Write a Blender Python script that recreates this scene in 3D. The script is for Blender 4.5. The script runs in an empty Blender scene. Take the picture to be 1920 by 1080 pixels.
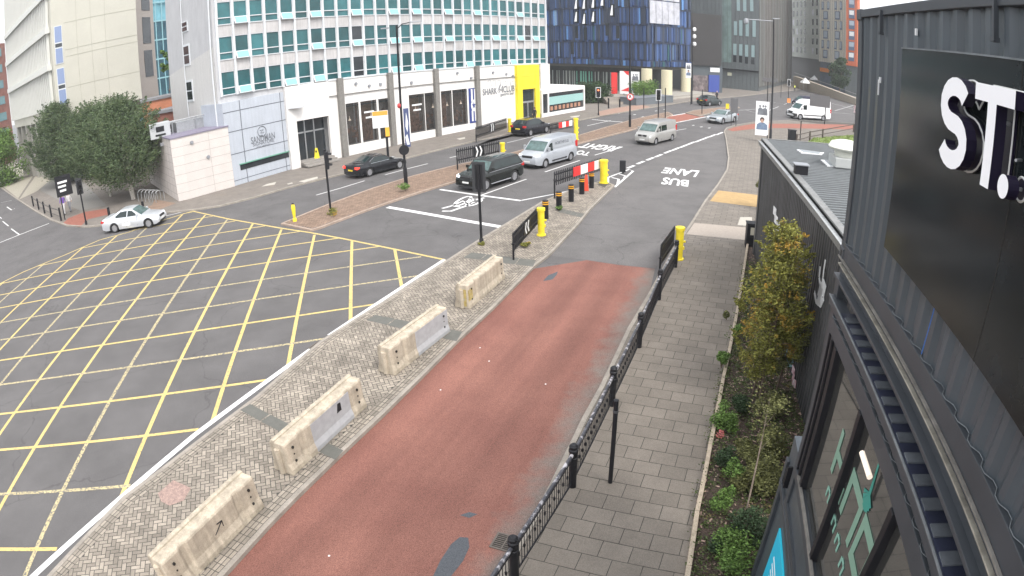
import bpy, bmesh, math, random
from mathutils import Vector, Matrix
D = bpy.data
SC = bpy.context.scene
COL = SC.collection
R = math.radians
# ---------------------------------------------------------------- camera
H = 9.0                    # camera height above the road
PITCH, ROLL, A1 = 0.3951, -0.0314, 0.8246
cd = D.cameras.new('camera'); cam = D.objects.new('camera', cd); COL.objects.link(cam)
SC.camera = cam
cd.type = 'PANO'
cd.sensor_fit = 'HORIZONTAL'; cd.sensor_width = 36.0; cd.sensor_height = 20.25
cd.clip_start = 0.05; cd.clip_end = 5000
_c = cd.cycles if hasattr(cd, 'cycles') and hasattr(cd.cycles, 'panorama_type') else cd
_c.panorama_type = 'FISHEYE_EQUISOLID'
_c.fisheye_lens = 18.0 / A1
_c.fisheye_fov = R(180)
cam.matrix_world = Matrix.Translation((0, 0, H)) @ Matrix.Rotation(math.pi/2 - PITCH, 4, 'X') @ Matrix.Rotation(ROLL, 4, 'Z')
# ---------------------------------------------------------------- sky and sun (bright overcast afternoon)
SUN_EL, SUN_AZ = R(52), R(148)       # azimuth measured clockwise from +Y
w = D.worlds.new('World'); SC.world = w; w.use_nodes = True
nt = w.node_tree; nt.nodes.clear()
o_ = nt.nodes.new('ShaderNodeOutputWorld'); b_ = nt.nodes.new('ShaderNodeBackground')
sk = nt.nodes.new('ShaderNodeTexSky'); sk.sky_type = 'NISHITA'; sk.sun_disc = False
sk.sun_elevation = SUN_EL; sk.sun_rotation = SUN_AZ
sk.air_density = 1.0; sk.dust_density = 6.0; sk.ozone_density = 1.0
hs = nt.nodes.new('ShaderNodeHueSaturation'); hs.inputs['Saturation'].default_value = 0.22
mx = nt.nodes.new('ShaderNodeMix'); mx.data_type = 'RGBA'; mx.inputs['Factor'].default_value = 0.6
mx.inputs['B'].default_value = (8.6, 8.8, 9.2, 1)       # the cloud layer
nt.links.new(sk.outputs[0], hs.inputs['Color']); nt.links.new(hs.outputs[0], mx.inputs['A'])
nt.links.new(mx.outputs['Result'], b_.inputs['Color']); b_.inputs['Strength'].default_value = 0.15
nt.links.new(b_.outputs[0], o_.inputs[0])
sl = D.lights.new('sun', 'SUN'); sun = D.objects.new('sun', sl); COL.objects.link(sun)
sl.energy = 1.2; sl.angle = R(24); sl.color = (1.0, 0.96, 0.9)
sd = Vector((math.sin(SUN_AZ)*math.cos(SUN_EL), math.cos(SUN_AZ)*math.cos(SUN_EL), math.sin(SUN_EL)))
sun.rotation_euler = sd.to_track_quat('Z', 'Y').to_euler(); sun.location = sd*80 + Vector((0, 30, 0))
SC.view_settings.view_transform = 'Standard'; SC.view_settings.look = 'None'
SC.view_settings.gamma = 1.0; SC.view_settings.use_curve_mapping = False
SC.view_settings.exposure = 0.87
SC.cycles.max_bounces = 6; SC.cycles.use_denoising = True
random.seed(7)
# ---------------------------------------------------------------- survey: where things stand, read through the lens model
def ray(px, py):
    x = (px-960)/960; y = -(py-540)/960
    r = math.hypot(x, y)+1e-12; th = 2*math.asin(r*A1/2)
    dx, dy, f = x/r*math.sin(th), y/r*math.sin(th), math.cos(th)
    cr, sr = math.cos(ROLL), math.sin(ROLL)
    dx, dy = cr*dx-sr*dy, sr*dx+cr*dy
    cp, sp = math.cos(PITCH), math.sin(PITCH)
    return Vector((dx, f*cp+dy*sp, -f*sp+dy*cp))
def G(px, py, z=0.0):
    d = ray(px, py); k = (H-z)/(-d.z); return Vector((d.x*k, d.y*k, z))
def pol(az, dist, z=0.0): return Vector((math.sin(R(az))*dist, math.cos(R(az))*dist, z))
def azof(px, py):
    d = ray(px, py); return math.degrees(math.atan2(d.x, d.y))
class Plane:                 # an upright plane through two ground points; s runs from A towards B, off is out towards the viewer
    def __init__(s, A, B, skew=0.0):
        s.A = Vector((A[0], A[1])); B = Vector((B[0], B[1])); s.t = (B-s.A).normalized(); s.skew = skew
        s.n = Vector((s.t.y, -s.t.x))
        if s.n.dot(-s.A) < 0: s.n = -s.n
        s.len = (B-s.A).length
    def at(s, px, py):
        d = ray(px, py); k = s.A.dot(s.n)/(d.x*s.n.x+d.y*s.n.y)
        p = Vector((d.x*k, d.y*k)); q = (p-s.A).dot(s.t); return q, H+d.z*k-s.skew*q
    def pt(s, q, z, off=0.0):
        p = s.A+s.t*q+s.n*off; return Vector((p.x, p.y, z+s.skew*q))
# ---------------------------------------------------------------- mesh building
class MB:
    def __init__(s): s.v = []; s.f = []; s.m = []; s.r = []; s.cur = 0; s.rn = None
    def face(s, pts, m=None, rn=None):
        i = len(s.v); s.v += [Vector(p) for p in pts]; s.f.append(tuple(range(i, i+len(pts))))
        s.m.append(s.cur if m is None else m); s.r.append(random.random() if rn is None else rn)
    def mesh(s, V, F, m=None, rn=None):
        i = len(s.v); s.v += [Vector(p) for p in V]
        rn = random.random() if rn is None else rn
        for f in F: s.f.append(tuple(i+k for k in f)); s.m.append(s.cur if m is None else m); s.r.append(rn)
    def hexa(s, b, t, m=None, rn=None):      # bottom ring b (4), top ring t (4)
        n = len(b)
        F = [tuple(range(n-1, -1, -1)), tuple(range(n, 2*n))]+[(k, (k+1) % n, n+(k+1) % n, n+k) for k in range(n)]
        s.mesh(list(b)+list(t), F, m, rn)
    def box(s, c, d, rz=0.0, m=None, rn=None):   # centre, full sizes
        M = Matrix.Rotation(rz, 3, 'Z'); c = Vector(c)
        q = [(-1, -1), (1, -1), (1, 1), (-1, 1)]
        b = [c+M@Vector((x*d[0]/2, y*d[1]/2, -d[2]/2)) for x, y in q]
        t = [c+M@Vector((x*d[0]/2, y*d[1]/2, d[2]/2)) for x, y in q]
        s.hexa(b, t, m, rn)
    def prism(s, poly, z0, z1, m=None, rn=None):
        s.hexa([(p[0], p[1], z0) for p in poly], [(p[0], p[1], z1) for p in poly], m, rn)
    def sheet(s, poly, z, m=None, rn=None): s.face([(p[0], p[1], z) for p in poly], m, rn)
    def tube(s, pts, r, n=8, cap=True, m=None, rn=None):   # pts polyline; r number or list
        pts = [Vector(p) for p in pts]; k = len(pts); rr = r if isinstance(r, (list, tuple)) else [r]*k
        V = []; 
        for i, p in enumerate(pts):
            d = (pts[min(i+1, k-1)]-pts[max(i-1, 0)]).normalized()
            a = Vector((0, 0, 1)) if abs(d.z) < .9 else Vector((1, 0, 0))
            u = d.cross(a).normalized(); w_ = d.cross(u)
            for j in range(n):
                t = 2*math.pi*j/n; V.append(p+(u*math.cos(t)+w_*math.sin(t))*rr[i])
        F = [(i*n+j, i*n+(j+1) % n, (i+1)*n+(j+1) % n, (i+1)*n+j) for i in range(k-1) for j in range(n)]
        if cap: F += [tuple(range(n-1, -1, -1)), tuple((k-1)*n+j for j in range(n))]
        s.mesh(V, F, m, rn)
    def lathe(s, c, prof, n=16, m=None):        # prof = [(r, z)...] about a vertical axis at c
        c = Vector(c); V = []; k = len(prof)
        for r, z in prof:
            for j in range(n):
                t = 2*math.pi*j/n; V.append(c+Vector((r*math.cos(t), r*math.sin(t), z)))
        F = [(i*n+j, i*n+(j+1) % n, (i+1)*n+(j+1) % n, (i+1)*n+j) for i in range(k-1) for j in range(n)]
        F += [tuple(range(n-1, -1, -1)), tuple((k-1)*n+j for j in range(n))]
        s.mesh(V, F, m)
    def ext(s, pts, vec, m=None, rn=None):      # a flat polygon given depth along vec
        vec = Vector(vec); p = [Vector(q) for q in pts]; s.hexa(p, [q+vec for q in p], m, rn)
    def wallbox(s, P, s0, s1, z0, z1, o0, o1, m=None, rn=None):   # box on an upright plane
        b = [P.pt(s0, z0, o0), P.pt(s1, z0, o0), P.pt(s1, z0, o1), P.pt(s0, z0, o1)]
        t = [P.pt(s0, z1, o0), P.pt(s1, z1, o0), P.pt(s1, z1, o1), P.pt(s0, z1, o1)]
        s.hexa(b, t, m, rn)
    def build(s, name, mat, parent=None, world=False, smooth=None, bevel=0, mods=None):
        me = D.meshes.new(name); V = s.v
        if parent is not None and world:
            inv = wm(parent).inverted(); V = [inv@v for v in V]
        me.from_pydata([tuple(v) for v in V], [], s.f)
        ms = mat if isinstance(mat, (list, tuple)) else [mat]
        for q in ms: me.materials.append(q)
        if len(ms) > 1: me.polygons.foreach_set('material_index', s.m)
        a = me.attributes.new('rnd', 'FLOAT', 'FACE'); a.data.foreach_set('value', s.r)
        bm = bmesh.new(); bm.from_mesh(me)
        if smooth is not None: bmesh.ops.remove_doubles(bm, verts=bm.verts, dist=1e-5)
        if len(s.f) < 20000: bmesh.ops.recalc_face_normals(bm, faces=bm.faces)
        if smooth is not None:
            for f in bm.faces: f.smooth = True
            for e in bm.edges:
                if len(e.link_faces) == 2: e.smooth = e.calc_face_angle(0) < R(smooth)
                else: e.smooth = False
        bm.to_mesh(me); bm.free()
        o = D.objects.new(name, me); COL.objects.link(o)
        if parent is not None: o.parent = parent
        if bevel:
            b = o.modifiers.new('bevel', 'BEVEL'); b.width = bevel; b.segments = 2; b.limit_method = 'ANGLE'; b.angle_limit = R(40)
        return o
def wm(o):
    M = o.matrix_basis.copy()
    while o.parent: o = o.parent; M = o.matrix_basis@M
    return M
def tag(o, label=None, cat=None, group=None, kind=None):
    if label: o['label'] = label
    if cat: o['category'] = cat
    if group: o['group'] = group
    if kind: o['kind'] = kind
    return o
def thing(name, label, cat, loc=(0, 0, 0), rz=0.0, group=None):
    o = D.objects.new(name, None); COL.objects.link(o); o.empty_display_size = .3
    o.location = loc; o.rotation_euler = (0, 0, rz); return tag(o, label, cat, group)
def copy_thing(o, loc, rz=0.0, label=None, parent=None):
    c = o.copy(); COL.objects.link(c)
    if parent is None: c.location = loc; c.rotation_euler = (0, 0, rz)
    else: c.parent = parent
    if label: c['label'] = label
    for ch in list(o.children): copy_thing(ch, None, parent=c)
    return c
def recenter(o):            # put a single-mesh thing's origin at its base
    me = o.data; n = len(me.vertices)
    mn = [min(v.co[i] for v in me.vertices) for i in range(3)]; mxx = [max(v.co[i] for v in me.vertices) for i in range(3)]
    c = Vector(((mn[0]+mxx[0])/2, (mn[1]+mxx[1])/2, mn[2])); me.transform(Matrix.Translation(-c)); o.location = c; return o
def textmesh(body, size, align='CENTER', extr=0.0, shear=0.0, offset=0.0):
    cu = D.curves.new('txt', 'FONT'); cu.body = body; cu.size = size; cu.align_x = align; cu.align_y = 'CENTER'
    cu.extrude = extr; cu.shear = shear; cu.offset = offset; cu.resolution_u = 3; cu.space_line = .9
    ob = D.objects.new('txt', cu); COL.objects.link(ob)
    dg = bpy.context.evaluated_depsgraph_get(); me = D.meshes.new_from_object(ob.evaluated_get(dg))
    V = [v.co.copy() for v in me.vertices]; F = [tuple(p.vertices) for p in me.polygons]
    D.objects.remove(ob); D.curves.remove(cu); D.meshes.remove(me); return V, F
def textobj(name, body, size, mat, M, parent=None, sx=1.0, sy=1.0, extr=0.002, **k):
    V, F = textmesh(body, size, extr=extr, **k)
    V = [M@Vector((v.x*sx, v.y*sy, v.z)) for v in V]
    b = MB(); b.mesh(V, F); return b.build(name, mat, parent, world=parent is not None)
def frameM(o, x, y, z):     # matrix with given axes
    M = Matrix.Identity(4)
    for i, a in enumerate((x, y, z)):
        a = Vector(a).normalized()
        for j in range(3): M[j][i] = a[j]
    for j in range(3): M[j][3] = o[j]
    return M
def wallM(P, s, z, off): return frameM(P.pt(s, z, off), (P.t.x, P.t.y, 0) if Vector((P.t.x, P.t.y, 0)).cross(Vector((0, 0, 1))).dot(Vector((P.n.x, P.n.y, 0))) > 0 else (-P.t.x, -P.t.y, 0), (0, 0, 1), (P.n.x, P.n.y, 0))
# ---------------------------------------------------------------- materials
def N(nt, t, **k):
    n = nt.nodes.new(t)
    for a, b in k.items():
        if a.startswith('i_'): n.inputs[a[2:].replace('_', ' ')].default_value = b
        else: setattr(n, a, b)
    return n
def mat(name, col, rough=.8, var=.0, scale=8.0, metal=0.0, bump=0.0, rnd=0.0, spec=.5, streak=0.0, coat=0.0, emit=None, alpha=None, dirt=None, grain=0.0):
    m = D.materials.new(name); m.use_nodes = True; nt = m.node_tree; bs = nt.nodes['Principled BSDF']; L = nt.links
    bs.inputs['Roughness'].default_value = rough; bs.inputs['Metallic'].default_value = metal
    bs.inputs['Specular IOR Level'].default_value = spec; bs.inputs['Coat Weight'].default_value = coat
    c = N(nt, 'ShaderNodeRGB'); c.outputs[0].default_value = (*col, 1); out = c.outputs[0]
    tc = N(nt, 'ShaderNodeTexCoord')
    def mulv(out, fac, amt):       # multiply by 1-amt .. 1+amt
        mr = N(nt, 'ShaderNodeMapRange'); mr.inputs['To Min'].default_value = 1-amt; mr.inputs['To Max'].default_value = 1+amt
        L.new(fac, mr.inputs['Value']); mm = N(nt, 'ShaderNodeMix', data_type='RGBA', blend_type='MULTIPLY'); mm.inputs['Factor'].default_value = 1
        L.new(out, mm.inputs['A']); L.new(mr.outputs[0], mm.inputs['B']); return mm.outputs['Result']
    if var:
        nz = N(nt, 'ShaderNodeTexNoise'); nz.inputs['Scale'].default_value = scale; nz.inputs['Detail'].default_value = 8; nz.inputs['Roughness'].default_value = .65
        L.new(tc.outputs['Object'], nz.inputs['Vector']); mr = N(nt, 'ShaderNodeMapRange'); mr.inputs['From Min'].default_value = .3; mr.inputs['From Max'].default_value = .7
        L.new(nz.outputs[0], mr.inputs['Value']); out = mulv(out, mr.outputs[0], var)
    if grain:
        nz2 = N(nt, 'ShaderNodeTexNoise'); nz2.inputs['Scale'].default_value = 60; nz2.inputs['Detail'].default_value = 3
        L.new(tc.outputs['Object'], nz2.inputs['Vector']); mr = N(nt, 'ShaderNodeMapRange'); mr.inputs['From Min'].default_value = .35; mr.inputs['From Max'].default_value = .65
        L.new(nz2.outputs[0], mr.inputs['Value']); out = mulv(out, mr.outputs[0], grain)
    if streak:
        mp = N(nt, 'ShaderNodeMapping'); mp.inputs['Scale'].default_value = (3, 3, .25); L.new(tc.outputs['Object'], mp.inputs['Vector'])
        nz3 = N(nt, 'ShaderNodeTexNoise'); nz3.inputs['Scale'].default_value = 2.0; nz3.inputs['Detail'].default_value = 6; L.new(mp.outputs[0], nz3.inputs['Vector'])
        mr = N(nt, 'ShaderNodeMapRange'); mr.inputs['From Min'].default_value = .3; mr.inputs['From Max'].default_value = .7
        L.new(nz3.outputs[0], mr.inputs['Value']); out = mulv(out, mr.outputs[0], streak)
    if rnd:
        at = N(nt, 'ShaderNodeAttribute', attribute_name='rnd'); out = mulv(out, at.outputs['Fac'], rnd)
    if dirt:          # (colour, threshold, scale): patches of another colour
        nz4 = N(nt, 'ShaderNodeTexNoise'); nz4.inputs['Scale'].default_value = dirt[2]; nz4.inputs['Detail'].default_value = 8; nz4.inputs['Roughness'].default_value = .7
        L.new(tc.outputs['Object'], nz4.inputs['Vector']); mr = N(nt, 'ShaderNodeMapRange'); mr.inputs['From Min'].default_value = dirt[1]; mr.inputs['From Max'].default_value = dirt[1]+.08
        L.new(nz4.outputs[0], mr.inputs['Value']); mm = N(nt, 'ShaderNodeMix', data_type='RGBA'); mm.inputs['B'].default_value = (*dirt[0], 1)
        L.new(mr.outputs[0], mm.inputs['Factor']); L.new(out, mm.inputs['A']); out = mm.outputs['Result']
    L.new(out, bs.inputs['Base Color'])
    if bump:
        nb = N(nt, 'ShaderNodeTexNoise'); nb.inputs['Scale'].default_value = scale*3; nb.inputs['Detail'].default_value = 4
        L.new(tc.outputs['Object'], nb.inputs['Vector']); bn = N(nt, 'ShaderNodeBump'); bn.inputs['Strength'].default_value = bump; bn.inputs['Distance'].default_value = .02
        L.new(nb.outputs[0], bn.inputs['Height']); L.new(bn.outputs[0], bs.inputs['Normal'])
    if emit: bs.inputs['Emission Color'].default_value = (*emit[0], 1); bs.inputs['Emission Strength'].default_value = emit[1]
    if alpha is not None: bs.inputs['Alpha'].default_value = alpha
    return m
def asphalt(name, col, cracks=True, tint=None):
    m = mat(name, col, .9, var=.17, scale=.5, grain=.32, bump=.25, spec=.35); nt = m.node_tree; L = nt.links; bs = nt.nodes['Principled BSDF']
    src = bs.inputs['Base Color'].links[0].from_socket; tc = N(nt, 'ShaderNodeTexCoord')
    nz = N(nt, 'ShaderNodeTexNoise'); nz.inputs['Scale'].default_value = .8; nz.inputs['Detail'].default_value = 5; L.new(tc.outputs['Object'], nz.inputs['Vector'])
    ad = N(nt, 'ShaderNodeVectorMath', operation='MULTIPLY_ADD'); L.new(nz.outputs['Color'], ad.inputs[0]); ad.inputs[1].default_value = (1.6, 1.6, 1.6); L.new(tc.outputs['Object'], ad.inputs[2])
    vo = N(nt, 'ShaderNodeTexVoronoi', feature='DISTANCE_TO_EDGE'); vo.inputs['Scale'].default_value = .16; L.new(ad.outputs[0], vo.inputs['Vector'])
    mr = N(nt, 'ShaderNodeMapRange'); mr.inputs['From Min'].default_value = 0; mr.inputs['From Max'].default_value = .006; mr.inputs['To Min'].default_value = .74; mr.inputs['To Max'].default_value = 1
    L.new(vo.outputs['Distance'], mr.inputs['Value'])
    mm = N(nt, 'ShaderNodeMix', data_type='RGBA', blend_type='MULTIPLY'); mm.inputs['Factor'].default_value = 1 if cracks else 0
    L.new(src, mm.inputs['A']); L.new(mr.outputs[0], mm.inputs['B']); L.new(mm.outputs['Result'], bs.inputs['Base Color'])
    return m
def worn(name, col, under, thr=.62, scale=9.0):   # road paint worn through to the surface below
    m = mat(name, col, .7, var=.10, scale=1.2, grain=.12, dirt=(under, thr, scale)); return m
AS = (.078, .080, .084)
M = {}
M['asphalt'] = asphalt('asphalt', (.112, .106, .105)); M['far_ground'] = mat('far_ground', (.12, .12, .12), .9, var=.15, scale=.05)
M['asphalt_old'] = asphalt('asphalt_old', (.127, .120, .117))
M['patch'] = mat('asphalt_patch', (.072, .078, .088), .9, var=.1, grain=.25)
M['yellow_paint'] = worn('yellow_road_paint', (.56, .43, .16), (.12, .117, .112), .545, 14)
M['yellow_paint_b'] = worn('worn_yellow_paint', (.48, .40, .22), (.12, .117, .112), .485, 13)
M['white_paint'] = worn('white_road_paint', (.66, .65, .64), (.17, .17, .17), .70, 10)
M['kerb'] = mat('kerb_stone', (.28, .25, .215), .9, var=.22, scale=2.5, grain=.15, dirt=((.17, .16, .13), .62, 3))
M['grout'] = mat('paving_joint', (.065, .06, .052), .95, var=.3, scale=4)
M['setts'] = mat('block_paving', (.265, .23, .19), .9, var=.25, scale=.9, rnd=.26, grain=.14)
M['flags'] = mat('paving_flags', (.178, .155, .13), .92, var=.15, scale=.8, rnd=.09, grain=.14, dirt=((.15, .14, .125), .66, 2.2))
M['flagsfar'] = mat('small_paving', (.19, .167, .143), .92, var=.12, scale=1.5, rnd=.10, grain=.1)
M['brickpave'] = mat('brown_block_paving', (.24, .165, .12), .92, var=.2, scale=2, rnd=.18, grain=.15, dirt=((.22, .17, .12), .62, 1.2))
M['tactile_red'] = mat('red_tactile', (.27, .10, .07), .9, var=.15, scale=3, grain=.1)
M['tactile_buff'] = mat('buff_tactile', (.40, .27, .125), .9, var=.12, scale=3, grain=.1)
M['darkslab'] = mat('dark_slab', (.12, .118, .105), .9, var=.12, scale=4, grain=.1)
M['concrete'] = mat('barrier_concrete', (.40, .345, .27), .9, var=.22, scale=4, bump=.4, streak=.22, grain=.13, dirt=((.33, .27, .18), .66, 2.5))
M['greypaint'] = mat('grey_overpaint', (.36, .36, .37), .8, var=.12, scale=5, dirt=((.44, .38, .3), .68, 4))
M['lichen'] = mat('mossy_concrete', (.40, .31, .11), .95, var=.3, scale=9, dirt=((.36, .34, .26), .55, 7))
M['hole'] = mat('dark_hole', (.02, .018, .015), .9)
M['black'] = mat('black_paint', (.014, .014, .017), .5, var=.2, scale=6, spec=.3)
M['blackworn'] = mat('worn_black_rail', (.05, .05, .06), .4, var=.3, scale=6, dirt=((.5, .48, .5), .52, 4))
M['steel'] = mat('galvanised_steel', (.42, .43, .44), .45, metal=.7, var=.15)
M['yellow'] = mat('yellow_enamel', (.78, .62, .03), .5, var=.1, scale=5, dirt=((.45, .38, .15), .70, 5))
M['red'] = mat('red_reflective', (.70, .03, .03), .5); M['white'] = mat('white_board', (.80, .80, .80), .5)
M['orange_band'] = mat('amber_band', (.75, .36, .02), .5)
M['timber'] = mat('weathered_timber', (.40, .33, .25), .9, var=.2, scale=5, grain=.2)
M['mulch'] = mat('bark_mulch', (.115, .08, .062), .95, var=.45, scale=16, bump=.8, rnd=.4, grain=.5)
M['grass'] = mat('grass', (.15, .20, .05), .95, var=.3, scale=6, rnd=.5)
# ================================================================ THE GROUND
def clip(subj, cl):          # subject polygon cut to a convex polygon (2D lists)
    def area(p): return sum(p[i][0]*p[(i+1) % len(p)][1]-p[(i+1) % len(p)][0]*p[i][1] for i in range(len(p)))
    if area(cl) < 0: cl = cl[::-1]
    out = list(subj)
    for i in range(len(cl)):
        a, b = cl[i], cl[(i+1) % len(cl)]; inp, out = out, []
        if not inp: return []
        def side(p): return (b[0]-a[0])*(p[1]-a[1])-(b[1]-a[1])*(p[0]-a[0])
        for j in range(len(inp)):
            p, q = inp[j-1], inp[j]; sp_, sq = side(p), side(q)
            if sp_*sq < 0:
                t = sp_/(sp_-sq); out.append((p[0]+(q[0]-p[0])*t, p[1]+(q[1]-p[1])*t))
            if sq >= 0: out.append((q[0], q[1]))
    return out
def inside(p, poly):
    c = False
    for i in range(len(poly)):
        a, b = poly[i-1], poly[i]
        if (a[1] > p[1]) != (b[1] > p[1]) and p[0] < (b[0]-a[0])*(p[1]-a[1])/(b[1]-a[1])+a[0]: c = not c
    return c
def gl(L): return [G(*p).to_2d() for p in L]
def extend(a, b, d): v = (b-a).normalized(); return b+v*d
def carea(p): return sum(p[i][0]*p[(i+1) % len(p)][1]-p[(i+1) % len(p)][0]*p[i][1] for i in range(len(p)))/2
def inset(poly, d):
    n = len(poly); s = 1 if carea(poly) > 0 else -1; out = []
    for i in range(n):
        a, b, c = Vector(poly[i-1]), Vector(poly[i]), Vector(poly[(i+1) % n])
        u = (b-a).normalized(); v = (c-b).normalized(); nu = Vector((-u.y, u.x))*s; nv = Vector((-v.y, v.x))*s
        m = (nu+nv); m = m.normalized() if m.length > 1e-6 else nu
        out.append(b+m*(d/max(.35, m.dot(nu))))
    return out
def line_off(L, d):          # polyline moved sideways (positive = left of travel)
    out = []
    for i, p in enumerate(L):
        a = L[max(0, i-1)]; b = L[min(len(L)-1, i+1)]; v = (Vector(b)-Vector(a)).normalized(); out.append(Vector(p)+Vector((-v.y, v.x))*d)
    return out
def strip(mb, L, w0, w1, z, m=None, rn=None):
    a, b = line_off(L, w0), line_off(L, w1)
    for i in range(len(L)-1):
        mb.face([(*a[i], z), (*a[i+1], z), (*b[i+1], z), (*b[i], z)], m, rn)
def kerbed(name, poly, z, mtop, kw=.14, kz=.008, mk=None, dz=None):
    mb = MB(); ins = inset(poly, kw); n = len(poly); zt = z+kz
    for i in range(n):
        j = (i+1) % n
        mb.face([(*poly[i], -.1), (*poly[j], -.1), (*poly[j], zt), (*poly[i], zt)])
        mb.face([(*poly[i], zt), (*poly[j], zt), (*ins[j], zt), (*ins[i], zt)])
        mb.face([(*ins[i], zt), (*ins[j], zt), (*ins[j], z-.02), (*ins[i], z-.02)])
    tag(mb.build(name+'_kerb', mk or M['kerb']), kind='structure')
    mb = MB(); mb.sheet(ins, z); return tag(mb.build(name, mtop), kind='structure'), ins
mb = MB(); mb.sheet([(-900, -300), (900, -300), (900, 1500), (-900, 1500)], -.012)
tag(mb.build('ground', M['far_ground']), kind='structure')
mb = MB(); mb.sheet([(-140, -40), (190, -40), (190, 330), (-140, 330)], 0.0)
tag(mb.build('road', M['asphalt']), kind='structure')
# ---- island of block paving between the box junction and the red lane
LK = gl([(142.6, 1031), (233, 937), (300, 887), (481.5, 748), (601, 644), (734, 560), (800, 516), (897, 453), (942, 426), (1017, 380), (1062, 362), (1130, 340)])
RK = gl([(433.7, 1072.5), (505, 993), (560, 936), (630, 867.5), (721, 781), (789, 714), (857.5, 645), (926, 581), (1001, 504), (1032, 480), (1086, 422), (1105, 397), (1152.5, 350)])
LK = [extend(LK[1], LK[0], 9)]+LK; RK = [extend(RK[1], RK[0], 10)]+RK
isl = LK+RK[::-1]
if carea(isl) < 0: isl = isl[::-1]
kerbed('paved_island', isl, .10, M['grout'], kw=.13)
ins = inset(isl, .45)
kd = (RK[8]-RK[3]).normalized(); kn = Vector((-kd.y, kd.x)); O = RK[3]
mb = MB(); bw, bl, gp = .118, .236, .018
def addblock(mb, poly, c, ang, l, w_, z, g=gp):
    u = Vector((math.cos(ang), math.sin(ang))); v = Vector((-u.y, u.x))
    q = [c+u*(l/2-g/2)+v*(w_/2-g/2), c-u*(l/2-g/2)+v*(w_/2-g/2), c-u*(l/2-g/2)-v*(w_/2-g/2), c+u*(l/2-g/2)-v*(w_/2-g/2)]
    q = [tuple(x) for x in q]
    if poly is not None:
        q = clip(poly, q)
        if len(q) < 3 or abs(carea(q)) < .002: return
    mb.sheet(q, z+random.uniform(0, .003))
base = math.atan2(kd.y, kd.x)+math.pi/4
U = Vector((math.cos(base), math.sin(base))); V_ = Vector((-U.y, U.x))
inspoly = [tuple(p) for p in ins]
bbx = [p[0] for p in ins]; bby = [p[1] for p in ins]
for i in range(-170, 260):
    for j in range(-170, 260):
        # herringbone: lay pairs on a diagonal lattice
        k = (i-j) % 4
        if k == 0: c = O+U*((i+1)*bw)+V_*((j+.5)*bw); a = base
        elif k == 3: c = O+U*((i+.5)*bw)+V_*((j+1)*bw); a = base+math.pi/2
        else: continue
        if not (min(bbx)-.2 < c.x < max(bbx)+.2 and min(bby)-.2 < c.y < max(bby)+.2): continue
        if k == 3: pass
        if inside(c, inspoly) and all(inside(c+Vector(q), inspoly) for q in ((.16, 0), (-.16, 0), (0, .16), (0, -.16))): addblock(mb, None, c, a, bl, bw, .106)
        elif abs(c.y) < 60: addblock(mb, inspoly, c, a, bl, bw, .106)
for L_, sg in ((LK, -1), (RK, 1)):      # three border courses beside each kerb
    for cidx in range(3):
        Lo = line_off(L_, sg*(.135+.052+cidx*.105)); s0 = cidx*.11
        for i in range(len(Lo)-1):
            a, b = Lo[i], Lo[i+1]; ln = (b-a).length; u = (b-a)/ln; k = int(ln/.21)
            for q in range(k): addblock(mb, None, a+u*((q+.5)*ln/k), math.atan2(u.y, u.x), ln/k, .103, .106)
tag(mb.build('block_paving', M['setts']), kind='structure')
mb = MB()
for q in ([(449, 768), (468, 757), (645, 845), (630, 863)], [(686, 600), (703, 590), (868, 622), (857, 640)], [(868, 483), (884, 473), (1006, 488), (1000, 500)], [(1045, 397), (1053, 391), (1096, 401), (1090, 408)]):
    P4 = [G(*p, z=.114) for p in q]; 
    for k in range(4):
        a = P4[0].lerp(P4[3], k/4+.006); b = P4[0].lerp(P4[3], (k+1)/4-.006); c = P4[1].lerp(P4[2], (k+1)/4-.006); d = P4[1].lerp(P4[2], k/4+.006)
        mb.face([a, b, c, d])
q = [(296, 925), (325, 900), (358, 915), (345, 938), (318, 948), (302, 940)]
tag(mb.build('dark_paving_band', M['darkslab']), kind='structure')
mb = MB(); mb.face([G(*p, z=.1135) for p in q]); tag(mb.build('sunken_cover', mat('pinkish_cover', (.30, .21, .18), .9, var=.3, scale=9, grain=.3)), kind='structure')
# ---- red bus lane surface: worn towards the right-hand kerb
red = D.materials.new('red_lane_surface'); red.use_nodes = True; nt = red.node_tree; L = nt.links; bs = nt.nodes['Principled BSDF']; bs.inputs['Roughness'].default_value = .88; bs.inputs['Specular IOR Level'].default_value = .35
tc = N(nt, 'ShaderNodeTexCoord'); EN = (G(1027, 921)-G(1176, 621)).to_2d(); EN = Vector((-EN.y, EN.x)).normalized()
if EN.dot(RK[3]-G(1027, 921).to_2d()) < 0: EN = -EN
e0 = G(1027, 921).to_2d()
dt = N(nt, 'ShaderNodeVectorMath', operation='DOT_PRODUCT'); dt.inputs[1].default_value = (EN.x, EN.y, 0); L.new(tc.outputs['Object'], dt.inputs[0])
nz = N(nt, 'ShaderNodeTexNoise'); nz.inputs['Scale'].default_value = 1.1; nz.inputs['Detail'].default_value = 9; nz.inputs['Roughness'].default_value = .68; L.new(tc.outputs['Object'], nz.inputs['Vector'])
sb = N(nt, 'ShaderNodeMath', operation='MULTIPLY_ADD'); L.new(nz.outputs[0], sb.inputs[0]); sb.inputs[1].default_value = 2.0; L.new(dt.outputs['Value'], sb.inputs[2])
mr = N(nt, 'ShaderNodeMapRange'); edge = EN.dot(e0); mr.inputs['From Min'].default_value = edge+.0+1.0; mr.inputs['From Max'].default_value = edge+.75+1.0; L.new(sb.outputs[0], mr.inputs['Value'])
nz2 = N(nt, 'ShaderNodeTexNoise'); nz2.inputs['Scale'].default_value = .45; nz2.inputs['Detail'].default_value = 7; L.new(tc.outputs['Object'], nz2.inputs['Vector'])
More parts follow.
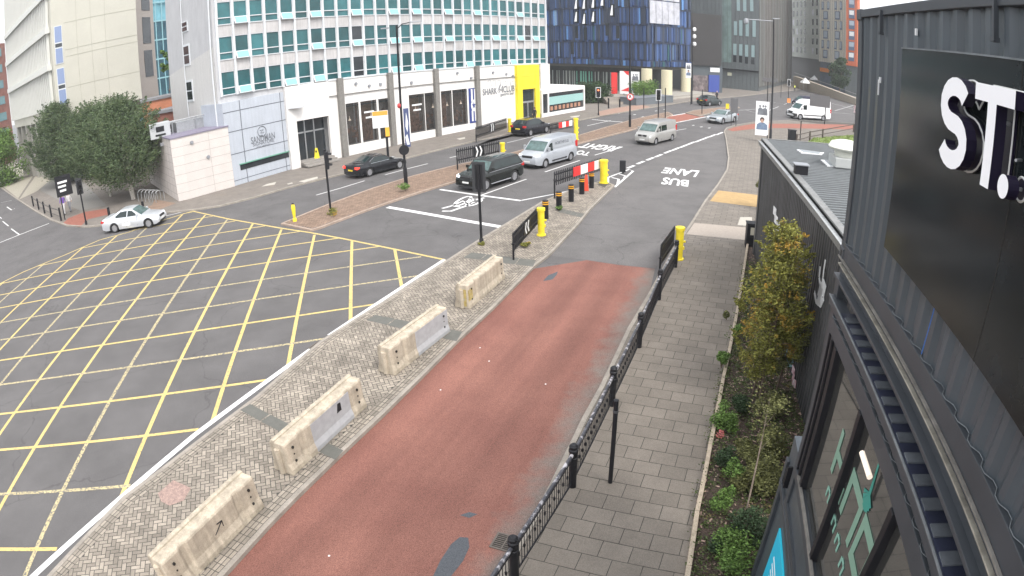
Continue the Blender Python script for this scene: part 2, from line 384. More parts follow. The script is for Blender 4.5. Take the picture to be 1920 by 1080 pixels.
cr = N(nt, 'ShaderNodeValToRGB'); cr.color_ramp.elements[0].position = .25; cr.color_ramp.elements[0].color = (.165, .070, .055, 1); cr.color_ramp.elements[1].position = .75; cr.color_ramp.elements[1].color = (.235, .107, .082, 1); L.new(nz2.outputs[0], cr.inputs[0])
ms = N(nt, 'ShaderNodeMapping'); ms.inputs['Rotation'].default_value = (0, 0, -math.atan2(kd.y, kd.x)); L.new(tc.outputs['Object'], ms.inputs['Vector'])
ms2 = N(nt, 'ShaderNodeMapping'); ms2.inputs['Scale'].default_value = (.05, .75, 1); L.new(ms.outputs[0], ms2.inputs['Vector'])
nz3 = N(nt, 'ShaderNodeTexNoise'); nz3.inputs['Scale'].default_value = 1.0; nz3.inputs['Detail'].default_value = 3; L.new(ms2.outputs[0], nz3.inputs['Vector'])
mt = N(nt, 'ShaderNodeMapRange'); mt.inputs['From Min'].default_value = .35; mt.inputs['From Max'].default_value = .65; mt.inputs['To Min'].default_value = .78; mt.inputs['To Max'].default_value = 1.16; L.new(nz3.outputs[0], mt.inputs['Value'])
m1 = N(nt, 'ShaderNodeMix', data_type='RGBA', blend_type='MULTIPLY'); m1.inputs['Factor'].default_value = 1; L.new(cr.outputs[0], m1.inputs['A']); L.new(mt.outputs[0], m1.inputs['B'])
gn = N(nt, 'ShaderNodeTexNoise'); gn.inputs['Scale'].default_value = 70; L.new(tc.outputs['Object'], gn.inputs['Vector']); gm = N(nt, 'ShaderNodeMapRange'); gm.inputs['From Min'].default_value = .35; gm.inputs['From Max'].default_value = .65; gm.inputs['To Min'].default_value = .58; gm.inputs['To Max'].default_value = 1.42; L.new(gn.outputs[0], gm.inputs['Value'])
m2 = N(nt, 'ShaderNodeMix', data_type='RGBA'); m2.inputs['A'].default_value = (.165, .135, .118, 1); L.new(mr.outputs[0], m2.inputs['Factor']); L.new(m1.outputs['Result'], m2.inputs['B'])
m3 = N(nt, 'ShaderNodeMix', data_type='RGBA', blend_type='MULTIPLY'); m3.inputs['Factor'].default_value = 1; L.new(m2.outputs['Result'], m3.inputs['A']); L.new(gm.outputs[0], m3.inputs['B']); L.new(m3.outputs['Result'], bs.inputs['Base Color'])
FK = gl([(939, 1078), (1027, 921), (1092, 788), (1124, 730), (1176, 621), (1218, 550), (1242, 505), (1262, 468), (1296, 419), (1320, 380), (1345, 347.5), (1362, 320), (1365, 297), (1360, 260), (1357, 247), (1362, 241), (1377, 236), (1412, 230), (1485, 226), (1600, 232)])
FK = [extend(FK[1], FK[0], 12)]+FK
redp = RK[:10]+[G(1100, 488).to_2d(), G(1160, 497).to_2d(), G(1228, 504).to_2d()]+FK[:7][::-1]
mb = MB(); mb.sheet(redp, .004); tag(mb.build('red_bus_lane', red), kind='structure')
# lighter old asphalt further up the bus lane
mb = MB(); mb.sheet([RK[10], RK[11], RK[12], RK[13], G(1185, 322).to_2d(), G(1260, 282).to_2d(), G(1345, 252).to_2d(), G(1357, 249).to_2d()]+FK[14:7:-1]+[G(1228, 503).to_2d(), G(1160, 496).to_2d(), G(1100, 487).to_2d()], .0035)
tag(mb.build('bus_lane_asphalt', M['asphalt_old']), kind='structure')
# repair patches on the red lane
mb = MB()
for q in ([(1018, 527), (1028, 516), (1046, 509), (1044, 515), (1036, 524)], [(812, 1080), (826, 1050), (846, 1020), (862, 1007), (878, 1008), (880, 1026), (868, 1052), (846, 1080), (836, 1095), (800, 1110)], [(862, 966), (880, 960), (896, 964), (880, 971)]):
    mb.face([G(*p, z=.008) for p in q])
tag(mb.build('road_patch', M['patch']), kind='structure')
mb = MB()
for p in ((617, 1042), (826, 731), (900, 652), (1023, 720), (917, 677), (1055, 1000)): 
    c = G(*p, z=.009); mb.face([c+Vector((math.cos(t)*.024, math.sin(t)*.024, 0)) for t in [k*math.pi/4 for k in range(8)]])
tag(mb.build('chewing_gum', M['white'], ), kind='stuff')
# ---- yellow box junction
bx = gl([(0, 532), (45, 509.6), (120, 479), (188, 449.7), (240, 436), (300, 415), (361, 396), (430, 411), (530, 428.5), (580, 436), (640, 447), (740, 467.5), (833, 487), (721, 565), (620, 626), (585, 656), (540, 685), (400, 788), (366, 817), (249.5, 915), (113, 1036)])
bx = bx[:1][:0]+bx+[extend(bx[-2], bx[-1], 1.2), Vector((-11.5, 2.5)), Vector((-38, 16)), extend(bx[1], bx[0], 14)]
sc = H/8.5; g0 = None
LMP = (-1.2032, -0.2142, 0.0554, 3.6371, -0.0651, -0.2435)
def gg(i, j): return Vector(((LMP[0]+i*LMP[1]+j*LMP[2])*H, (LMP[3]+i*LMP[4]+j*LMP[5])*H))
mb = MB(); mb2 = MB(); bxt = [tuple(p) for p in bx]
def clipline(mb, a, b, wd, poly, z, seg=.8):
    v = (b-a); ln = v.length; u = v/ln; n_ = Vector((-u.y, u.x))*wd/2; k = int(ln/.25)
    run = None
    for q in range(k+1):
        p = a+u*(q*.25); ins_ = inside(p, poly)
        if ins_ and run is None: run = p
        if (not ins_ or q == k) and run is not None:
            mb.face([(*(run-n_), z), (*(p-n_), z), (*(p+n_), z), (*(run+n_), z)]); run = None
for i in range(-4, 19): clipline(mb if i % 3 else mb2 if i in (3, 6, 9) else mb, gg(i, -12), gg(i, 24), .135, bxt, .0045)
for j in range(-8, 24): clipline(mb2 if j in (4, 5, 7, 10) else mb, gg(-8, j), gg(22, j), .125, bxt, .0055)
bl_ = bx[:13]
for i in range(len(bl_)-1):
    a, b = bl_[i], bl_[i+1]; u = (b-a).normalized(); n_ = Vector((-u.y, u.x))*.07; mb.face([(*(a-n_), .0065), (*(b-n_), .0065), (*(b+n_), .0065), (*(a+n_), .0065)])
tag(mb.build('box_junction_marking', M['yellow_paint']), kind='structure')
tag(mb2.build('worn_box_marking', M['yellow_paint_b']), kind='structure')
# ---- white lines
mb = MB()
def wl(L_, wd=.12, z=.0075):
    Lg = gl(L_); strip(mb, Lg, -wd/2, wd/2, z)
edge1 = [(833, 487), (617, 629)]
wl(edge1, .17); wl([(583, 655), (366, 815), (113, 1034)], .19)
eg = gl([(249.5, 912), (113, 1034)]); strip(mb, [eg[1], extend(eg[0], eg[1], 6)], -.1, .1, .0075)
wl([(727, 388.5), (878, 415), (942, 426)], .36); wl([(825, 355.5), (900, 366.5), (977, 376.5)], .24); wl([(977, 376), (1040, 364), (1067, 358)], .14)
wl([(903, 366), (945, 351), (987, 336)], .13); wl([(1022, 322.5), (1087, 301)], .13); wl([(1115, 291), (1167, 276)], .12); wl([(1254, 247), (1287, 241.5)], .12); wl([(1160, 277), (1167, 275)], .1)
wl([(593, 366), (640, 352.5), (684, 339)], .12); wl([(722, 328), (762, 317), (802, 307)], .12); wl([(843, 296), (858, 292.5)], .12); wl([(950, 268), (1012, 253)], .1); wl([(1101, 236), (1145, 226)], .12); wl([(1110, 224), (1140, 227), (1181, 230)], .28)
for i, (x, y) in enumerate([(1183, 313), (1201, 305), (1219, 298), (1235, 292), (1252, 285), (1267, 279.5), (1282, 274), (1296, 268.5), (1310, 264), (1323, 259), (1336, 254.5), (1349, 250.5)]):
    wl([(x-6.5, y+2.6), (x+6.5, y-2.6)], .26)
wl([(1140, 345.5), (1140, 333), (1180, 317.5), (1187, 321), (1152.5, 351)], .16); wl([(1147, 333), (1160, 336), (1158, 345)], .16); wl([(1160, 326), (1173, 330), (1170, 334)], .16)
wl([(0, 455), (92, 419)], .18); wl([(5, 415), (16, 424)], .12); wl([(21, 429), (36, 440)], .12); wl([(0, 407), (3, 410)], .1); wl([(13, 388), (22, 394), (28, 391)], .15); wl([(2, 380), (22, 376)], .08)
wl([(266, 407), (312, 405), (361, 393)], .1)
# crossing studs and far junction lines
for x, y in ((1300, 235), (1315, 238), (1330, 240), (1275, 229), (1290, 226), (1160, 213), (1176, 210), (1190, 215), (1205, 219), (1230, 208), (1246, 205)): wl([(x-2, y+.4), (x+2, y-.4)], .2)
wl([(1232, 222), (1290, 212)], .25); wl([(1262, 231), (1325, 219)], .25)
wl([(1385, 207), (1440, 203)], .12); wl([(1400, 207), (1425, 214), (1460, 200)], .12); wl([(1440, 190), (1470, 196), (1500, 185)], .12); wl([(1565, 208), (1605, 196)], .12); wl([(1560, 194), (1605, 206)], .12); wl([(1570, 180), (1605, 186)], .12); wl([(1540, 210), (1600, 214)], .12)
wl([(1450, 172), (1500, 165), (1560, 176), (1603, 173)], .1); wl([(1500, 148), (1560, 160), (1603, 170)], .12)
tag(mb.build('white_road_marking', M['white_paint']), kind='structure')
def roadtext(body, px, w_m, h_m, az):
    c = G(*px, z=.0085); y = pol(az, 1); x = Vector((y.y, -y.x, 0))
    V, F = textmesh(body, 1.0, offset=.02); xs = [v.x for v in V]; ys = [v.y for v in V]
    sx, sy = w_m/(max(xs)-min(xs)), h_m/(max(ys)-min(ys)); cx, cy = (max(xs)+min(xs))/2, (max(ys)+min(ys))/2
    b = MB(); b.mesh([c+x*((v.x-cx)*sx)+y*((v.y-cy)*sy) for v in V], F); return tag(b.build('road_lettering', M['white_paint']), kind='structure')
def roadtext4(body, q):       # letters stretched over a ground quad: tl, tr, br, bl as read by the driver
    P4 = [G(*p, z=.0085) for p in q]; V, F = textmesh(body, 1.0, offset=.03); xs = [v.x for v in V]; ys = [v.y for v in V]
    b = MB(); W = []
    for v in V:
        u = (v.x-min(xs))/(max(xs)-min(xs)); t = (v.y-min(ys))/(max(ys)-min(ys))
        W.append(P4[3].lerp(P4[2], u).lerp(P4[0].lerp(P4[1], u), t))
    b.mesh(W, F); return tag(b.build('road_lettering', M['white_paint']), kind='structure')
roadtext4('BUS', [(1290, 350), (1238, 345), (1245, 332), (1292, 338)])
roadtext4('LANE', [(1304, 332), (1239, 324), (1247, 314), (1312, 320)])
roadtext4('TO', [(1101, 292), (1077, 289), (1086, 281), (1110, 286)])
roadtext4('RIGHT', [(1146, 284), (1082, 276), (1098, 268), (1165, 275)])
# cycle symbol in the advanced stop box
mb = MB()
def wl2(L_, wd=.2): 
    Lg = gl(L_); strip(mb, Lg, -wd/2, wd/2, .008)
def ring(cx, cy, rx, ry, ang=0.0, wd=.17):
    pts = []
    for k in range(17):
        t = 2*math.pi*k/16; x, y = rx*math.cos(t), ry*math.sin(t); pts.append((cx+x*math.cos(ang)-y*math.sin(ang), cy+x*math.sin(ang)+y*math.cos(ang)))
    wl2(pts, wd)
ring(868, 377, 17, 5.2, -.45); ring(889, 379.5, 15, 4.4, -.35)
wl2([(829, 391), (848, 386), (868, 377), (880, 384), (889, 379)]); wl2([(829, 396), (846, 396), (880, 384)]); wl2([(862, 388), (848, 386)]); wl2([(880, 372), (893, 375), (908, 371)])
tag(mb.build('cycle_symbol', M['white_paint']), kind='structure')
# ---- footway beside the red lane
fp = FK+[Vector((75, 85)), Vector((75, -15))]
if carea(fp) < 0: fp = fp[::-1]
kerbed('footway', fp, .10, M['grout'], kw=.13)
BE = gl([(1400, 459), (1377, 602), (1351, 722), (1325, 850), (1299, 976), (1283, 1078)]); BE.append(extend(BE[-2], BE[-1], 9))
fk2 = line_off(FK, -.14 if True else .14)
if (fk2[3]-BE[3]).length > (FK[3]-BE[3]).length: fk2 = line_off(FK, .14)
slabreg = [tuple(p) for p in fk2[:9]+[G(1405, 452).to_2d()]+BE]
mb = MB(); fd = (FK[8]-FK[1]).normalized(); fn = Vector((fd.y, -fd.x)); a0 = math.atan2(fd.y, fd.x)
for i in range(-2, 90):
    for j in range(-3, 14):
        c = FK[0]+fd*(i*.455)+fn*(.25+j*.605+(.30 if i % 2 else 0)); addblock(mb, slabreg, c, a0+random.uniform(-.004, .004), .455, .605, .106, .016)
tag(mb.build('paving_slabs', M['flags']), kind='structure')
far_reg = [tuple(p) for p in fk2[8:-1]+[Vector((60, 74)), Vector((40, 50)), G(1437, 400).to_2d()+Vector((1, -2)), G(1405, 452).to_2d()]]
mb = MB(); 
for i in range(55, 290):
    for j in range(-4, 56):
        c = FK[0]+fd*(i*.31)+fn*(j*.62-8+(.31 if i % 2 else 0))
        if abs(c.x) < 90: addblock(mb, far_reg, c, a0, .31, .62, .106, .02)
        
tag(mb.build('small_slabs', M['flagsfar']), kind='structure')
def patchq(name, q, m, z=.115): b = MB(); b.face([G(*p, z=z) for p in q]); return tag(b.build(name, m), kind='structure')
patchq('buff_tactile_paving', [(1347, 357), (1424, 366), (1421, 388.5), (1331, 377)], M['tactile_buff'])
patchq('pale_paving', [(1302, 418), (1404, 427), (1398, 450), (1287, 439)], mat('pale_paving', (.36, .31, .265), .9, var=.1, grain=.1), .113)
patchq('cover_plate', [(1388, 407), (1410, 407), (1410, 424), (1383, 422)], mat('cover_pale', (.42, .39, .34), .9, var=.1), .119)
patchq('red_tactile_paving', [(1364, 243), (1378, 238), (1412, 232), (1600, 234), (1600, 243), (1430, 240), (1374, 246)], M['tactile_red'])
# ---- central reserve of brown blocks
A_ = gl([(527, 422), (560, 408), (615, 385.5), (700, 354.5), (775, 331.5), (855, 311.5), (900, 302), (960, 288), (1020, 272), (1085, 255), (1180, 227), (1252, 211)])
B_ = gl([(1262, 216), (1230, 231), (1180, 246.5), (1085, 271), (1020, 289), (960, 307), (900, 327), (850, 344), (775, 367), (700, 392.5), (600, 430), (583, 434.5)])
med = A_+B_
if carea(med) < 0: med = med[::-1]
kerbed('central_reserve', med, .10, M['grout'], kw=.16, mk=mat('pink_kerb', (.34, .26, .21), .9, var=.2, scale=3))
mi = [tuple(p) for p in inset(med, .18)]; mb = MB()
md = (A_[8]-A_[1]).normalized(); mn = Vector((md.y, -md.x)); am = math.atan2(md.y, md.x)
for i in range(-5, 420):
    for j in range(-30, 50):
        c = A_[0]+md*(i*.22+(.11 if j % 2 else 0))+mn*(j*.115)
        if inside(c, mi): addblock(mb, None, c, am, .22, .115, .105, .012)
tag(mb.build('brown_blocks', M['brickpave']), kind='structure')
far_i = gl([(1285, 213), (1300, 208), (1380, 199), (1388, 203), (1330, 214), (1312, 219)]); far_i = far_i if carea(far_i) > 0 else far_i[::-1]
kerbed('crossing_island', far_i, .10, M['brickpave'], kw=.15)
b = MB(); b.face([G(*p, z=.005) for p in ((1240, 221), (1285, 212), (1322, 218), (1268, 230))]); tag(b.build('red_road_surface', M['tactile_red']), kind='structure')
# ---- hotel-side footway, reaching round the left-hand corner
HK = gl([(-60, 318), (0, 352), (32, 375), (62, 395), (95, 414), (125, 425), (160, 427.5), (197, 424), (250, 413), (300, 402), (360, 396), (410, 389), (478, 372), (525, 358), (607, 336.5), (650, 326.5), (760, 299), (878, 269), (900, 264), (1000, 243), (1065, 231), (1110, 222), (1178, 210), (1225, 202), (1280, 193), (1300, 190), (1400, 180), (1450, 174)])
hp = HK+[Vector((130, 210)), Vector((60, 320)), Vector((-140, 320)), Vector((-160, 110))]
if carea(hp) < 0: hp = hp[::-1]
kerbed('hotel_footway', hp, .10, mat('hotel_paving', (.18, .158, .138), .92, var=.16, scale=1.2, grain=.2, dirt=((.21, .175, .14), .6, .5)), kw=.18)
patchq('red_corner_tactile', [(117, 420), (150, 425), (165, 411), (205, 402), (200, 391), (160, 397), (128, 409)], M['tactile_red'], .106)
patchq('pale_corner_paving', [(0, 345), (62, 330), (34, 372)], mat('pale_art_paving', (.34, .31, .25), .9, var=.1, grain=.1), .106)
patchq('pale_corner_paving', [(36, 374), (66, 331), (110, 325), (70, 358), (62, 362)], D.materials['pale_art_paving'], .108)
patchq('pale_corner_paving', [(0, 318), (30, 305), (64, 327), (0, 340)], D.materials['pale_art_paving'], .106)
patchq('grey_corner_paving', [(75, 357), (96, 322), (140, 322), (160, 345), (200, 385), (150, 395)], mat('grey_art_paving', (.2, .19, .175), .9, var=.1, grain=.1), .107)
patchq('orange_corner_paving', [(285, 385), (290, 374), (330, 381), (300, 392), (240, 398)], M['brickpave'], .107)
patchq('pink_crossing_paving', [(1125, 218), (1178, 208.5), (1222, 201), (1200, 196), (1150, 203), (1122, 209)], mat('pink_blocks', (.30, .19, .145), .9, var=.12), .106)
for q in ([(560, 340), (595, 331), (596, 334.5), (570, 342)], [(538, 344.5), (548, 342), (549, 344), (540, 346)], [(500, 345), (518, 341), (515, 346), (490, 350)], [(856, 260), (872, 257), (872, 260), (862, 262)], [(1068, 218.5), (1088, 216), (1085, 219), (1072, 220.5)]): patchq('pale_cover', q, mat('cover_pale2', (.45, .42, .37), .9), .107)
# lay-by at the hotel kerb
b = MB(); b.face([G(*p, z=.11) for p in ((893, 272), (900, 266), (950, 256), (1035, 238), (1062, 233), (1066, 231.5), (1000, 244), (930, 258))]); tag(b.build('layby_edge', M['asphalt']), kind='structure')
# ---- planting bed and its timber edge
WA = G(1490, 740).to_2d(); wdir = Vector((math.sin(R(15.2)), math.cos(R(15.2))))
bed = BE[::-1]+[G(1404, 452).to_2d(), WA+wdir*9.5+Vector((0, -.02)), WA+wdir*-9]
b = MB(); b.sheet(bed, .17); tag(b.build('planting_bed', M['mulch']), kind='structure')
gbed = MB(); bt = [tuple(p) for p in bed]
for k in range(16000):
    x = random.uniform(2, 12.5); y = random.uniform(3, 25)
    if not inside((x, y), bt): continue
    c = Vector((x, y, .18+random.random()*.02)); a = random.random()*6.3; l = random.uniform(.02, .05); u = Vector((math.cos(a), math.sin(a), random.uniform(-.3, .3)))*l; v = Vector((-math.sin(a), math.cos(a), random.uniform(-.3, .3)))*l*.4
    gbed.face([c-u-v, c+u-v, c+u+v, c-u+v])
tag(gbed.build('bark_chips', mat('bark_chip', (.27, .19, .15), .9, rnd=.75)), kind='stuff')
eb = MB(); Lb = BE
for i in range(len(Lb)-1):
    a, c = Lb[i], Lb[i+1]; u = (c-a).normalized(); n_ = Vector((-u.y, u.x))
    if n_.dot(WA-a) < 0: n_ = -n_
    k = max(1, int((c-a).length/2.4))
    for q in range(k):
        p0 = a.lerp(c, q/k)+u*.004; p1 = a.lerp(c, (q+1)/k)-u*.004
        eb.hexa([(*p0, .09), (*p1, .09), (*(p1+n_*.1), .09), (*(p0+n_*.1), .09)], [(*p0, .30), (*p1, .30), (*(p1+n_*.1), .30), (*(p0+n_*.1), .30)])
tag(recenter(eb.build('timber_edging', M['timber'], bevel=.012)), 'weathered timber board edging holding the planting bed along the slabbed footway', 'edging')
# grass bank beyond the low dark building
gq = [G(*p).to_2d() for p in ((1500, 280), (1525, 262), (1600, 256), (1640, 262), (1640, 300), (1530, 300))]
b = MB(); b.sheet(gq, .2); tag(b.build('grass_bank', M['grass']), kind='structure')
gt = [tuple(p) for p in gq]; b = MB()
for k in range(6000):
    x = random.uniform(min(p[0] for p in gt), max(p[0] for p in gt)); y = random.uniform(min(p[1] for p in gt), max(p[1] for p in gt))
    if not inside((x, y), gt): continue
    a = random.random()*6.3; u = Vector((math.cos(a), math.sin(a), 0))*.05; c = Vector((x, y, .2)); b.face([c-u, c+u, c+Vector((random.uniform(-.08, .08), random.uniform(-.08, .08), random.uniform(.08, .22)))])
tag(b.build('grass_blades', M['grass']), kind='stuff')
# gully gratings
def gully(px, name, label, w_=.45, l_=.42):
    t = thing(name, label, 'drain grating', G(*px), math.atan2(kd.y, kd.x)); b = MB()
    b.box((0, 0, .012), (l_, w_, .012)); b.build('recess', M['hole'], t); b = MB()
    for s_ in (-1, 1): b.box((s_*l_/2, 0, .016), (.04, w_+.04, .02)); b.box((0, s_*w_/2, .016), (l_+.04, .04, .021))
    for k in range(7): b.box((-l_/2+(k+1)*l_/8, 0, .017), (.02, w_, .018))
    b.box((0, 0, .0175), (l_, .03, .019)); b.build('grate', mat('cast_iron', (.12, .10, .085), .7, var=.3), t)
gully((947, 1018), 'gully_grating', 'rusty square gully grating by the kerb at the bottom of the red lane')
gully((594, 649), 'gully_grating', 'small gully grating breaking the white line beside the paved island', .3, .45)
# ================================================================ STREET FURNITURE
Z3 = Vector((0, 0, 1))
def heading(a, b): v = Vector(b)-Vector(a); return math.atan2(v.y, v.x)
# ---- concrete barriers
def barrier(p0, p1, label, paint=False, moss=False, width=.62):
    a, b = G(*p0, z=.11), G(*p1, z=.11)
    if paint is False and not moss and p0[1] > 1060: a = b+(a-b).normalized()*3.05
    L_ = (b-a).length; rz = heading(a, b); u = (b-a).normalized(); n_ = Vector((-u.y, u.x, 0))
    t = thing('concrete_barrier', label, 'concrete barrier', (a+b)/2+n_*(width/2), rz, 'concrete barriers on the paved island'); h = .86; hw = width/2
    b_ = MB(); st = []
    xs = [-L_/2, -L_/2+.08, -L_/2+.50, -L_/2+.58, -L_/2+.70, -L_/2+.78, 0, L_/2-.78, L_/2-.70, L_/2-.58, L_/2-.50, L_/2-.08, L_/2]
    rec = [0.02, 0, 0, .05, .05, 0, 0, 0, .05, .05, 0, 0, .02]
    prof = [(hw, 0), (hw, .14), (hw-.05, .30), (hw-.065, h-.05), (hw-.09, h), (.17, h), (.17, h+.05), (.05, h+.05), (.05, h), (-hw+.09, h), (-hw+.065, h-.05), (-hw+.05, .30), (-hw, .14), (-hw, 0)]
    V = []; m_ = len(prof)
    for x, r in zip(xs, rec):
        for y, z in prof:
            yy = y-(r if y > .1 else -r if y < -.1 else 0) if .1 < z < h+.01 else y
            V.append((x, yy, z))
    F = [(i*m_+j, i*m_+(j+1) % m_, (i+1)*m_+(j+1) % m_, (i+1)*m_+j) for i in range(len(xs)-1) for j in range(m_)]+[tuple(range(m_)), tuple((len(xs)-1)*m_+j for j in range(m_))]
    b_.mesh(V, F); b_.build('body', M['concrete'], t, bevel=.018)
    b_ = MB()     # interlocking tongue on the near end
    b_.lathe((-L_/2-.0, 0, 0), [(.085, .02), (.085, h-.16)], 10); b_.build('end_tongue', M['concrete'], t)
    b_ = MB()
    for x in (-L_/2+.26, L_/2-.26):
        for z in (.28, .66): b_.tube([(x-.0, -hw+.03+(.0 if z > .3 else -.0), z), (x, -hw+.066, z)], .035, 10)
    for x in (-L_/2+.26, L_/2-.26): b_.tube([(x, -hw+.045, .47), (x, -hw+.068, .47)], .022, 8)
    b_.build('lifting_hole', M['hole'], t)
    if paint:
        b_ = MB(); xa_, xb_ = (-.62, L_/2-.62) if paint == 1 else (-.30, L_/2-.04)
        sec = [(-hw-.004, .03), (-hw-.004, .14), (-hw+.046, .30), (-hw+.061, h-.055), (-hw+.075, h-.055), (-hw+.06, .30), (-hw+.01, .14), (-hw+.01, .03)]
        for k0, k1 in ((0, 1), (1, 2), (2, 3)):
            q = [sec[k0], sec[k1], sec[7-k1], sec[7-k0]]; b_.ext([(xa_, y, z) for y, z in q], (xb_-xa_, 0, 0))
        b_.build('grey_panel', M['greypaint'], t)
    if paint == 1:
        b_ = MB(); y = -hw+.050
        for q in ([(.42, .50), (.62, .50), (.62, .72), (.50, .74)], [(.0, .28), (.16, .24), (.18, .40), (.06, .42)]): b_.ext([(x, y, z) for x, z in q], (0, .004, 0))
        b_.build('black_scrawl', M['black'], t)
    return t, L_, hw
tb, Lb_, hwb = barrier((385, 1066), (497, 950), 'nearest concrete barrier, bare and carrying a small black arrow, at the bottom edge')
b = MB(); y = -hwb+.052
b.tube([(-.02, y, .40), (.28, y, .58)], .012, 5); b.tube([(.28, y, .58), (.12, y, .60)], .012, 5); b.tube([(.28, y, .58), (.27, y, .44)], .012, 5); b.build('arrow_mark', M['black'], tb)
barrier((551, 893), (689, 762), 'concrete barrier with grey overpainting and two black smudges on its road side', 1)
barrier((741, 705), (845, 622), 'concrete barrier with a pale blue-grey painted face and clean black lifting holes', 2)
tb, L4, hw4 = barrier((882, 580), (948, 521), 'concrete barrier beside the near picket gate with orange moss stains on its near end')
b = MB(); b.box((-L4/2-.004, -.06, .40), (.012, .24, .62)); b.box((-L4/2+.18, -hw4+.05, .42), (.30, .012, .52)); b.build('moss_stain', M['lichen'], tb)
# ---- guard rail along the footway
GP = [(965, 1085), (1073, 912), (1147, 760), (1198, 651), (1235, 561.5), (1266, 501)]
P = [G(*p, z=.1) for p in GP]; P = [P[0]+(P[0]-P[1])*k for k in (3, 2, 1)]+P
gr = thing('guard_rail', 'long black pedestrian guard rail with worn top rail beside the red lane', 'guard rail', P[0], heading(P[0], P[-1]))
for p in P:
    b = MB(); b.lathe(p, [(.085, 0), (.085, .78), (.10, .79), (.10, .83), (.085, .84), (.085, .97), (.105, .98), (.105, 1.03), (.085, 1.05), (.095, 1.12), (.06, 1.16), (.0, 1.165)], 14); b.build('post', M['black'], gr, world=True, smooth=35)
for a, c in zip(P[:-1], P[1:]):
    u = (c-a).normalized(); a1, c1 = a+u*.09, c-u*.09; ln = (c1-a1).length
    b = MB(); b.tube([a1+Z3*.93, c1+Z3*.93], .042, 8); b.build('top_rail', M['blackworn'], gr, world=True, smooth=60)
    b = MB(); b.tube([a1+Z3*.14, c1+Z3*.14], .02, 6); b.tube([a1+Z3*.80, c1+Z3*.80], .014, 6)
    k = int(ln/.115)
    for i in range(1, k):
        q = a1+u*(ln*i/k); b.tube([q+Z3*.14, q+Z3*.93], .0085, 5)
        if i % 2: b.lathe(q, [(.009, .44), (.024, .48), (.024, .53), (.009, .57)], 6)
    b.build('railing_panel', M['black'], gr, world=True)
# ---- bollards with amber bands
b0 = None
for i, (px, lab) in enumerate([((1023, 410), 'black banded bollard just behind the yellow capped post'), ((1048, 392), 'second black banded bollard in the island row, weeds at its foot'), ((1071, 377.5), 'middle black banded bollard of the island row'), ((1091, 363.5), 'black banded bollard standing beside the red marker post'), ((1109, 352), 'black banded bollard nearest the wide yellow post')]):
    loc = G(*px, z=.11)
    if b0 is None:
        b0 = thing('bollard', lab, 'bollard', loc, 0, 'black bollards with amber bands on the island')
        b = MB(); b.lathe((0, 0, 0), [(.155, 0), (.155, .72), (.16, .73), (.16, .95), (.13, .985), (0, .99)], 16); b.build('post', M['black'], b0, smooth=35)
        b = MB(); b.lathe((0, 0, 0), [(.165, .76), (.165, .82)], 16); b.build('amber_band', M['orange_band'], b0, smooth=35)
        b = MB(); b.lathe((0, 0, 0), [(.165, .87), (.165, .92)], 16); b.build('amber_band', M['orange_band'], b0, smooth=35)
    else: copy_thing(b0, loc, 0, lab)
t = thing('marker_post', 'narrow red marker post standing between the black bollards', 'marker post', G(1099, 358, z=.11)); b = MB(); b.hexa([(-.16, -.05, 0), (.16, -.05, 0), (.16, .05, 0), (-.16, .05, 0)], [(-.07, -.03, 1.0), (.07, -.03, 1.0), (.07, .03, 1.0), (-.07, .03, 1.0)]); b.build('blade', mat('dayglo_red', (.72, .08, .04), .5), t, bevel=.02)
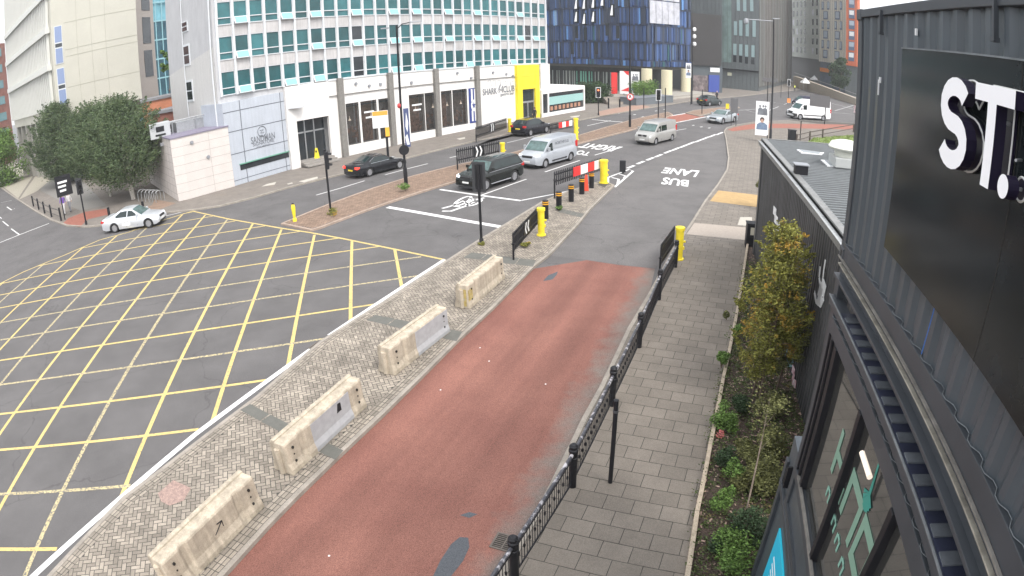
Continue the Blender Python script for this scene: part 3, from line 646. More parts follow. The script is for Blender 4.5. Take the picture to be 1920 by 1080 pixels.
# ---- road closure gates: a yellow pivot post and a picket gate with a board
def pivot(px, h, r, label, z=.11):
    t = thing('pivot_post', label, 'yellow post', G(*px, z=z), 0)
    b = MB(); b.lathe((0, 0, 0), [(r+.06, 0), (r+.06, .05), (r, .06), (r, h-.14), (r+.035, h-.13), (r+.035, h), (r-.04, h+.02), (0, h+.02)], 18); b.build('post', M['yellow'], t, smooth=35)
    b = MB(); b.tube([(r-.01, 0, h*.55), (r+.09, 0, h*.55)], .05, 8); b.box((r+.02, 0, h*.35), (.06, .1, .12)); b.build('hinge', M['yellow'], t); return t
def gate(pa, pb, za, zb, label, board, h=.62, low=.42, t0=None, n=None, side=-1, flip=False, leg=True):
    a, c = G(*pa, z=za), G(*pb, z=zb); a.z = .11; c.z = .11; ln = (c-a).length; t = thing('closure_gate', label, 'road gate', (a+c)/2, heading(a, c), 'picket gates hinged on yellow posts')
    b = MB()
    for z in (low+.14, low+h-.12): b.box((0, 0, z), (ln, .06, .08))
    b.build('rail', M['black'], t); b = MB(); k = n or int(ln/.19)
    for i in range(k+1):
        x = -ln/2+ln*i/k; b.hexa([(x-.032, -.02, low-.10), (x+.032, -.02, low-.10), (x+.032, .02, low-.10), (x-.032, .02, low-.10)], [(x-.032, -.02, low+h), (x+.032, -.02, low+h), (x+.032, .02, low+h), (x-.032, .02, low+h)])
        b.hexa([(x-.045, -.025, low+h), (x+.045, -.025, low+h), (x+.045, .025, low+h), (x-.045, .025, low+h)], [(x-.004, -.004, low+h+.09), (x+.004, -.004, low+h+.09), (x+.004, .004, low+h+.09), (x-.004, .004, low+h+.09)])
    b.build('picket', M['black'], t)
    if leg:
        b = MB(); b.box((-ln/2, 0, (low+.2)/2), (.07, .07, low+.2)); b.box((-ln/2, 0, low+.24), (.12, .12, .05)); b.build('leg', M['black'], t)
    y = side*.045; z0, z1 = low+.08, low+h-.02
    if board == 'chevron':
        bw_ = min(ln*.45, 1.1); b = MB(); b.box((0, y, (z0+z1)/2), (bw_, .02, z1-z0)); bo = b.build('chevron_board', M['black'], t)
        b = MB(); zc = (z0+z1)/2; dd = -.16 if flip else .16; hh = (z1-z0)/2*.92
        for x0 in (-.27, .13):
            q = [(x0-dd/2, zc+hh), (x0+.13-dd/2, zc+hh), (x0+.13+dd/2, zc), (x0+.13-dd/2, zc-hh), (x0-dd/2, zc-hh), (x0+dd/2, zc)]
            for tri in ((0, 1, 2, 5), (5, 2, 3, 4)): b.ext([(q[k_][0], y+side*.011, q[k_][1]) for k_ in tri], (0, side*.004, 0))
        o = b.build('white_chevron', M['white'], bo)
    elif board == 'redwhite':
        bw_ = ln*.62; x = ln/2-bw_-.05
        for i, cm in enumerate(('red', 'white', 'red', 'white')):
            b = MB(); b.box((x+bw_*(i+.5)/4, y, (z0+z1)/2), (bw_/4, .02, z1-z0)); b.build(cm+'_panel', M[cm], t)
    return t
pivot((1015, 441), 1.32, .16, 'yellow capped gate post on the paved island in front of the bollards')
gate((963, 487), (1008, 434), .11, .11, 'black picket gate with white chevrons hinged on the yellow capped post on the island', 'chevron', h=.66, low=.46, flip=True)
pivot((1132, 343), 1.5, .24, 'widest yellow gate post near the pointed tip of the island')
gate((1040, 372), (1126, 341), .11, .11, 'black picket gate with a red and white board behind the bollards', 'redwhite', h=.66, low=.85)
pivot((943, 300), 1.35, .17, 'yellow gate post behind the black four-wheel drive on the central reserve')
gate((858, 318), (936, 300), .11, .11, 'black picket gate with two white chevrons behind the black four-wheel drive', 'chevron', h=.9, low=.55)
pivot((956, 247), 1.35, .17, 'yellow gate post on the kerb just left of the small black SUV')
gate((893, 267), (950, 247), .11, .11, 'grey picket gate with white chevrons on the hotel kerb', 'chevron', h=.9, low=.45)
pivot((1080, 262), 2.0, .20, 'yellow gate post rising behind the white lettered van')
gate((1032, 272), (1073, 262), .11, .11, 'gate with a red and white board half hidden behind the white lettered van', 'redwhite', h=.6, low=1.25)
tp = pivot((1272, 486), 1.42, .17, 'yellow gate post on the slabbed footway at the end of the guard rail'); 
gate((1237, 508), (1262, 470), .11, .11, 'black picket gate with a red board folded back along the footway kerb', 'redwhite', h=.75, low=.32, n=14, side=1)
# ---- poles, signals, lamps
def pole(b, base, h, r0, r1=None, z0=0.0): b.lathe(base, [(r0, z0), (r1 or r0, h)], 10)
def hz(base, top, zb=.1):           # real height of a point seen straight above a ground point
    g = G(*base, z=zb); Dd = math.hypot(g.x, g.y); d = ray(*top); return g, H+Dd*d.z/math.hypot(d.x, d.y)-zb
def signal(base, top, label, face_az, head_off=(.0, 0), lit=None, back=True, wid=.3, zb=.1, hh=.98):
    g, h = hz(base, top, zb); t = thing('traffic_signal', label, 'traffic light', g, -R(face_az), 'traffic signals at the junction')
    b = MB(); pole(b, (0, 0, 0), h, .062); b.lathe((0, 0, 0), [(.10, 0), (.10, .25), (.065, .30)], 10); b.build('pole', M['black'], t, smooth=40)
    x0 = head_off[0]; zc = h-hh/2+head_off[1]
    b = MB(); b.box((x0, .12, zc), (wid, .2, hh)); b.build('head', M['black'], t, bevel=.03)
    if back: b = MB(); b.box((x0, .03, zc), (wid+.22, .015, hh+.22)); b.build('backing_board', M['blackboard'], t, bevel=.02)
    if back and face_az > 150:
        b = MB(); 
        for sx_ in (-1, 1): b.box((x0+sx_*(wid+.26)/2, .03, zc), (.06, .03, hh+.30)); b.box((x0, .03, zc+sx_*(hh+.26)/2), (wid+.30, .032, .06))
        b.build('white_border', M['white'], t)
    for k, z in enumerate((.3, 0, -.3)):
        b = MB(); b.tube([(x0, .22, zc+z), (x0, .225, zc+z)], .10, 12)
        b.build('lens', M['lit_red'] if (lit == 'red' and k == 0) else M['lens'], t)
        b = MB(); V = []; 
        for yy in (.22, .40):
            for q in range(9): a_ = math.pi*q/8; V.append((x0+.115*math.cos(a_), yy-(.0 if yy < .3 else .0), zc+z+.115*math.sin(a_)))
        b.mesh(V, [(q, q+1, 9+q+1, 9+q) for q in range(8)]); b.build('hood', M['black'], t)
    return t
M['blackboard'] = mat('signal_board', (.035, .036, .04), .6); M['lens'] = mat('unlit_lens', (.03, .03, .03), .2); M['lit_red'] = mat('lit_red_lens', (.9, .1, .05), .4, emit=((1, .15, .05), 3))
signal((621, 402), (610, 280), 'traffic light on the end of the brown central reserve, weeds at its foot', 80, (.28, -.1), back=False)
signal((903, 458), (900, 308), 'slim traffic light on the island, seen from behind against the four-wheel drive', 20, (.0, 0), wid=.42, hh=1.15)
signal((162, 421), (143, 338), 'traffic light on the red tactile paving by the silver car', 130, (.0, 0))
signal((1122, 216), (1121, 166), 'traffic light with a lit red lens outside the glass annex', 185, lit='red')
signal((1234, 232), (1235, 170), 'traffic light with a white-edged head above the silver people carrier', 175)
signal((1236, 205), (1236, 205-20), 'x', 0) if False else None
t = signal((1478, 190), (1478, 150), 'distant traffic light in front of the brown-clad block', 180); 
def lamp(base, top, arm, label, az, r=.085, zb=.1, arm_z=0):
    g, h = hz(base, top, zb); t = thing('street_lamp', label, 'street lamp', g, -R(az)); b = MB(); b.lathe((0, 0, 0), [(.13, 0), (.13, 1.3), (r, 1.35), (r*.75, h)], 12); b.build('column', M['black'], t, smooth=40)
    b = MB(); b.tube([(0, 0, h-.25), (arm*.4, 0, h+.05), (arm, 0, h+.12)], .035, 6); b.build('arm', M['black'], t)
    b = MB(); b.hexa([(arm-.1, -.12, h+.06), (arm+.7, -.09, h+.13), (arm+.7, .09, h+.13), (arm-.1, .12, h+.06)], [(arm-.1, -.10, h+.17), (arm+.65, -.06, h+.20), (arm+.65, .06, h+.20), (arm-.1, .10, h+.17)]); b.build('lantern', M['lampgrey'], t, bevel=.02); return t, g, h
M['lampgrey'] = mat('lamp_grey', (.25, .26, .28), .5)
tl, lg, lh = lamp((762, 352), (744, 47), .9, 'tall dark street lamp on the central reserve with a round black sign and hanging basket', -20)
b = MB(); b.box((.75*-1, 0, lh-.15), (.5, .2, .08)); b.build('rear_lantern', M['lampgrey'], tl)
b = MB(); b.tube([(0, -.12, 2.5), (0, -.15, 2.5)], .33, 20); b.build('round_sign', M['black'], tl); b = MB(); b.lathe((-.12, -.05, 4.9+.3), [(.04, 0), (.11, .08), (.12, .24), (.04, .32)], 10); b.build('red_lamp', mat('red_lantern', (.5, .05, .05), .5), tl, smooth=60)
b = MB(); b.box((0, .0, .9), (.22, .22, .3)); b.build('junction_box', M['black'], tl)
banner = MB(); banner.box((.30, 0, 3.9), (.34, .02, 2.5)); bo = banner.build('banner', mat('navy_banner', (.06, .08, .18), .7), tl)
b = MB(); b.face([(.22, -.015, 4.0), (.30, -.015, 4.9), (.40, -.015, 4.2), (.32, -.015, 3.6)]); b.face([(.16, -.015, 3.3), (.3, -.015, 3.5), (.42, -.015, 2.8), (.25, -.015, 2.8)]); b.build('white_print', M['white'], bo)
t2, g2, h2 = lamp((1181, 238), (1183, -40), .9, 'street lamp column carrying a round white sign ringed in red with a crossed letter', 60)
b = MB(); b.tube([(0, -.1, 3.25), (0, -.12, 3.25)], .36, 24); s_ = b.build('sign_face', M['white'], t2); s_.rotation_euler = (0, 0, R(60))
t2s = MB()
for k in range(24):
    a0_, a1_ = 2*math.pi*k/24, 2*math.pi*(k+1)/24
    t2s.face([(math.cos(a)*r_, -.125, 3.25+math.sin(a)*r_) for a, r_ in ((a0_, .36), (a1_, .36), (a1_, .27), (a0_, .27))])
t2s.tube([(-.2, -.126, 3.42), (.2, -.126, 3.05)], .02, 4); o = t2s.build('red_ring', M['red'], s_)
textobj('letter', 'R', .42, M['black'], frameM((0, -.127, 3.25), (1, 0, 0), (0, 0, 1), (0, -1, 0)), s_) if False else None
V, F = textmesh('R', .45, offset=.02); b = MB(); b.mesh([(v.x, -.124, 3.25+v.y) for v in V], F); b.build('letter', M['black'], s_)
t3, g3, h3 = lamp((1444, 268), (1450, 37), -.01, 'tall black lamp mast with a long arm above the poster banner', 0, r=.10)
# long arm to the left
gtop = G(1400, 38, 0); d0 = ray(1399, 36); Dm = math.hypot(g3.x, g3.y)*.985; az_ = math.atan2(d0.x, d0.y); e = Vector((math.sin(az_)*Dm, math.cos(az_)*Dm, H+Dm*d0.z/math.hypot(d0.x, d0.y)))
b = MB(); b.tube([g3+Vector((0, 0, h3-.15)), e], .06, 6); b.build('mast_arm', M['lampgrey'], t3, world=True)
b = MB(); b.lathe(e-Vector((0, 0, .5)), [(.05, 0), (.22, .1), (.25, .4), (.1, .6)], 10); b.build('camera_dome', M['lampgrey'], t3, world=True, smooth=50)
# ---- poster banner by the mast
def bannerpost(base, quad, label, mats, zb=.1):
    g = G(*base, z=zb); P_ = Plane((g.x, g.y), (g.x+1, g.y-.35)); t = thing('poster_banner', label, 'banner', g, 0)
    s0, z1 = P_.at(*quad[0]); s1, _ = P_.at(*quad[1]); _, z0 = P_.at(*quad[2])
    b = MB(); b.wallbox(P_, s0, s1, z0, z1, -.04, 0); bo = b.build('panel', M['white'], t, world=True)
    b = MB(); pole(b, g+Vector((0, 0, 0)), z0, .05); b.build('post', M['black'], t, world=True); return t, P_, s0, s1, z0, z1, bo
t, P_, s0, s1, z0, z1, bo = bannerpost((1438, 268), ((1418, 189), (1443, 190), (1418, 253)), 'tall white poster banner of people at the corner, strapped beside the black lamp mast', None)
M['photo_grey'] = mat('poster_grey', (.16, .17, .19), .6, var=.3, scale=3); M['photo_blue'] = mat('poster_denim', (.16, .22, .32), .6, var=.3, scale=4); M['hairbrown'] = mat('dark_hair', (.06, .04, .035), .8); M['skin'] = mat('skin', (.46, .28, .21), .6)
def figs(P_, s0, s1, z0, z1, parent, off=.004):
    w_ = s1-s0; h_ = z1-z0; b = MB()
    def blob(cx, cz, rx, rz_, m, o=off): b.face([P_.pt(s0+w_*(cx+rx*math.cos(k*math.pi/6)), z0+h_*(cz+rz_*math.sin(k*math.pi/6)), o) for k in range(12)], m)
    for cx in (.3, .55, .72): blob(cx, .86, .075, .035, 0); 
    b.face([P_.pt(s0+w_*x, z0+h_*z, off) for x, z in ((.12, .60), (.88, .60), (.84, .78), (.7, .82), (.5, .78), (.3, .83), (.17, .77))], 0)
    b.face([P_.pt(s0+w_*x, z0+h_*z, off) for x, z in ((.08, .17), (.92, .17), (.9, .32), (.66, .38), (.35, .38), (.12, .32))], 1)
    blob(.5, .47, .17, .07, 2, off*1.6); blob(.5, .43, .12, .055, 3, off*2.2)
    b.build('print', [M['photo_grey'], M['photo_blue'], M['hairbrown'], M['skin']], parent, world=True)
figs(P_, s0, s1, z0, z1, bo)
for q, base, lab in ((((1162, 133), (1179, 133), (1162, 176)), (1170, 181), 'white banner with a red corner wedge in front of the blue building'), (((1183, 134), (1199, 134), (1183, 177)), (1191, 182), 'white banner printed with dark figures beside the red-wedge banner'), (((1286, 118), (1296, 118), (1286, 146)), (1295, 196), 'small high banner on a pole in front of the dark box building')):
    t, P_, s0, s1, z0, z1, bo = bannerpost(base, q, lab, None)
    if 'red' in lab[:30]:
        b = MB()
        b.face([P_.pt(s0+(s1-s0)*x, z0+(z1-z0)*z, .01) for x, z in ((.4, 1), (1, 1), (1, .82), (.75, .86))]); b.face([P_.pt(s0+(s1-s0)*x, z0+(z1-z0)*z, .01) for x, z in ((.1, .14), (1, .30), (1, .12))]); b.build('red_print', M['red'], bo, world=True)
    else: figs(P_, s0, s1, z0, z1, bo, .012)
# red feather flag
g = G(1152, 180, z=.1); t = thing('red_banner', 'narrow red banner standing left of the white banners by the steps', 'banner', g); b = MB(); b.box((0, 0, 2.2), (1.0, .05, 3.6)); b.build('panel', M['red'], t); b = MB(); b.box((0, .05, 1.6), (.08, .05, 3.2)); b.build('post', M['black'], t)
# signs
def signboard(base, quad, label, face, thick=.04, name='road_sign', cat='sign', az=None, post=.05, zb=.1, legs=1):
    g = G(*base, z=zb); t_ = Vector((-g.y, g.x)).normalized() if az is None else Vector((math.sin(R(az)), math.cos(R(az))))
    P_ = Plane((g.x, g.y), (g.x+t_.x, g.y+t_.y)); q = [P_.at(*p) for p in quad]; s0, s1 = min(v[0] for v in q), max(v[0] for v in q); z0, z1 = min(v[1] for v in q), max(v[1] for v in q)
    t = thing(name, label, cat, g); b = MB(); b.wallbox(P_, s0, s1, z0, z1, .06, .06+thick); bo = b.build('board', face, t, world=True)
    for k in range(legs):
        s_ = 0 if legs == 1 else (s0+.15, s1-.15)[k]
        b = MB(); p = P_.pt(s_, 0, 0); b.lathe((p.x, p.y, zb), [(post, 0), (post, z1-zb-.05)], 8); b.build('post', M['black'], t, world=True)
    return t, P_, s0, s1, z0, z1, bo
t, P_, s0, s1, z0, z1, bo = signboard((729, 297), ((697, 209), (729, 238)), 'white roadworks information board with an orange header strip above the footway', M['white'], post=.06)
b = MB(); b.wallbox(P_, s0+.03, s1-.03, z1-(z1-z0)*.28, z1-.03, .1, .106); b.build('header', mat('orange_print', (.8, .35, .05), .6), bo, world=True)
b = MB(); 
for k in range(3): b.wallbox(P_, s0+.1, s1-.1-.2*k, z0+(z1-z0)*(.2+.15*k), z0+(z1-z0)*(.23+.15*k), .1, .104)
b.build('faint_text', mat('pale_print', (.6, .62, .68), .6), bo, world=True)
t, P_, s0, s1, z0, z1, bo = signboard((727, 299), ((722, 239), (731, 255)), 'small amber panel fixed on the post below the roadworks board', mat('amber_panel', (.85, .45, .05), .5), post=.05)
t, P_, s0, s1, z0, z1, bo = signboard((122, 412), ((101, 333), (137, 362)), 'large black direction sign with white route symbol on the left corner', M['black'], legs=1, post=.05)
b = MB(); w_ = s1-s0; h_ = z1-z0
for c, d in (((.55, .68), (.6, .1)), ((.6, .48), (.5, .1)), ((.58, .27), (.4, .1))): b.wallbox(P_, s0+w_*(c[0]-d[0]/2), s0+w_*(c[0]+d[0]/2), z0+h_*(c[1]-d[1]/2), z0+h_*(c[1]+d[1]/2), .1, .106)
b.build('white_symbol', M['white'], bo, world=True)
t, *_ = signboard((1376, 236), ((1370, 184), (1383, 212)), 'grey back of a road sign on twin posts beside the silver coupe', M['signback'] if 'signback' in M else M.setdefault('signback', mat('sign_back_grey', (.13, .13, .135), .6)), legs=2, post=.035)
t, *_ = signboard((1546, 233), ((1519, 176), (1556, 203)), 'large grey back of a direction sign in front of the white box van', M['signback'], post=.07)
t, *_ = signboard((1362, 212), ((1361, 194), (1367, 204)), 'small yellow traffic marker beside the silver coupe', M['yellow'], post=.04)
t, *_ = signboard((1476, 196), ((1476, 184), (1482, 193)), 'small orange marker board in front of the white box van', mat('orange_sign', (.85, .3, .08), .5), post=.04)
t, *_ = signboard((1437, 230), ((1430, 145), (1457, 155)), 'dark parking sign board with pale panels beside the lamp mast', M['signback'], post=.06)
t, *_ = signboard((1168, 325), ((1162, 300), (1173, 322)), 'black back of the small marker standing in the hatched tip of the island', M['black'], post=.06, zb=0, thick=.12, name='traffic_marker', cat='marker')
# short black posts
def post(base, top, r, label, zb=.1, cap=True, name='footway_post'):
    g, h = hz(base, top, zb); t = thing(name, label, 'post', g); b = MB(); b.lathe((0, 0, 0), [(r, 0), (r, h-.02), (r+.008, h-.015), (r*.6, h)], 12); b.build('shaft', M['black'], t, smooth=40)
    b = MB(); b.lathe((0, 0, 0), [(r+.012, h*.86), (r+.012, h*.885)], 12); b.build('collar', mat('scuffed_black', (.07, .07, .075), .4), t) if cap else None; return t
post((1144, 905), (1156, 749), .05, 'thin black signless post standing alone on the slabbed footway')
post((752+7, 296), (757, 262), .05, 'x') if False else None
for base, top, lab in (((1141, 203), (1141, 184), 'black bollard left of the steps by the blue building'), ((1162, 201), (1162, 186), 'black bollard in front of the steps by the blue building'), ((205, 404), (205, 388), 'short black bollard behind the silver car boot'), ((269, 392), (268, 377), 'short black bollard behind the silver car roof'), ((46, 310), (46, 301), 'small dark bollard on the far left pavement')):
    post(base, top, .11, lab, cap=False, name='bollard')
t = thing('yellow_beacon', 'yellow traffic beacon at the near tip of the brown central reserve', 'beacon', G(553, 415, z=.1)); b = MB(); b.lathe((0, 0, 0), [(.12, 0), (.12, .15), (.07, .2), (.10, .45), (.13, .8), (.09, 1.0), (.03, 1.05)], 10); b.build('body', M['yellow'], t, smooth=50); b = MB(); b.lathe((0, 0, 0), [(.1, .98), (.06, 1.06), (.0, 1.08)], 8); b.build('cap', M['black'], t)
# guard posts with rail on the left corner
cg = [G(x, y, z=.1) for x, y in ((63, 387), (73, 393), (84, 400), (97, 407), (115, 414))]; t = thing('corner_railing', 'row of five black posts with a rail at the left corner kerb', 'railing', cg[0])
for p in cg: b = MB(); b.lathe(p, [(.085, 0), (.085, 1.05), (.05, 1.1)], 10); b.build('post', M['black'], t, world=True)
for a, c in zip(cg[:-1], cg[1:]): b = MB(); b.tube([a+Z3*.85, c+Z3*.85], .03, 6); b.tube([a+Z3*.35, c+Z3*.35], .02, 6); b.build('rail', M['black'], t, world=True)
# cycle hoops by the white wall
r0 = None
for i in range(6):
    loc = G(268+i*6.6, 375-(.2 if i else 0)+i*.55, z=.1); lab = 'galvanised cycle hoop, '+('first, nearest the tree trunk', 'second from the tree trunk', 'third from the tree trunk', 'fourth from the tree trunk', 'fifth, next to last before the white wall', 'last, closest to the white wall')[i]
    if r0 is None:
        r0 = thing('cycle_hoop', lab, 'cycle stand', loc, R(50), 'row of cycle hoops by the white wall'); b = MB()
        b.tube([(-.38, 0, 0), (-.38, 0, .55)]+[(-.38*math.cos(k*math.pi/8), 0, .6+.28*math.sin(k*math.pi/8)) for k in range(9)]+[(.38, 0, .55), (.38, 0, 0)], .03, 6); b.build('hoop', M['steel'], r0, smooth=60)
    else: copy_thing(r0, loc, R(50), lab)
# timber style railing right of the mast, beyond the low building
tr = [G(x, y, z=.1) for x, y in ((1493, 272), (1518, 265), (1542, 260), (1600, 248), (1650, 244))]; t = thing('knee_rail', 'dark post and rail fence around the grass bank', 'fence', tr[0])
for p in tr: b = MB(); b.box(p+Z3*.55, (.14, .14, 1.1), R(20)); b.build('post', M['brownpost'] if 'brownpost' in M else M.setdefault('brownpost', mat('dark_timber', (.075, .06, .05), .8)), t, world=True)
for a, c in zip(tr[:-1], tr[1:]):
    b = MB(); b.tube([a+Z3*1.0, c+Z3*1.0], .055, 6); b.tube([a+Z3*.5, c+Z3*.5], .05, 6); b.build('rail', M['brownpost'], t, world=True)
t = thing('litter_bin', 'black litter bin at the corner of the low dark building beyond the planting bed', 'bin', G(1407, 462, z=.1), R(-15)); b = MB(); b.box((0, 0, .55), (.55, .5, 1.1)); b.build('body', M['black'], t, bevel=.03); b = MB(); b.box((0, 0, 1.13), (.6, .55, .06)); b.build('lid', M['black'], t, bevel=.02); b = MB(); b.box((.05, -.26, .8), (.3, .02, .35)); b.build('pale_notice', mat('cream_notice', (.6, .56, .45), .7), t)
t = thing('litter_bin', 'dark litter bin near the post and rail fence beyond the low roof', 'bin', G(1484, 268, z=.1)); b = MB(); b.box((0, 0, .65), (.7, .6, 1.3)); b.build('body', M['black'], t, bevel=.04); b = MB(); b.box((0, 0, 1.33), (.76, .66, .06)); b.build('lid', M['black'], t)
for base, top, lab in (((1500, 264), (1500, 226), 'thin grey post with a small flat sign near the fence'), ((1187, 210), (1187, 190), 'x'), ((1604, 227), (1604, 165), 'thin black pole at the edge of the dark container')):
    if lab != 'x': post(base, top, .05, lab, cap=False)
for base, top, lab in (((1247, 230), (1248, 165), 'slim dark pole behind the silver people carrier'), ((1207, 205), (1207, 165), 'thin dark pole on the pink crossing paving'), ((1316, 213), (1316, 168), 'thin dark pole on the crossing island in front of the dark hatchback'), ((1464, 183), (1464, 150), 'dark pole near the brown cladding corner')):
    post(base, top, .06, lab, cap=False)
t = thing('camera_mast', 'tall mast with white camera units at the corner of the blue building', 'mast', G(1297, 195, z=.1)); b = MB(); b.lathe((0, 0, 0), [(.1, 0), (.07, 13)], 8); b.build('column', M['black'], t)
for z in (11.3, 10.2, 9.0): b = MB(); b.lathe((.35, 0, z), [(.05, 0), (.28, .15), (.28, .5), (.1, .65)], 8); b.build('camera_unit', M['white'], t)
# ================================================================ VEHICLES
def paint(name, col, rough=.28, metal=.3): return mat(name, col, rough, metal=metal, coat=.15, spec=.4, var=.04, scale=2)
M['glass'] = mat('car_glass', (.012, .022, .022), .05, spec=.6); M['screen'] = mat('windscreen_glass', (.07, .115, .11), .10, var=.5, scale=2.5, spec=.6); M['hubdark'] = mat('hub_grey', (.13, .13, .135), .5); M['tyre'] = mat('tyre', (.022, .022, .023), .85); M['rim'] = mat('alloy_rim', (.45, .45, .47), .35, metal=.7)  # windscreen colour lightened to carry the sky's reflection
M['trim'] = mat('black_trim', (.02, .02, .022), .55); M['headlamp'] = mat('headlamp', (.75, .78, .82), .12, spec=.9); M['taillamp'] = mat('tail_lamp', (.5, .02, .02), .25); M['plate_w'] = mat('white_plate', (.75, .75, .73), .5); M['plate_y'] = mat('yellow_plate', (.8, .6, .05), .5)
M['headlamp_on'] = mat('lit_headlamp', (.9, .92, 1), .2, emit=((.9, .95, 1), 1.6)); M['tail_on'] = mat('lit_tail_lamp', (.8, .03, .02), .3, emit=((1, .05, .03), 1.2)); M['chrome'] = mat('chrome', (.6, .6, .62), .15, metal=1)
def lerp(tab, x):
    if x <= tab[0][0]: return tab[0][1]
    for (a, p), (b, q) in zip(tab[:-1], tab[1:]):
        if x <= b: return p+(q-p)*(x-a)/(b-a)
    return tab[-1][1]
def car(label, cat, name, wheels, spec, body, lit=False, scale=1.0, right=False, roofmat=None, extra=None, tailon=False):
    """wheels: pixel feet of the rear and front wheel on the side we see; +x is forward."""
    L_, W, Hh, wb, rw = spec['L'], spec['W'], spec['H'], spec['wb'], spec['r']
    r, f = G(*wheels[0]), G(*wheels[1]); u = (f-r).normalized()
    if 'az' in spec: u = pol(spec['az'], 1)
    mid = (r+f)/2; n_ = Vector((-u.y, u.x, 0)); sgn = 1 if n_.dot(-mid) < 0 else -1      # centre lies away from the viewer
    loc = mid+n_*sgn*(W/2-.12)*scale
    t = thing(name, label, cat, loc, math.atan2(u.y, u.x)); t.scale = (scale,)*3
    xr, xf = -wb/2, wb/2; fo = spec['fo']; x1 = xf+fo; x0 = x1-L_
    top = spec['deck']                         # (x from nose backwards as fraction, z) of the bonnet, waist and boot
    def ztop(x): return lerp(top, (x1-x)/L_)
    ar = rw+.055; xs = set([x0, x0+.04, x0+.12, x1, x1-.04, x1-.12, x1-.3, x0+.3])
    for xc in (xr, xf):
        for k in range(13): a = math.pi*k/12; xs.add(round(xc+ar*math.cos(a), 4))
        xs.add(xc+ar+.001); xs.add(xc-ar-.001)
    k = x0
    while k < x1: xs.add(round(k, 3)); k += .17
    xs = sorted(xs); xs = [x for i, x in enumerate(xs) if i == 0 or x-xs[i-1] > .0009]
    zc = rw; sill = spec.get('sill', .20)
    def zbot(x):
        z = sill+ .10*max(0, (abs(x-(x0+x1)/2)-(L_/2-.25))/.25)
        for xc in (xr, xf):
            if abs(x-xc) <= ar+1e-6: z = max(z, zc+math.sqrt(max(0, ar*ar-(x-xc)**2)))
        return z
    def wid(x, z):
        e = max(0, (x-(x1-.75))/.75); g_ = max(0, ((x0+.6)-x)/.6); pf = spec.get('round', .30)
        w_ = W/2*(1-pf*e*e*.55)*(1-.10*g_*g_)
        zt = ztop(x); h = (z-sill)/(max(.3, zt-sill)); return w_*(.955+.045*math.sin(math.pi*min(1, max(0, h*.9+.1))))*(1-.06*max(0, h-.75)/.25)
    V = []; m_ = 13
    for x in xs:
        zb, zt = zbot(x), ztop(x); e = max(0, (x-(x1-.14))/.14); g_ = max(0, ((x0+.12)-x)/.12); zt2 = zt-.10*e*e-.05*g_*g_; 
        lv = [zb, zb+(zt2-zb)*.3, zb+(zt2-zb)*.62, zb+(zt2-zb)*.86, zt2-.015]
        half = [(wid(x, z), z) for z in lv]+[(wid(x, zt)*.86, zt2+.012)]
        ring_ = [(-y, z) for y, z in half]+[(0, zt2+.03)]+[(y, z) for y, z in half[::-1]]
        V += [(x, y, z) for y, z in ring_]
    n = len(xs); F = [(i*m_+j, i*m_+j+1, (i+1)*m_+j+1, (i+1)*m_+j) for i in range(n-1) for j in range(m_-1)]+[tuple(range(m_)), tuple((n-1)*m_+j for j in range(m_))]
    b = MB(); b.mesh(V, F); bo = b.build('body', body, t, smooth=32)
    b = MB(); b.box(((x0+x1)/2, 0, sill+.12), (L_-.7, W*.78, .25)); b.box(((xr+xf)/2, 0, sill+.02), (wb-2*ar, W*.93, .08)); b.build('underbody', M['trim'], t)
    # cabin: points run nose-side glass base -> roof -> tail-side glass base
    C_ = [(x1-fr*L_, z) for fr, z in spec['cabin']]; wbelt, wroof = W/2*.93, W/2*spec.get('tumble', .70); zb_ = min(C_[0][1], C_[-1][1])-.06; zr = max(z for _, z in C_)
    def cy(z): return wbelt+(wroof-wbelt)*max(0, min(1, (z-zb_)/(zr-zb_)))**1.25
    P_ = [(C_[0][0], zb_)]+C_+[(C_[-1][0], zb_)]; b = MB(); V = []; zs = sorted(set([zb_+(zr-zb_)*k/6 for k in range(7)]))
    def col(x):      # top of the cabin at x
        z = -1
        for (xa, za), (xb, zb2) in zip(C_[:-1], C_[1:]):
            lo, hi = min(xa, xb), max(xa, xb)
            if lo <= x <= hi: z = max(z, za+(zb2-za)*(0 if xa == xb else (x-xa)/(xb-xa)))
        return z
    xx = sorted(set([x for x, _ in C_]+[C_[-1][0]+(C_[0][0]-C_[-1][0])*k/22 for k in range(23)])); V = []; 
    for x in xx:
        zt = max(zb_+.01, col(x)); ring_ = []
        for k in range(6): z = zb_+(zt-zb_)*k/5*.97; ring_.append((cy(z), z))
        ring_.append((cy(zt)*.93, zt)); ring_.append((cy(zt)*.5, zt+.02)); full = [(-y, z) for y, z in ring_]+[(y, z) for y, z in ring_[::-1]]; V += [(x, y, z) for y, z in full]
    m2 = 16; F = [(i*m2+j, i*m2+j+1, (i+1)*m2+j+1, (i+1)*m2+j) for i in range(len(xx)-1) for j in range(m2-1)]+[tuple(range(m2)), tuple((len(xx)-1)*m2+j for j in range(m2))]
    b.mesh(V, F); cab = b.build('cabin', roofmat or body, t, smooth=30)
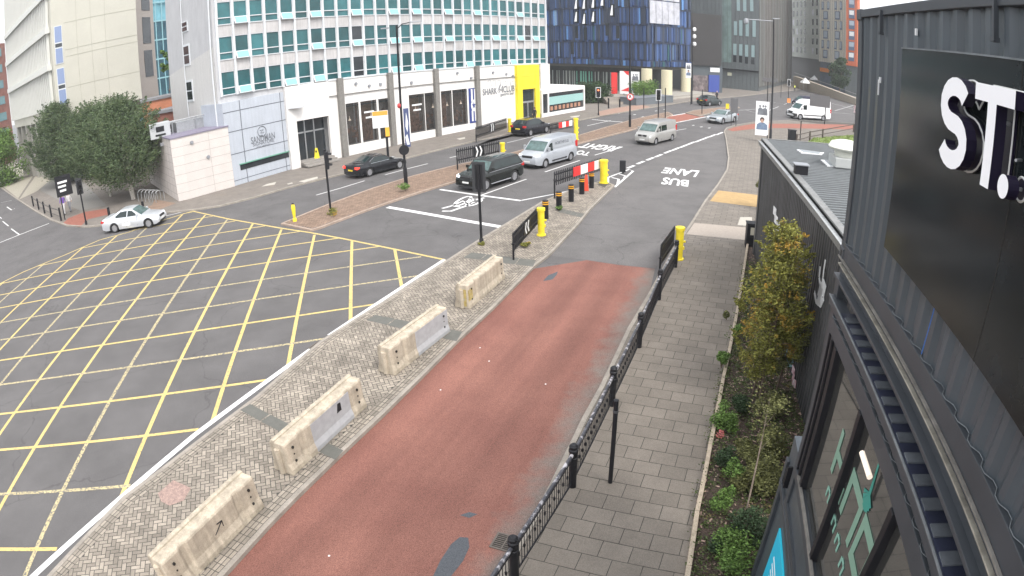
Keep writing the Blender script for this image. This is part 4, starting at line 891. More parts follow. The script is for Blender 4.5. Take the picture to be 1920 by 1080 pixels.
    # windscreen and rear glass: panels lying just off the cabin
    def glasspanel(nm, i0, i1, f0, f1, wf=.90, mt=None):
        (xa, za), (xb, zb2) = C_[i0], C_[i1]; d = Vector((xb-xa, 0, zb2-za)); nn = Vector((-d.z, 0, d.x)).normalized()
        if nn.z < 0: nn = -nn
        if abs(nn.z) < .02: nn = Vector((1 if xa > 0 else -1, 0, 0))
        p, q = Vector((xa, 0, za))+d*f0+nn*.012, Vector((xa, 0, za))+d*f1+nn*.012; ya, yb = cy(p.z)*wf, cy(q.z)*wf; cv = .028
        b = MB(); b.face([p+Vector((0, -ya, 0)), q+Vector((0, -yb, 0)), q+Vector((0, -yb*.4, 0))+nn*cv, p+Vector((0, -ya*.4, 0))+nn*cv]); b.face([p+Vector((0, -ya*.4, 0))+nn*cv, q+Vector((0, -yb*.4, 0))+nn*cv, q+Vector((0, yb*.4, 0))+nn*cv, p+Vector((0, ya*.4, 0))+nn*cv]); b.face([p+Vector((0, ya*.4, 0))+nn*cv, q+Vector((0, yb*.4, 0))+nn*cv, q+Vector((0, yb, 0)), p+Vector((0, ya, 0))]); b.build(nm, mt or M['glass'], t, smooth=60)
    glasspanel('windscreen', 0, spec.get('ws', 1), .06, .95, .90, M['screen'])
    if not spec.get('blindrear'): glasspanel('rear_window', len(C_)-1, len(C_)-1-spec.get('rs', 1), .18, .92, .82)
    if spec.get('sunroof'):
        i0, i1 = spec['sunroof']; glasspanel('sunroof', i0, i1, .12, .8, .7)
    for poly in spec['wins']:
        for s_ in (-1, 1):
            pts = []
            for fr, z in poly:
                x = x1-fr*L_; pts.append((x, s_*(cy(z)+.010), z))
            b = MB(); b.face(pts); b.build('side_window', M['glass'], t)
    # wheels
    w0 = None
    for xc in (xr, xf):
        for s_ in (-1, 1):
            y = s_*(W/2-.13)
            b = MB(); b.mesh(*ringmesh(rw, rw*.66, .21)); wo = b.build('wheel', M['tyre'], t, smooth=40); wo.location = (xc, y, rw)
            b = MB(); b.tube([(0, s_*.06, 0), (0, s_*.075, 0)], rw*.66, 20); b.build('hub', M['hubdark'], wo)
            b = MB()
            for q in range(spec.get('spokes', 5)*2):
                a = q*math.pi/spec.get('spokes', 5); c_, s2 = math.cos(a), math.sin(a); b.box((c_*rw*.34, s_*.085, s2*rw*.34), (.0, 0, 0)) if False else b.hexa([(c_*rw*.1-s2*.02, s_*.075, s2*rw*.1+c_*.02), (c_*rw*.64-s2*.05, s_*.075, s2*rw*.64+c_*.05), (c_*rw*.64+s2*.05, s_*.075, s2*rw*.64-c_*.05), (c_*rw*.1+s2*.02, s_*.075, s2*rw*.1-c_*.02)], [(c_*rw*.1-s2*.02, s_*.095, s2*rw*.1+c_*.02), (c_*rw*.64-s2*.05, s_*.09, s2*rw*.64+c_*.05), (c_*rw*.64+s2*.05, s_*.09, s2*rw*.64-c_*.05), (c_*rw*.1+s2*.02, s_*.095, s2*rw*.1-c_*.02)])
            b.tube([(0, s_*.075, 0), (0, s_*.1, 0)], rw*.14, 10)
            for q in range(20):
                a, a2 = q*math.pi/10, (q+1)*math.pi/10; b.face([(math.cos(a)*rw*.68, s_*.092, math.sin(a)*rw*.68), (math.cos(a2)*rw*.68, s_*.092, math.sin(a2)*rw*.68), (math.cos(a2)*rw*.55, s_*.088, math.sin(a2)*rw*.55), (math.cos(a)*rw*.55, s_*.088, math.sin(a)*rw*.55)])
            b.build('rim', spec.get('rimmat', M['rim']), wo)
    # nose and tail
    zn = spec.get('lampz', .66); lw = W*.17
    for s_ in (-1, 1):
        y = s_*W*.345; e = (abs(y)/(W/2))**3*.10; xn = x1-.055-e
        b = MB(); b.hexa([(xn-.3, y+s_*lw*.62, zn-.05), (xn+.035, y+s_*lw*.3, zn-.06), (xn+.05, y-s_*lw*.5, zn-.05), (xn-.1, y-s_*lw*.5, zn-.04)], [(xn-.34, y+s_*lw*.60, zn+.09), (xn-.02, y+s_*lw*.3, zn+.08), (xn+.01, y-s_*lw*.5, zn+.05), (xn-.14, y-s_*lw*.5, zn+.05)]); b.build('headlight', M['headlamp_on'] if lit else M['headlamp'], t, bevel=.01)
        zt_ = spec.get('tailz', .80); th = spec.get('tailh', .16); b = MB(); b.box((x0+.035, s_*W*.40, zt_), (.13, W*.15, th)); b.box((x0+.14, s_*W*.452, zt_), (.22, .05, th*.8)); b.build('tail_light', M['tail_on'] if tailon else M['taillamp'], t, bevel=.012)
        ym = s_*(wid(x1-spec['mir']*L_, .9)+.09); zm = spec['cabin'][0][1]+.04; b = MB(); b.box((x1-spec['mir']*L_, ym, zm+spec.get('mirh', .12)/2), (.12, .20, spec.get('mirh', .12)+.03)); b.build('wing_mirror', spec.get('mirm', body), t, bevel=.03)
        b = MB()
        for xh in spec.get('handles', (.47, .66)): b.box((x1-xh*L_, s_*(wid(x1-xh*L_, .8)+.002), spec.get('hz', .80)), (.18, .03, .03))
        b.build('door_handle', spec.get('hm', body), t)
        b = MB()
        for xh in spec.get('seams', (.36, .55, .74)): b.box((x1-xh*L_, s_*(W/2-.012), .62), (.012, .012, .62))
        b.build('door_seam', M['trim'], t)
    b = MB(); b.box((x1-.05, 0, spec.get('gz', .60)), (.10, W*.44, spec.get('gh', .16))); b.build('grille', M['trim'], t, bevel=.02)
    b = MB(); b.box((x1-.045, 0, .31), (.10, W*.62, .14)); b.build('grille', M['trim'], t, bevel=.02)
    b = MB(); b.box((x1-.005, 0, spec.get('pz', .42)), (.03, .52, .11)); b.build('number_plate', M['plate_w'], t)
    b = MB(); b.box((x0-.002, 0, spec.get('rpz', .62)), (.03, .52, .11)); b.build('number_plate', M['plate_y'], t)
    b = MB(); b.box((x0+.03, 0, .30), (.08, W*.7, .14)); b.build('rear_valance', M['trim'], t, bevel=.02)
    if extra: extra(t, bo, x0, x1, W, Hh, cy, wid)
    return t
def ringmesh(ro, ri, w_, n=26):
    V = []; prof = [(ri, -w_/2), (ro-.02, -w_/2), (ro, -w_/2+.03), (ro, w_/2-.03), (ro-.02, w_/2), (ri, w_/2)]
    for k in range(n):
        a = 2*math.pi*k/n
        for r_, y in prof: V.append((r_*math.cos(a), y, r_*math.sin(a)))
    m_ = len(prof); return V, [(i*m_+j, i*m_+(j+1) % m_, ((i+1) % n)*m_+(j+1) % m_, ((i+1) % n)*m_+j) for i in range(n) for j in range(m_)]
saloon = dict(L=4.62, W=1.80, H=1.43, wb=2.78, r=.325, fo=.80, deck=[(0, .62), (.03, .70), (.12, .80), (.30, .92), (.5, .93), (.78, .96), (.86, 1.02), (.97, 1.00), (1, .92)],
    cabin=[(.27, .93), (.44, 1.38), (.52, 1.43), (.66, 1.40), (.85, 1.03)], ws=1, wins=[[(.335, .96), (.435, 1.30), (.505, 1.34), (.52, .96)], [(.535, .96), (.52, 1.34), (.64, 1.32), (.735, 1.08), (.72, .98)]], tailz=.82, mir=.335, round=.35)
def taxi(t, bo, x0, x1, W, Hh, cy, wid):
    b = MB(); b.box((-.35, -(W/2+.002), .60), (.62, .012, .42)); bo2 = b.build('door_plaque', M['white'], t)
    V, F = textmesh('taxi', .16); b = MB(); b.mesh([(-.35+v.x, -(W/2+.010), .63+v.y) for v in V], F) if False else b.box((-.35, -(W/2+.01), .66), (.4, .004, .03)); b.box((-.35, -(W/2+.01), .58), (.28, .004, .02)); b.build('small_print', M['photo_grey'], bo2)
car('silver saloon with a white door plaque turning past the yellow box markings', 'car', 'silver_saloon', ((218, 436), (280, 427)), saloon, paint('silver_car_paint', (.66, .68, .71), .3, .5), scale=.98, extra=taxi)
sal2 = dict(saloon, L=4.9, W=1.86, H=1.46, wb=2.97, r=.34, az=39.5, spokes=7)
def chromeline(t, bo, x0, x1, W, Hh, cy, wid):
    b = MB(); L_ = x1-x0
    for s_ in (-1, 1):
        pts = [(x1-f*L_, s_*(cy(z)+.02), z) for f, z in ((.32, .95), (.43, 1.33), (.52, 1.375), (.645, 1.35), (.75, 1.08), (.73, .95), (.32, .95))]; b.tube(pts, .013, 5)
    b.build('window_trim', M['chrome'], t)
car('black saloon with silver window trim driving away beside the hotel kerb', 'car', 'black_saloon', ((690, 331.5), (752, 316)), sal2, paint('black_car_paint', (.012, .013, .016), .16, 0), scale=.98, extra=chromeline, tailon=True)
suv = dict(L=4.85, W=1.99, H=1.80, wb=2.92, r=.39, fo=.86, sill=.30, deck=[(0, .85), (.02, .98), (.14, 1.08), (.28, 1.16), (.6, 1.18), (.98, 1.20), (1, 1.08)],
    cabin=[(.25, 1.16), (.37, 1.70), (.46, 1.80), (.90, 1.76), (.985, 1.20)], ws=1, wins=[[(.335, 1.20), (.395, 1.62), (.49, 1.66), (.50, 1.20)], [(.515, 1.20), (.505, 1.66), (.69, 1.65), (.71, 1.21)], [(.725, 1.21), (.705, 1.65), (.90, 1.62), (.94, 1.24)]], tumble=.76, lampz=.93, tailz=1.05, tailh=.22, mir=.30, mirh=.17, gz=.86, gh=.20, pz=.60, rpz=.9, hz=1.02, az=-142, sunroof=(2, 3))
def rrx(t, bo, x0, x1, W, Hh, cy, wid):
    b = MB(); 
    for s_ in (-1, 1): b.tube([(x1-1.2, s_*(W/2-.005), 1.10), (x0+.1, s_*(W/2-.02), 1.13)], .012, 4); b.tube([(xm(-1.0), s_*(W/2-.0), .36), (xm(1.0), s_*(W/2-.0), .36)], .03, 6)
    b.build('waist_trim', M['rim'], t)
def xm(v): return v
car('large black four-wheel drive waiting at the white stop line, headlamps on', 'car', 'black_suv', ((966, 341), (908, 357)), suv, paint('gloss_black_paint', (.012, .014, .013), .14, 0), lit=True, scale=.99, extra=rrx)
van = dict(L=5.1, W=1.96, H=1.97, wb=3.25, r=.33, fo=.93, sill=.26, deck=[(0, .80), (.02, .92), (.10, 1.08), (.20, 1.20), (.35, 1.24), (1, 1.24)],
    cabin=[(.165, 1.14), (.31, 1.80), (.38, 1.95), (.60, 1.98), (.985, 1.95), (.995, 1.24)], ws=1, blindrear=True, tumble=.84, wins=[[(.215, 1.16), (.315, 1.66), (.375, 1.70), (.375, 1.12)]], lampz=.93, tailz=1.25, tailh=.5, mir=.235, mirh=.28, gz=.86, gh=.16, pz=.52, rpz=.8, hz=1.0, az=-141, handles=(.38, .44), seams=(.38, .68), round=.45)
def lettered(t, bo, x0, x1, W, Hh, cy, wid):
    V, F = textmesh('NORTHPOLIS', .30, offset=.012); b = MB(); c = -.55
    s_ = 1
    b.mesh([(c-v.x*.98, (cy(1.62+v.y*.9)+.012), 1.58+v.y*.95) for v in V], F); b.build('van_lettering', M['photo_grey'], t)
    V, F = textmesh('O', .36, offset=.012); 
    b = MB(); b.tube([(x, cy(z)+.008, z) for x, z in ((.72, 1.28), (.66, 1.78), (-1.85, 1.78), (-1.9, 1.30), (.72, 1.28))], .012, 4); b.tube([(.72, W/2*.99, .62), (-1.4, W/2*.99, .62)], .012, 4); b.build('panel_crease', M['lampgrey'], t)
    for s_ in (-1, 1): b = MB(); b.box((-.1, s_*(W/2-.01), .42), (1.9, .03, .10)); b.build('side_moulding', M['trim'], t)
car('white panel van with dark lettering along its side behind the black four-wheel drive', 'van', 'lettered_van', ((1070, 300.5), (1020, 316)), van, paint('van_silver_white', (.40, .42, .45), .3, .25), scale=1.02, extra=lettered)
vito = dict(van, L=5.1, W=1.93, H=1.91, wb=3.2, r=.33, az=-138, blindrear=False, wins=[[(.215, 1.16), (.315, 1.62), (.38, 1.66), (.38, 1.12)], [(.40, 1.14), (.40, 1.67), (.60, 1.67), (.60, 1.16)]], lampz=.80)
def vitx(t, bo, x0, x1, W, Hh, cy, wid):
    b = MB(); 
    for s_ in (-1, 1): b.tube([(.9, s_*.72, 2.0), (-1.9, s_*.72, 2.0)], .02, 5)
    b.build('roof_rail', M['rim'], t); b = MB(); b.tube([(x1-.01, 0, .86), (x1+.01, 0, .86)], .09, 14); b.build('badge', M['chrome'], t)
car('silver people carrier with dark side windows coming towards the camera in the middle lane', 'van', 'silver_people_carrier', ((1258, 262.5), (1229, 274)), vito, paint('people_carrier_silver', (.42, .41, .39), .3, .5), scale=1.0, extra=vitx)
ssuv = dict(L=4.45, W=1.83, H=1.64, wb=2.67, r=.35, fo=.85, sill=.26, deck=[(0, .70), (.03, .84), (.15, .95), (.3, 1.03), (.6, 1.05), (.97, 1.08), (1, .95)], cabin=[(.26, 1.03), (.42, 1.55), (.50, 1.62), (.84, 1.56), (.97, 1.08)], wins=[[(.35, 1.07), (.43, 1.48), (.53, 1.52), (.54, 1.07)], [(.555, 1.07), (.545, 1.52), (.72, 1.50), (.74, 1.09)], [(.755, 1.10), (.735, 1.49), (.80, 1.46), (.86, 1.16)]], tumble=.74, lampz=.82, tailz=1.0, tailh=.2, mir=.33, az=38, gz=.7, rpz=.78)
def rackx(t, bo, x0, x1, W, Hh, cy, wid):
    b = MB()
    for s_ in (-1, 1): b.tube([(.55, s_*.62, 1.66), (-1.2, s_*.62, 1.63)], .022, 5)
    b.build('roof_rail', M['rim'], t)
car('small black SUV with pale roof rails driving away past the hotel doorway', 'car', 'small_black_suv', ((991, 256), (1027, 248.5)), ssuv, paint('dark_paint_blue_black', (.012, .013, .018), .16, 0), scale=1.0, extra=rackx, tailon=False)
coupe = dict(saloon, L=4.7, W=1.84, H=1.37, wb=2.82, az=-134, r=.34, deck=[(0, .58), (.03, .68), (.12, .78), (.33, .90), (.5, .91), (.8, .95), (.92, .98), (1, .90)], cabin=[(.31, .90), (.48, 1.32), (.56, 1.37), (.66, 1.34), (.90, .97)], wins=[[(.375, .94), (.475, 1.25), (.60, 1.28), (.62, .94)], [(.635, .95), (.615, 1.27), (.69, 1.22), (.78, 1.02)]], seams=(.37, .62))
car('silver coupe coming out of the far junction', 'car', 'silver_coupe', ((1376, 228), (1354, 234.5)), coupe, paint('coupe_silver', (.42, .45, .47), .3, .5), scale=1.12)
hatch = dict(ssuv, L=4.3, W=1.82, H=1.50, wb=2.6, r=.33, sill=.22, deck=[(0, .66), (.03, .78), (.15, .88), (.3, .95), (.6, .97), (.97, 1.0), (1, .9)], cabin=[(.28, .95), (.44, 1.42), (.52, 1.48), (.80, 1.42), (.97, 1.0)], wins=[[(.36, .99), (.45, 1.36), (.54, 1.39), (.55, .99)], [(.565, .99), (.555, 1.39), (.70, 1.37), (.76, 1.05)]], lampz=.72, tailz=.92, az=52, gz=.6)
car('dark grey hatchback driving away across the far junction', 'car', 'dark_hatchback', ((1329, 200), (1349, 197)), hatch, paint('dark_grey_paint', (.045, .055, .055), .3, .3), scale=1.08)
big = dict(L=6.0, W=2.05, H=2.55, wb=3.8, r=.36, fo=.95, sill=.30, deck=[(0, .72), (.02, .95), (.10, 1.20), (.20, 1.34), (.4, 1.38), (1, 1.38)], cabin=[(.13, 1.28), (.235, 1.98), (.31, 2.40), (.40, 2.52), (.975, 2.52), (.99, 1.38)], ws=1, blindrear=True, tumble=.90, wins=[[(.17, 1.30), (.245, 1.85), (.33, 1.88), (.33, 1.28)]], lampz=.98, tailz=1.3, tailh=.5, mir=.20, mirh=.34, gz=.85, gh=.3, pz=.5, hz=1.1, az=-98, handles=(.34, .42), seams=(.34, .62), round=.45)
def boxx(t, bo, x0, x1, W, Hh, cy, wid):
    for s_ in (-1, 1): b = MB(); b.box((-.2, s_*(W/2-.0), .62), (3.2, .03, .10)); b.build('side_moulding', M['trim'], t)
    b = MB(); b.box((x1-.25, 0, .55), (.5, W*.96, .42)); b.build('front_bumper', M['trim'], t, bevel=.06)
car('white high-roof panel van crossing the far junction behind a grey sign back', 'van', 'white_panel_van', ((1555, 226), (1486, 225)), big, paint('van_white', (.80, .80, .80), .35, 0), scale=1.12, extra=boxx)
car('dark van with clutter on its roof behind the white high-roof van', 'van', 'dark_van', ((1530, 200), (1495, 201)), dict(van, az=-98), paint('dark_navy_van', (.03, .03, .06), .3, .2), scale=.95)
# ================================================================ BUILDINGS
M['wall_white'] = mat('white_render', (.46, .46, .47), .85, var=.06, scale=.8, streak=.07)
M['wall_pod'] = mat('white_podium', (.74, .72, .695), .8, var=.05, scale=.8, streak=.02)
M['spandrel'] = mat('pale_spandrel', (.46, .445, .44), .8, var=.10, scale=.9, rnd=.06, streak=.10)
M['mullion'] = mat('white_mullion', (.60, .62, .64), .6, var=.05)
M['teal'] = mat('teal_window_glass', (.022, .105, .115), .10, var=.35, scale=.6, rnd=.35, spec=.6)
M['darkglass'] = mat('dark_window_glass', (.025, .03, .035), .08, var=.3, scale=.7, spec=.7)
M['opensash'] = mat('open_sash_glass', (.22, .48, .50), .15, spec=.7)
M['greycol'] = mat('grey_pebble_column', (.20, .19, .175), .9, var=.15, scale=4, grain=.3)
M['metalpanel'] = mat('grey_blue_panel', (.43, .46, .51), .55, var=.06, scale=.6, streak=.05)
M['joint'] = mat('panel_joint', (.12, .13, .15), .8)
M['yellowportal'] = mat('yellow_portal', (.80, .66, .03), .5, var=.04)
M['tilewhite'] = mat('cream_tile', (.57, .525, .495), .7, var=.05, scale=1.2, rnd=.03)
M['tilegrout'] = mat('tile_joint', (.36, .33, .31), .8)
M['interior'] = mat('dim_interior', (.17, .14, .12), .9, var=.5, scale=2.2); M['orange_int'] = mat('restaurant_interior', (.28, .16, .11), .9, var=.7, scale=3)
M['roofgrey'] = mat('roof_felt', (.22, .22, .23), .9, var=.1)
# ---- the hotel: slab over a podium
HA, HB = G(650, 294), G(1012.5, 220)
HP = Plane(HA, HB, skew=-.0145)
s_l, _ = HP.at(409, 195); s_r, _ = HP.at(1024.5, 20)
S0_ENT = HP.at(548, 316)[0]
# how deep the gable runs, from the direction of its far edge
az_g = azof(317, 130); c0 = HP.pt(s_l, 0).to_2d(); dv = Vector((math.sin(R(az_g)), math.cos(R(az_g)))); nb = -HP.n
dep = (c0.x*dv.y-c0.y*dv.x)/(-(nb.x*dv.y-nb.y*dv.x)); dep = max(8, min(30, dep))
hotel = thing('hotel_building', 'long white hotel slab with teal windows above a white podium with grey piers', 'hotel', HP.pt(s_l, 0))
def zrow(px, py): return HP.at(px, py)[1]
sills = [zrow(407.5, 180.5), zrow(402.5, 114), zrow(395, 44)]; heads = [zrow(405, 137), zrow(400, 67.5)]
pitch_f = sills[1]-sills[0]; whh = heads[0]-sills[0]
ZP = sills[0]-.12          # podium top / soffit of slab
ztop_h = sills[0]+pitch_f*5.4
b = MB(); b.wallbox(HP, s_l, s_r, 0, ZP-.001, -dep, -.62); b.wallbox(HP, s_l, S0_ENT, 0, ZP-.001, -.62, 0); b.hexa([HP.pt(s_l, ZP, 0), HP.pt(s_r, ZP, 0), HP.pt(s_r, ZP, -dep), HP.pt(s_l, ZP, -dep)], [HP.pt(s_l, ztop_h, 0), HP.pt(s_r, ztop_h, 0), HP.pt(s_r, ztop_h, -dep), HP.pt(s_l, ztop_h, -dep)])
b.build('wall', M['wall_white'], hotel, world=True)
nw = 29; x0_, x1_ = s_l+.30, s_r-.35; pw = (x1_-x0_)/nw
nr = 5
for r_ in range(nr):
    z0 = sills[0]+pitch_f*r_
    b = MB()
    for i in range(nw): b.wallbox(HP, x0_+i*pw+.05, x0_+(i+1)*pw-.05, z0-(pitch_f-whh)+.02, z0-.06, .0, .06)
    if r_: b.build('spandrel_band', M['spandrel'], hotel, world=True)
b = MB()
for i in range(nw+1): b.wallbox(HP, x0_+i*pw-.085, x0_+i*pw+.085, ZP, ztop_h, 0, .20)
b.build('mullion', M['mullion'], hotel, world=True)
random.seed(11); opens = {0: (1, 4, 6, 14, 12, 19, 22, 24), 1: (1, 6, 9, 12, 14, 17, 20, 22, 25, 27), 2: (1, 4, 6, 9, 12, 14, 17, 20, 25), 3: (3, 8), 4: ()}
dark = {(0, 9), (1, 9), (1, 26)}
wn = 0
for r_ in range(nr):
    for i in range(nw):
        z0 = sills[0]+pitch_f*r_; a, c = x0_+i*pw+.10, x0_+(i+1)*pw-.10
        if r_ == 4: continue
        b = MB()
        for (u0, u1, v0, v1) in ((a-.01, a+.05, z0, z0+whh), (c-.05, c+.01, z0, z0+whh), (a, c, z0-.07, z0+.0), (a, c, z0+whh*.28-.035, z0+whh*.28+.035), (a, c, z0+whh-.05, z0+whh)): b.wallbox(HP, u0, u1, v0, v1, .01, .13)
        wn += 1
        if wn <= 100:
            f = b.build('window', M['mullion'], hotel, world=True); p = f
        else:
            if wn == 101: rest = MB(); restg = MB()
            rest.v += []; off = len(rest.v); rest.v += b.v; rest.f += [tuple(k+off for k in q) for q in b.f]; rest.m += b.m; rest.r += b.r
            restg.wallbox(HP, a, c, z0, z0+whh, .01, .05); continue
        b = MB(); op = i in opens[r_]
        zl = z0+whh*.28 if op else z0
        if (r_, i) in dark: b.wallbox(HP, a, c, z0, z0+whh, .01, .045); b.build('pane', M['darkglass'], f, world=False) if False else b.build('pane', M['darkglass'], f, world=True)
        else: b.wallbox(HP, a, c, zl, z0+whh, .01, .045); o = b.build('pane', M['teal'], f, world=True)
        if op:
            b = MB(); zs0, zs1 = z0-.02, z0+whh*.28; q = [HP.pt(a, zs1, .13), HP.pt(c, zs1, .13), HP.pt(c, zs0-.04, .36), HP.pt(a, zs0-.04, .36)]; nn = Vector((HP.n.x, HP.n.y, .7)).normalized()*.03
            b.hexa(q, [v+nn for v in q]); b.build('open_sash', M['mullion'], f, world=True)
            b = MB(); cc = sum(q, Vector())/4; q2 = [cc+(v-cc)*.84+nn*1.1 for v in q]; b.hexa(q2, [v+nn*.2 for v in q2]); b.build('sash_glass', M['opensash'], f, world=True)
            b = MB(); b.wallbox(HP, a, c, z0, zs1, .01, .04); b.build('gap', M['darkglass'], f, world=True)
for o in list(hotel.children):      # panes were built in world space inside their window: put them straight
    pass
if wn > 100:
    rest.build('window_row', M['mullion'], hotel, world=True)['kind'] = 'stuff'; restg.build('pane_row', M['teal'], hotel, world=True)['kind'] = 'stuff'
# gable with four small windows, a pipe and a paler foot
GPl = Plane(HP.pt(s_l, 0).to_2d(), HP.pt(s_l, 0, -dep).to_2d())
if GPl.n.dot(HP.t) > 0: GPl.n = -GPl.n
for (x, y, h_) in ((347, 50, .75), (351, 103, 1.5), (357, 170, 1.5)):
    s_, z_ = GPl.at(x, y); b = MB(); b.wallbox(GPl, s_-.75, s_+.75, z_-h_*.62, z_+h_*.62, .0, .08); f = b.build('gable_window', M['mullion'], hotel, world=True)
    b = MB(); b.wallbox(GPl, s_-.6, s_+.6, z_-h_*.5, z_-.05, .085, .10); b.wallbox(GPl, s_-.6, s_+.6, z_+.05, z_+h_*.5, .085, .10); b.build('pane', M['darkglass'], f, world=True)
b = MB(); s_, _ = GPl.at(345, 100); b.tube([GPl.pt(s_-.1, 2, .1), GPl.pt(s_-.1, ztop_h, .1)], .05, 6); b.tube([GPl.pt(.35, 2, .1), GPl.pt(.35, ztop_h, .1)], .07, 6); b.build('downpipe', M['mullion'], hotel, world=True)
b = MB(); za = GPl.at(394, 90)[1]; zb2 = GPl.at(317, 95)[1]; b.face([GPl.pt(0, 1, .012), GPl.pt(dep, 1, .012), GPl.pt(dep, za-1.5, .012), GPl.pt(0, za, .012)]); b.build('paler_gable_sheet', mat('warm_white', (.53, .52, .505), .85, var=.06, streak=.05), hotel, world=True)  # thin sheet, paler than the gable below a slanting top edge
# podium
pod = []
def pbox(nm, s0, s1, z0, z1, o0, o1, m, parent=None): b = MB(); b.wallbox(HP, s0, s1, z0, z1, o0, o1); return b.build(nm, m, parent or hotel, world=True)
S = lambda x, y: HP.at(x, y)[0]
colx = [S(650, 294), S(741, 272.5), S(825, 255), S(900, 227)]
ctops = HP.at(637, 147)[1]
b = MB(); gap_l, gap_r = S(560, 300), s_r
wins = [(652, 670, 193, 266), (679, 703, 188, 260), (712, 732, 184, 255), (768, 791, 178, 243), (797, 817, 174, 240), (827, 842, 171, 234), (848, 870.5, 167.5, 232)]
WS = []
for (xa, xb, yt, yb) in wins: 
    sa, zb_ = HP.at(xa+5*(yb-yt)/75, yb); sb = HP.at(xb+3, yb)[0]; WS.append((sa-.40, sb+.06))
zt_w = HP.at(691, 188)[1]; zb_w = HP.at(704, 262)[1]
WS.append((S(877, 231), S(894, 229)))
# podium front as pieces between the windows
cuts = [(S(623, 300), None)]; cur = S(623, 298); pieces = MB()
for sa, sb in WS:
    pieces.wallbox(HP, cur, sa, 0, ZP, .0, .28); pieces.wallbox(HP, sa, sb, 0, zb_w, .0, .28); pieces.wallbox(HP, sa, sb, zt_w, ZP, .0, .28); cur = sb
pieces.wallbox(HP, cur, S(974, 224)+.05, 0, ZP, 0, .28); pieces.wallbox(HP, S(1012.5, 220)-.05, s_r, 0, ZP, 0, .28); pieces.wallbox(HP, S(974, 224), S(1012.5, 220), ZP-.6, ZP-.01, 0, .1)
pieces.build('podium', M['wall_pod'], hotel, world=True)
pbox('podium_coping', S(623, 298), S(1012, 220), ZP, ZP+.14, 0, .36, M['mullion'])
zc_ = HP.at(745, 160)[1]; pbox('cable_rail', S(623, 298), S(972, 224), HP.at(741, 165)[1], HP.at(741, 165)[1]+.07, .30, .40, M['greycol'])
random.seed(3)
for k, (sa, sb) in enumerate(WS):
    pbox('window_reveal', sa, sb, zb_w, zt_w, -.60, -.55, M['orange_int'] if k % 2 else M['interior'])
    f = pbox('podium_window', sa, sb, zt_w-.28, zt_w-.2, .27, .285, M['darkglass'])
    if k == 7:
        n_ = pbox('blue_banner', sa+.02, sb-.02, zb_w, zt_w, .285, .31, mat('royal_blue', (.03, .05, .22), .6)); w_ = sb-sa
        b = MB()
        for u0, u1, v0, v1 in ((.25, .42, .05, .36), (.58, .75, .05, .36), (.25, .42, .62, .97), (.58, .75, .62, .97)): b.wallbox(HP, sa+w_*u0, sa+w_*u1, zb_w+(zt_w-zb_w)*v0, zb_w+(zt_w-zb_w)*v1, .31, .32)
        c = (zb_w+zt_w)/2; p = HP.pt(sa+w_*.5, c, .11); b.mesh(*disc(p, HP, .42)) if False else b.face([HP.pt(sa+w_*.5+.42*math.cos(q*math.pi/10), c+.62*math.sin(q*math.pi/10), .322) for q in range(20)]); b.build('white_stripe', M['white'], n_, world=True)
        b = MB(); b.face([HP.pt(sa+w_*.5+(.32 if q % 2 == 0 else .13)*math.sin(q*math.pi/5), c+(.42 if q % 2 == 0 else .17)*math.cos(q*math.pi/5), .328) for q in range(10)]); b.build('blue_star', D.materials['royal_blue'], n_, world=True)
        continue
    pn = pbox('glass', sa, sb, zb_w, zt_w, .25, .27, mat('podium_glass_%d' % k, (.05, .05, .05), .05, spec=.8, alpha=.35))
    b = MB(); 
    for q in range(9):
        u = random.uniform(sa+.15, sb-.15); v = random.uniform(zb_w+.2, zb_w+1.6); b.wallbox(HP, u-.12, u+.12, v, v+random.uniform(.1, .4), -.05, .05)
    b.build('tables_inside', M['orange_int'], hotel, world=True)
    b = MB(); u = random.uniform(sa+.4, sb-.4); b.lathe(HP.pt(u, (zb_w+zt_w)/2+.3, .0), [(.02, .4), (.03, .2), (.14, 0)], 8); b.build('pendant_lamp', mat('warm_lamp%d' % k, (.8, .7, .6), .5, emit=((1, .8, .6), .6)), hotel, world=True)
    if k in (1, 3): b = MB(); b.wallbox(HP, sa+.35, sb-.35, zt_w-1.1, zt_w-.95, .272, .28); b.wallbox(HP, sa+.5, sb-.5, zt_w-1.6, zt_w-1.45, .272, .28); b.build('window_lettering', M['white'], hotel, world=True)
HPc = Plane(HP.pt(0, 0, .6).to_2d(), HP.pt(10, 0, .6).to_2d()); colx = [HPc.at(*q)[0] for q in ((650, 294), (741, 272.5), (825, 255), (900, 227+6))]
for k, s_ in enumerate(colx): pbox('column', s_-.27, s_+.27, 0, ctops+.05, .28, .62, M['greycol'])
b = MB()
for x, y in ((663, 157), (688, 161), (709, 158), (767, 155), (853, 137), (879, 146), (920, 136), (945, 139), (957, 142)): s_, z_ = HP.at(x, y); b.tube([HP.pt(s_, z_, .28), HP.pt(s_, z_, .42)], .14, 8)
b.build('wall_light', M['lampgrey'], hotel, world=True)
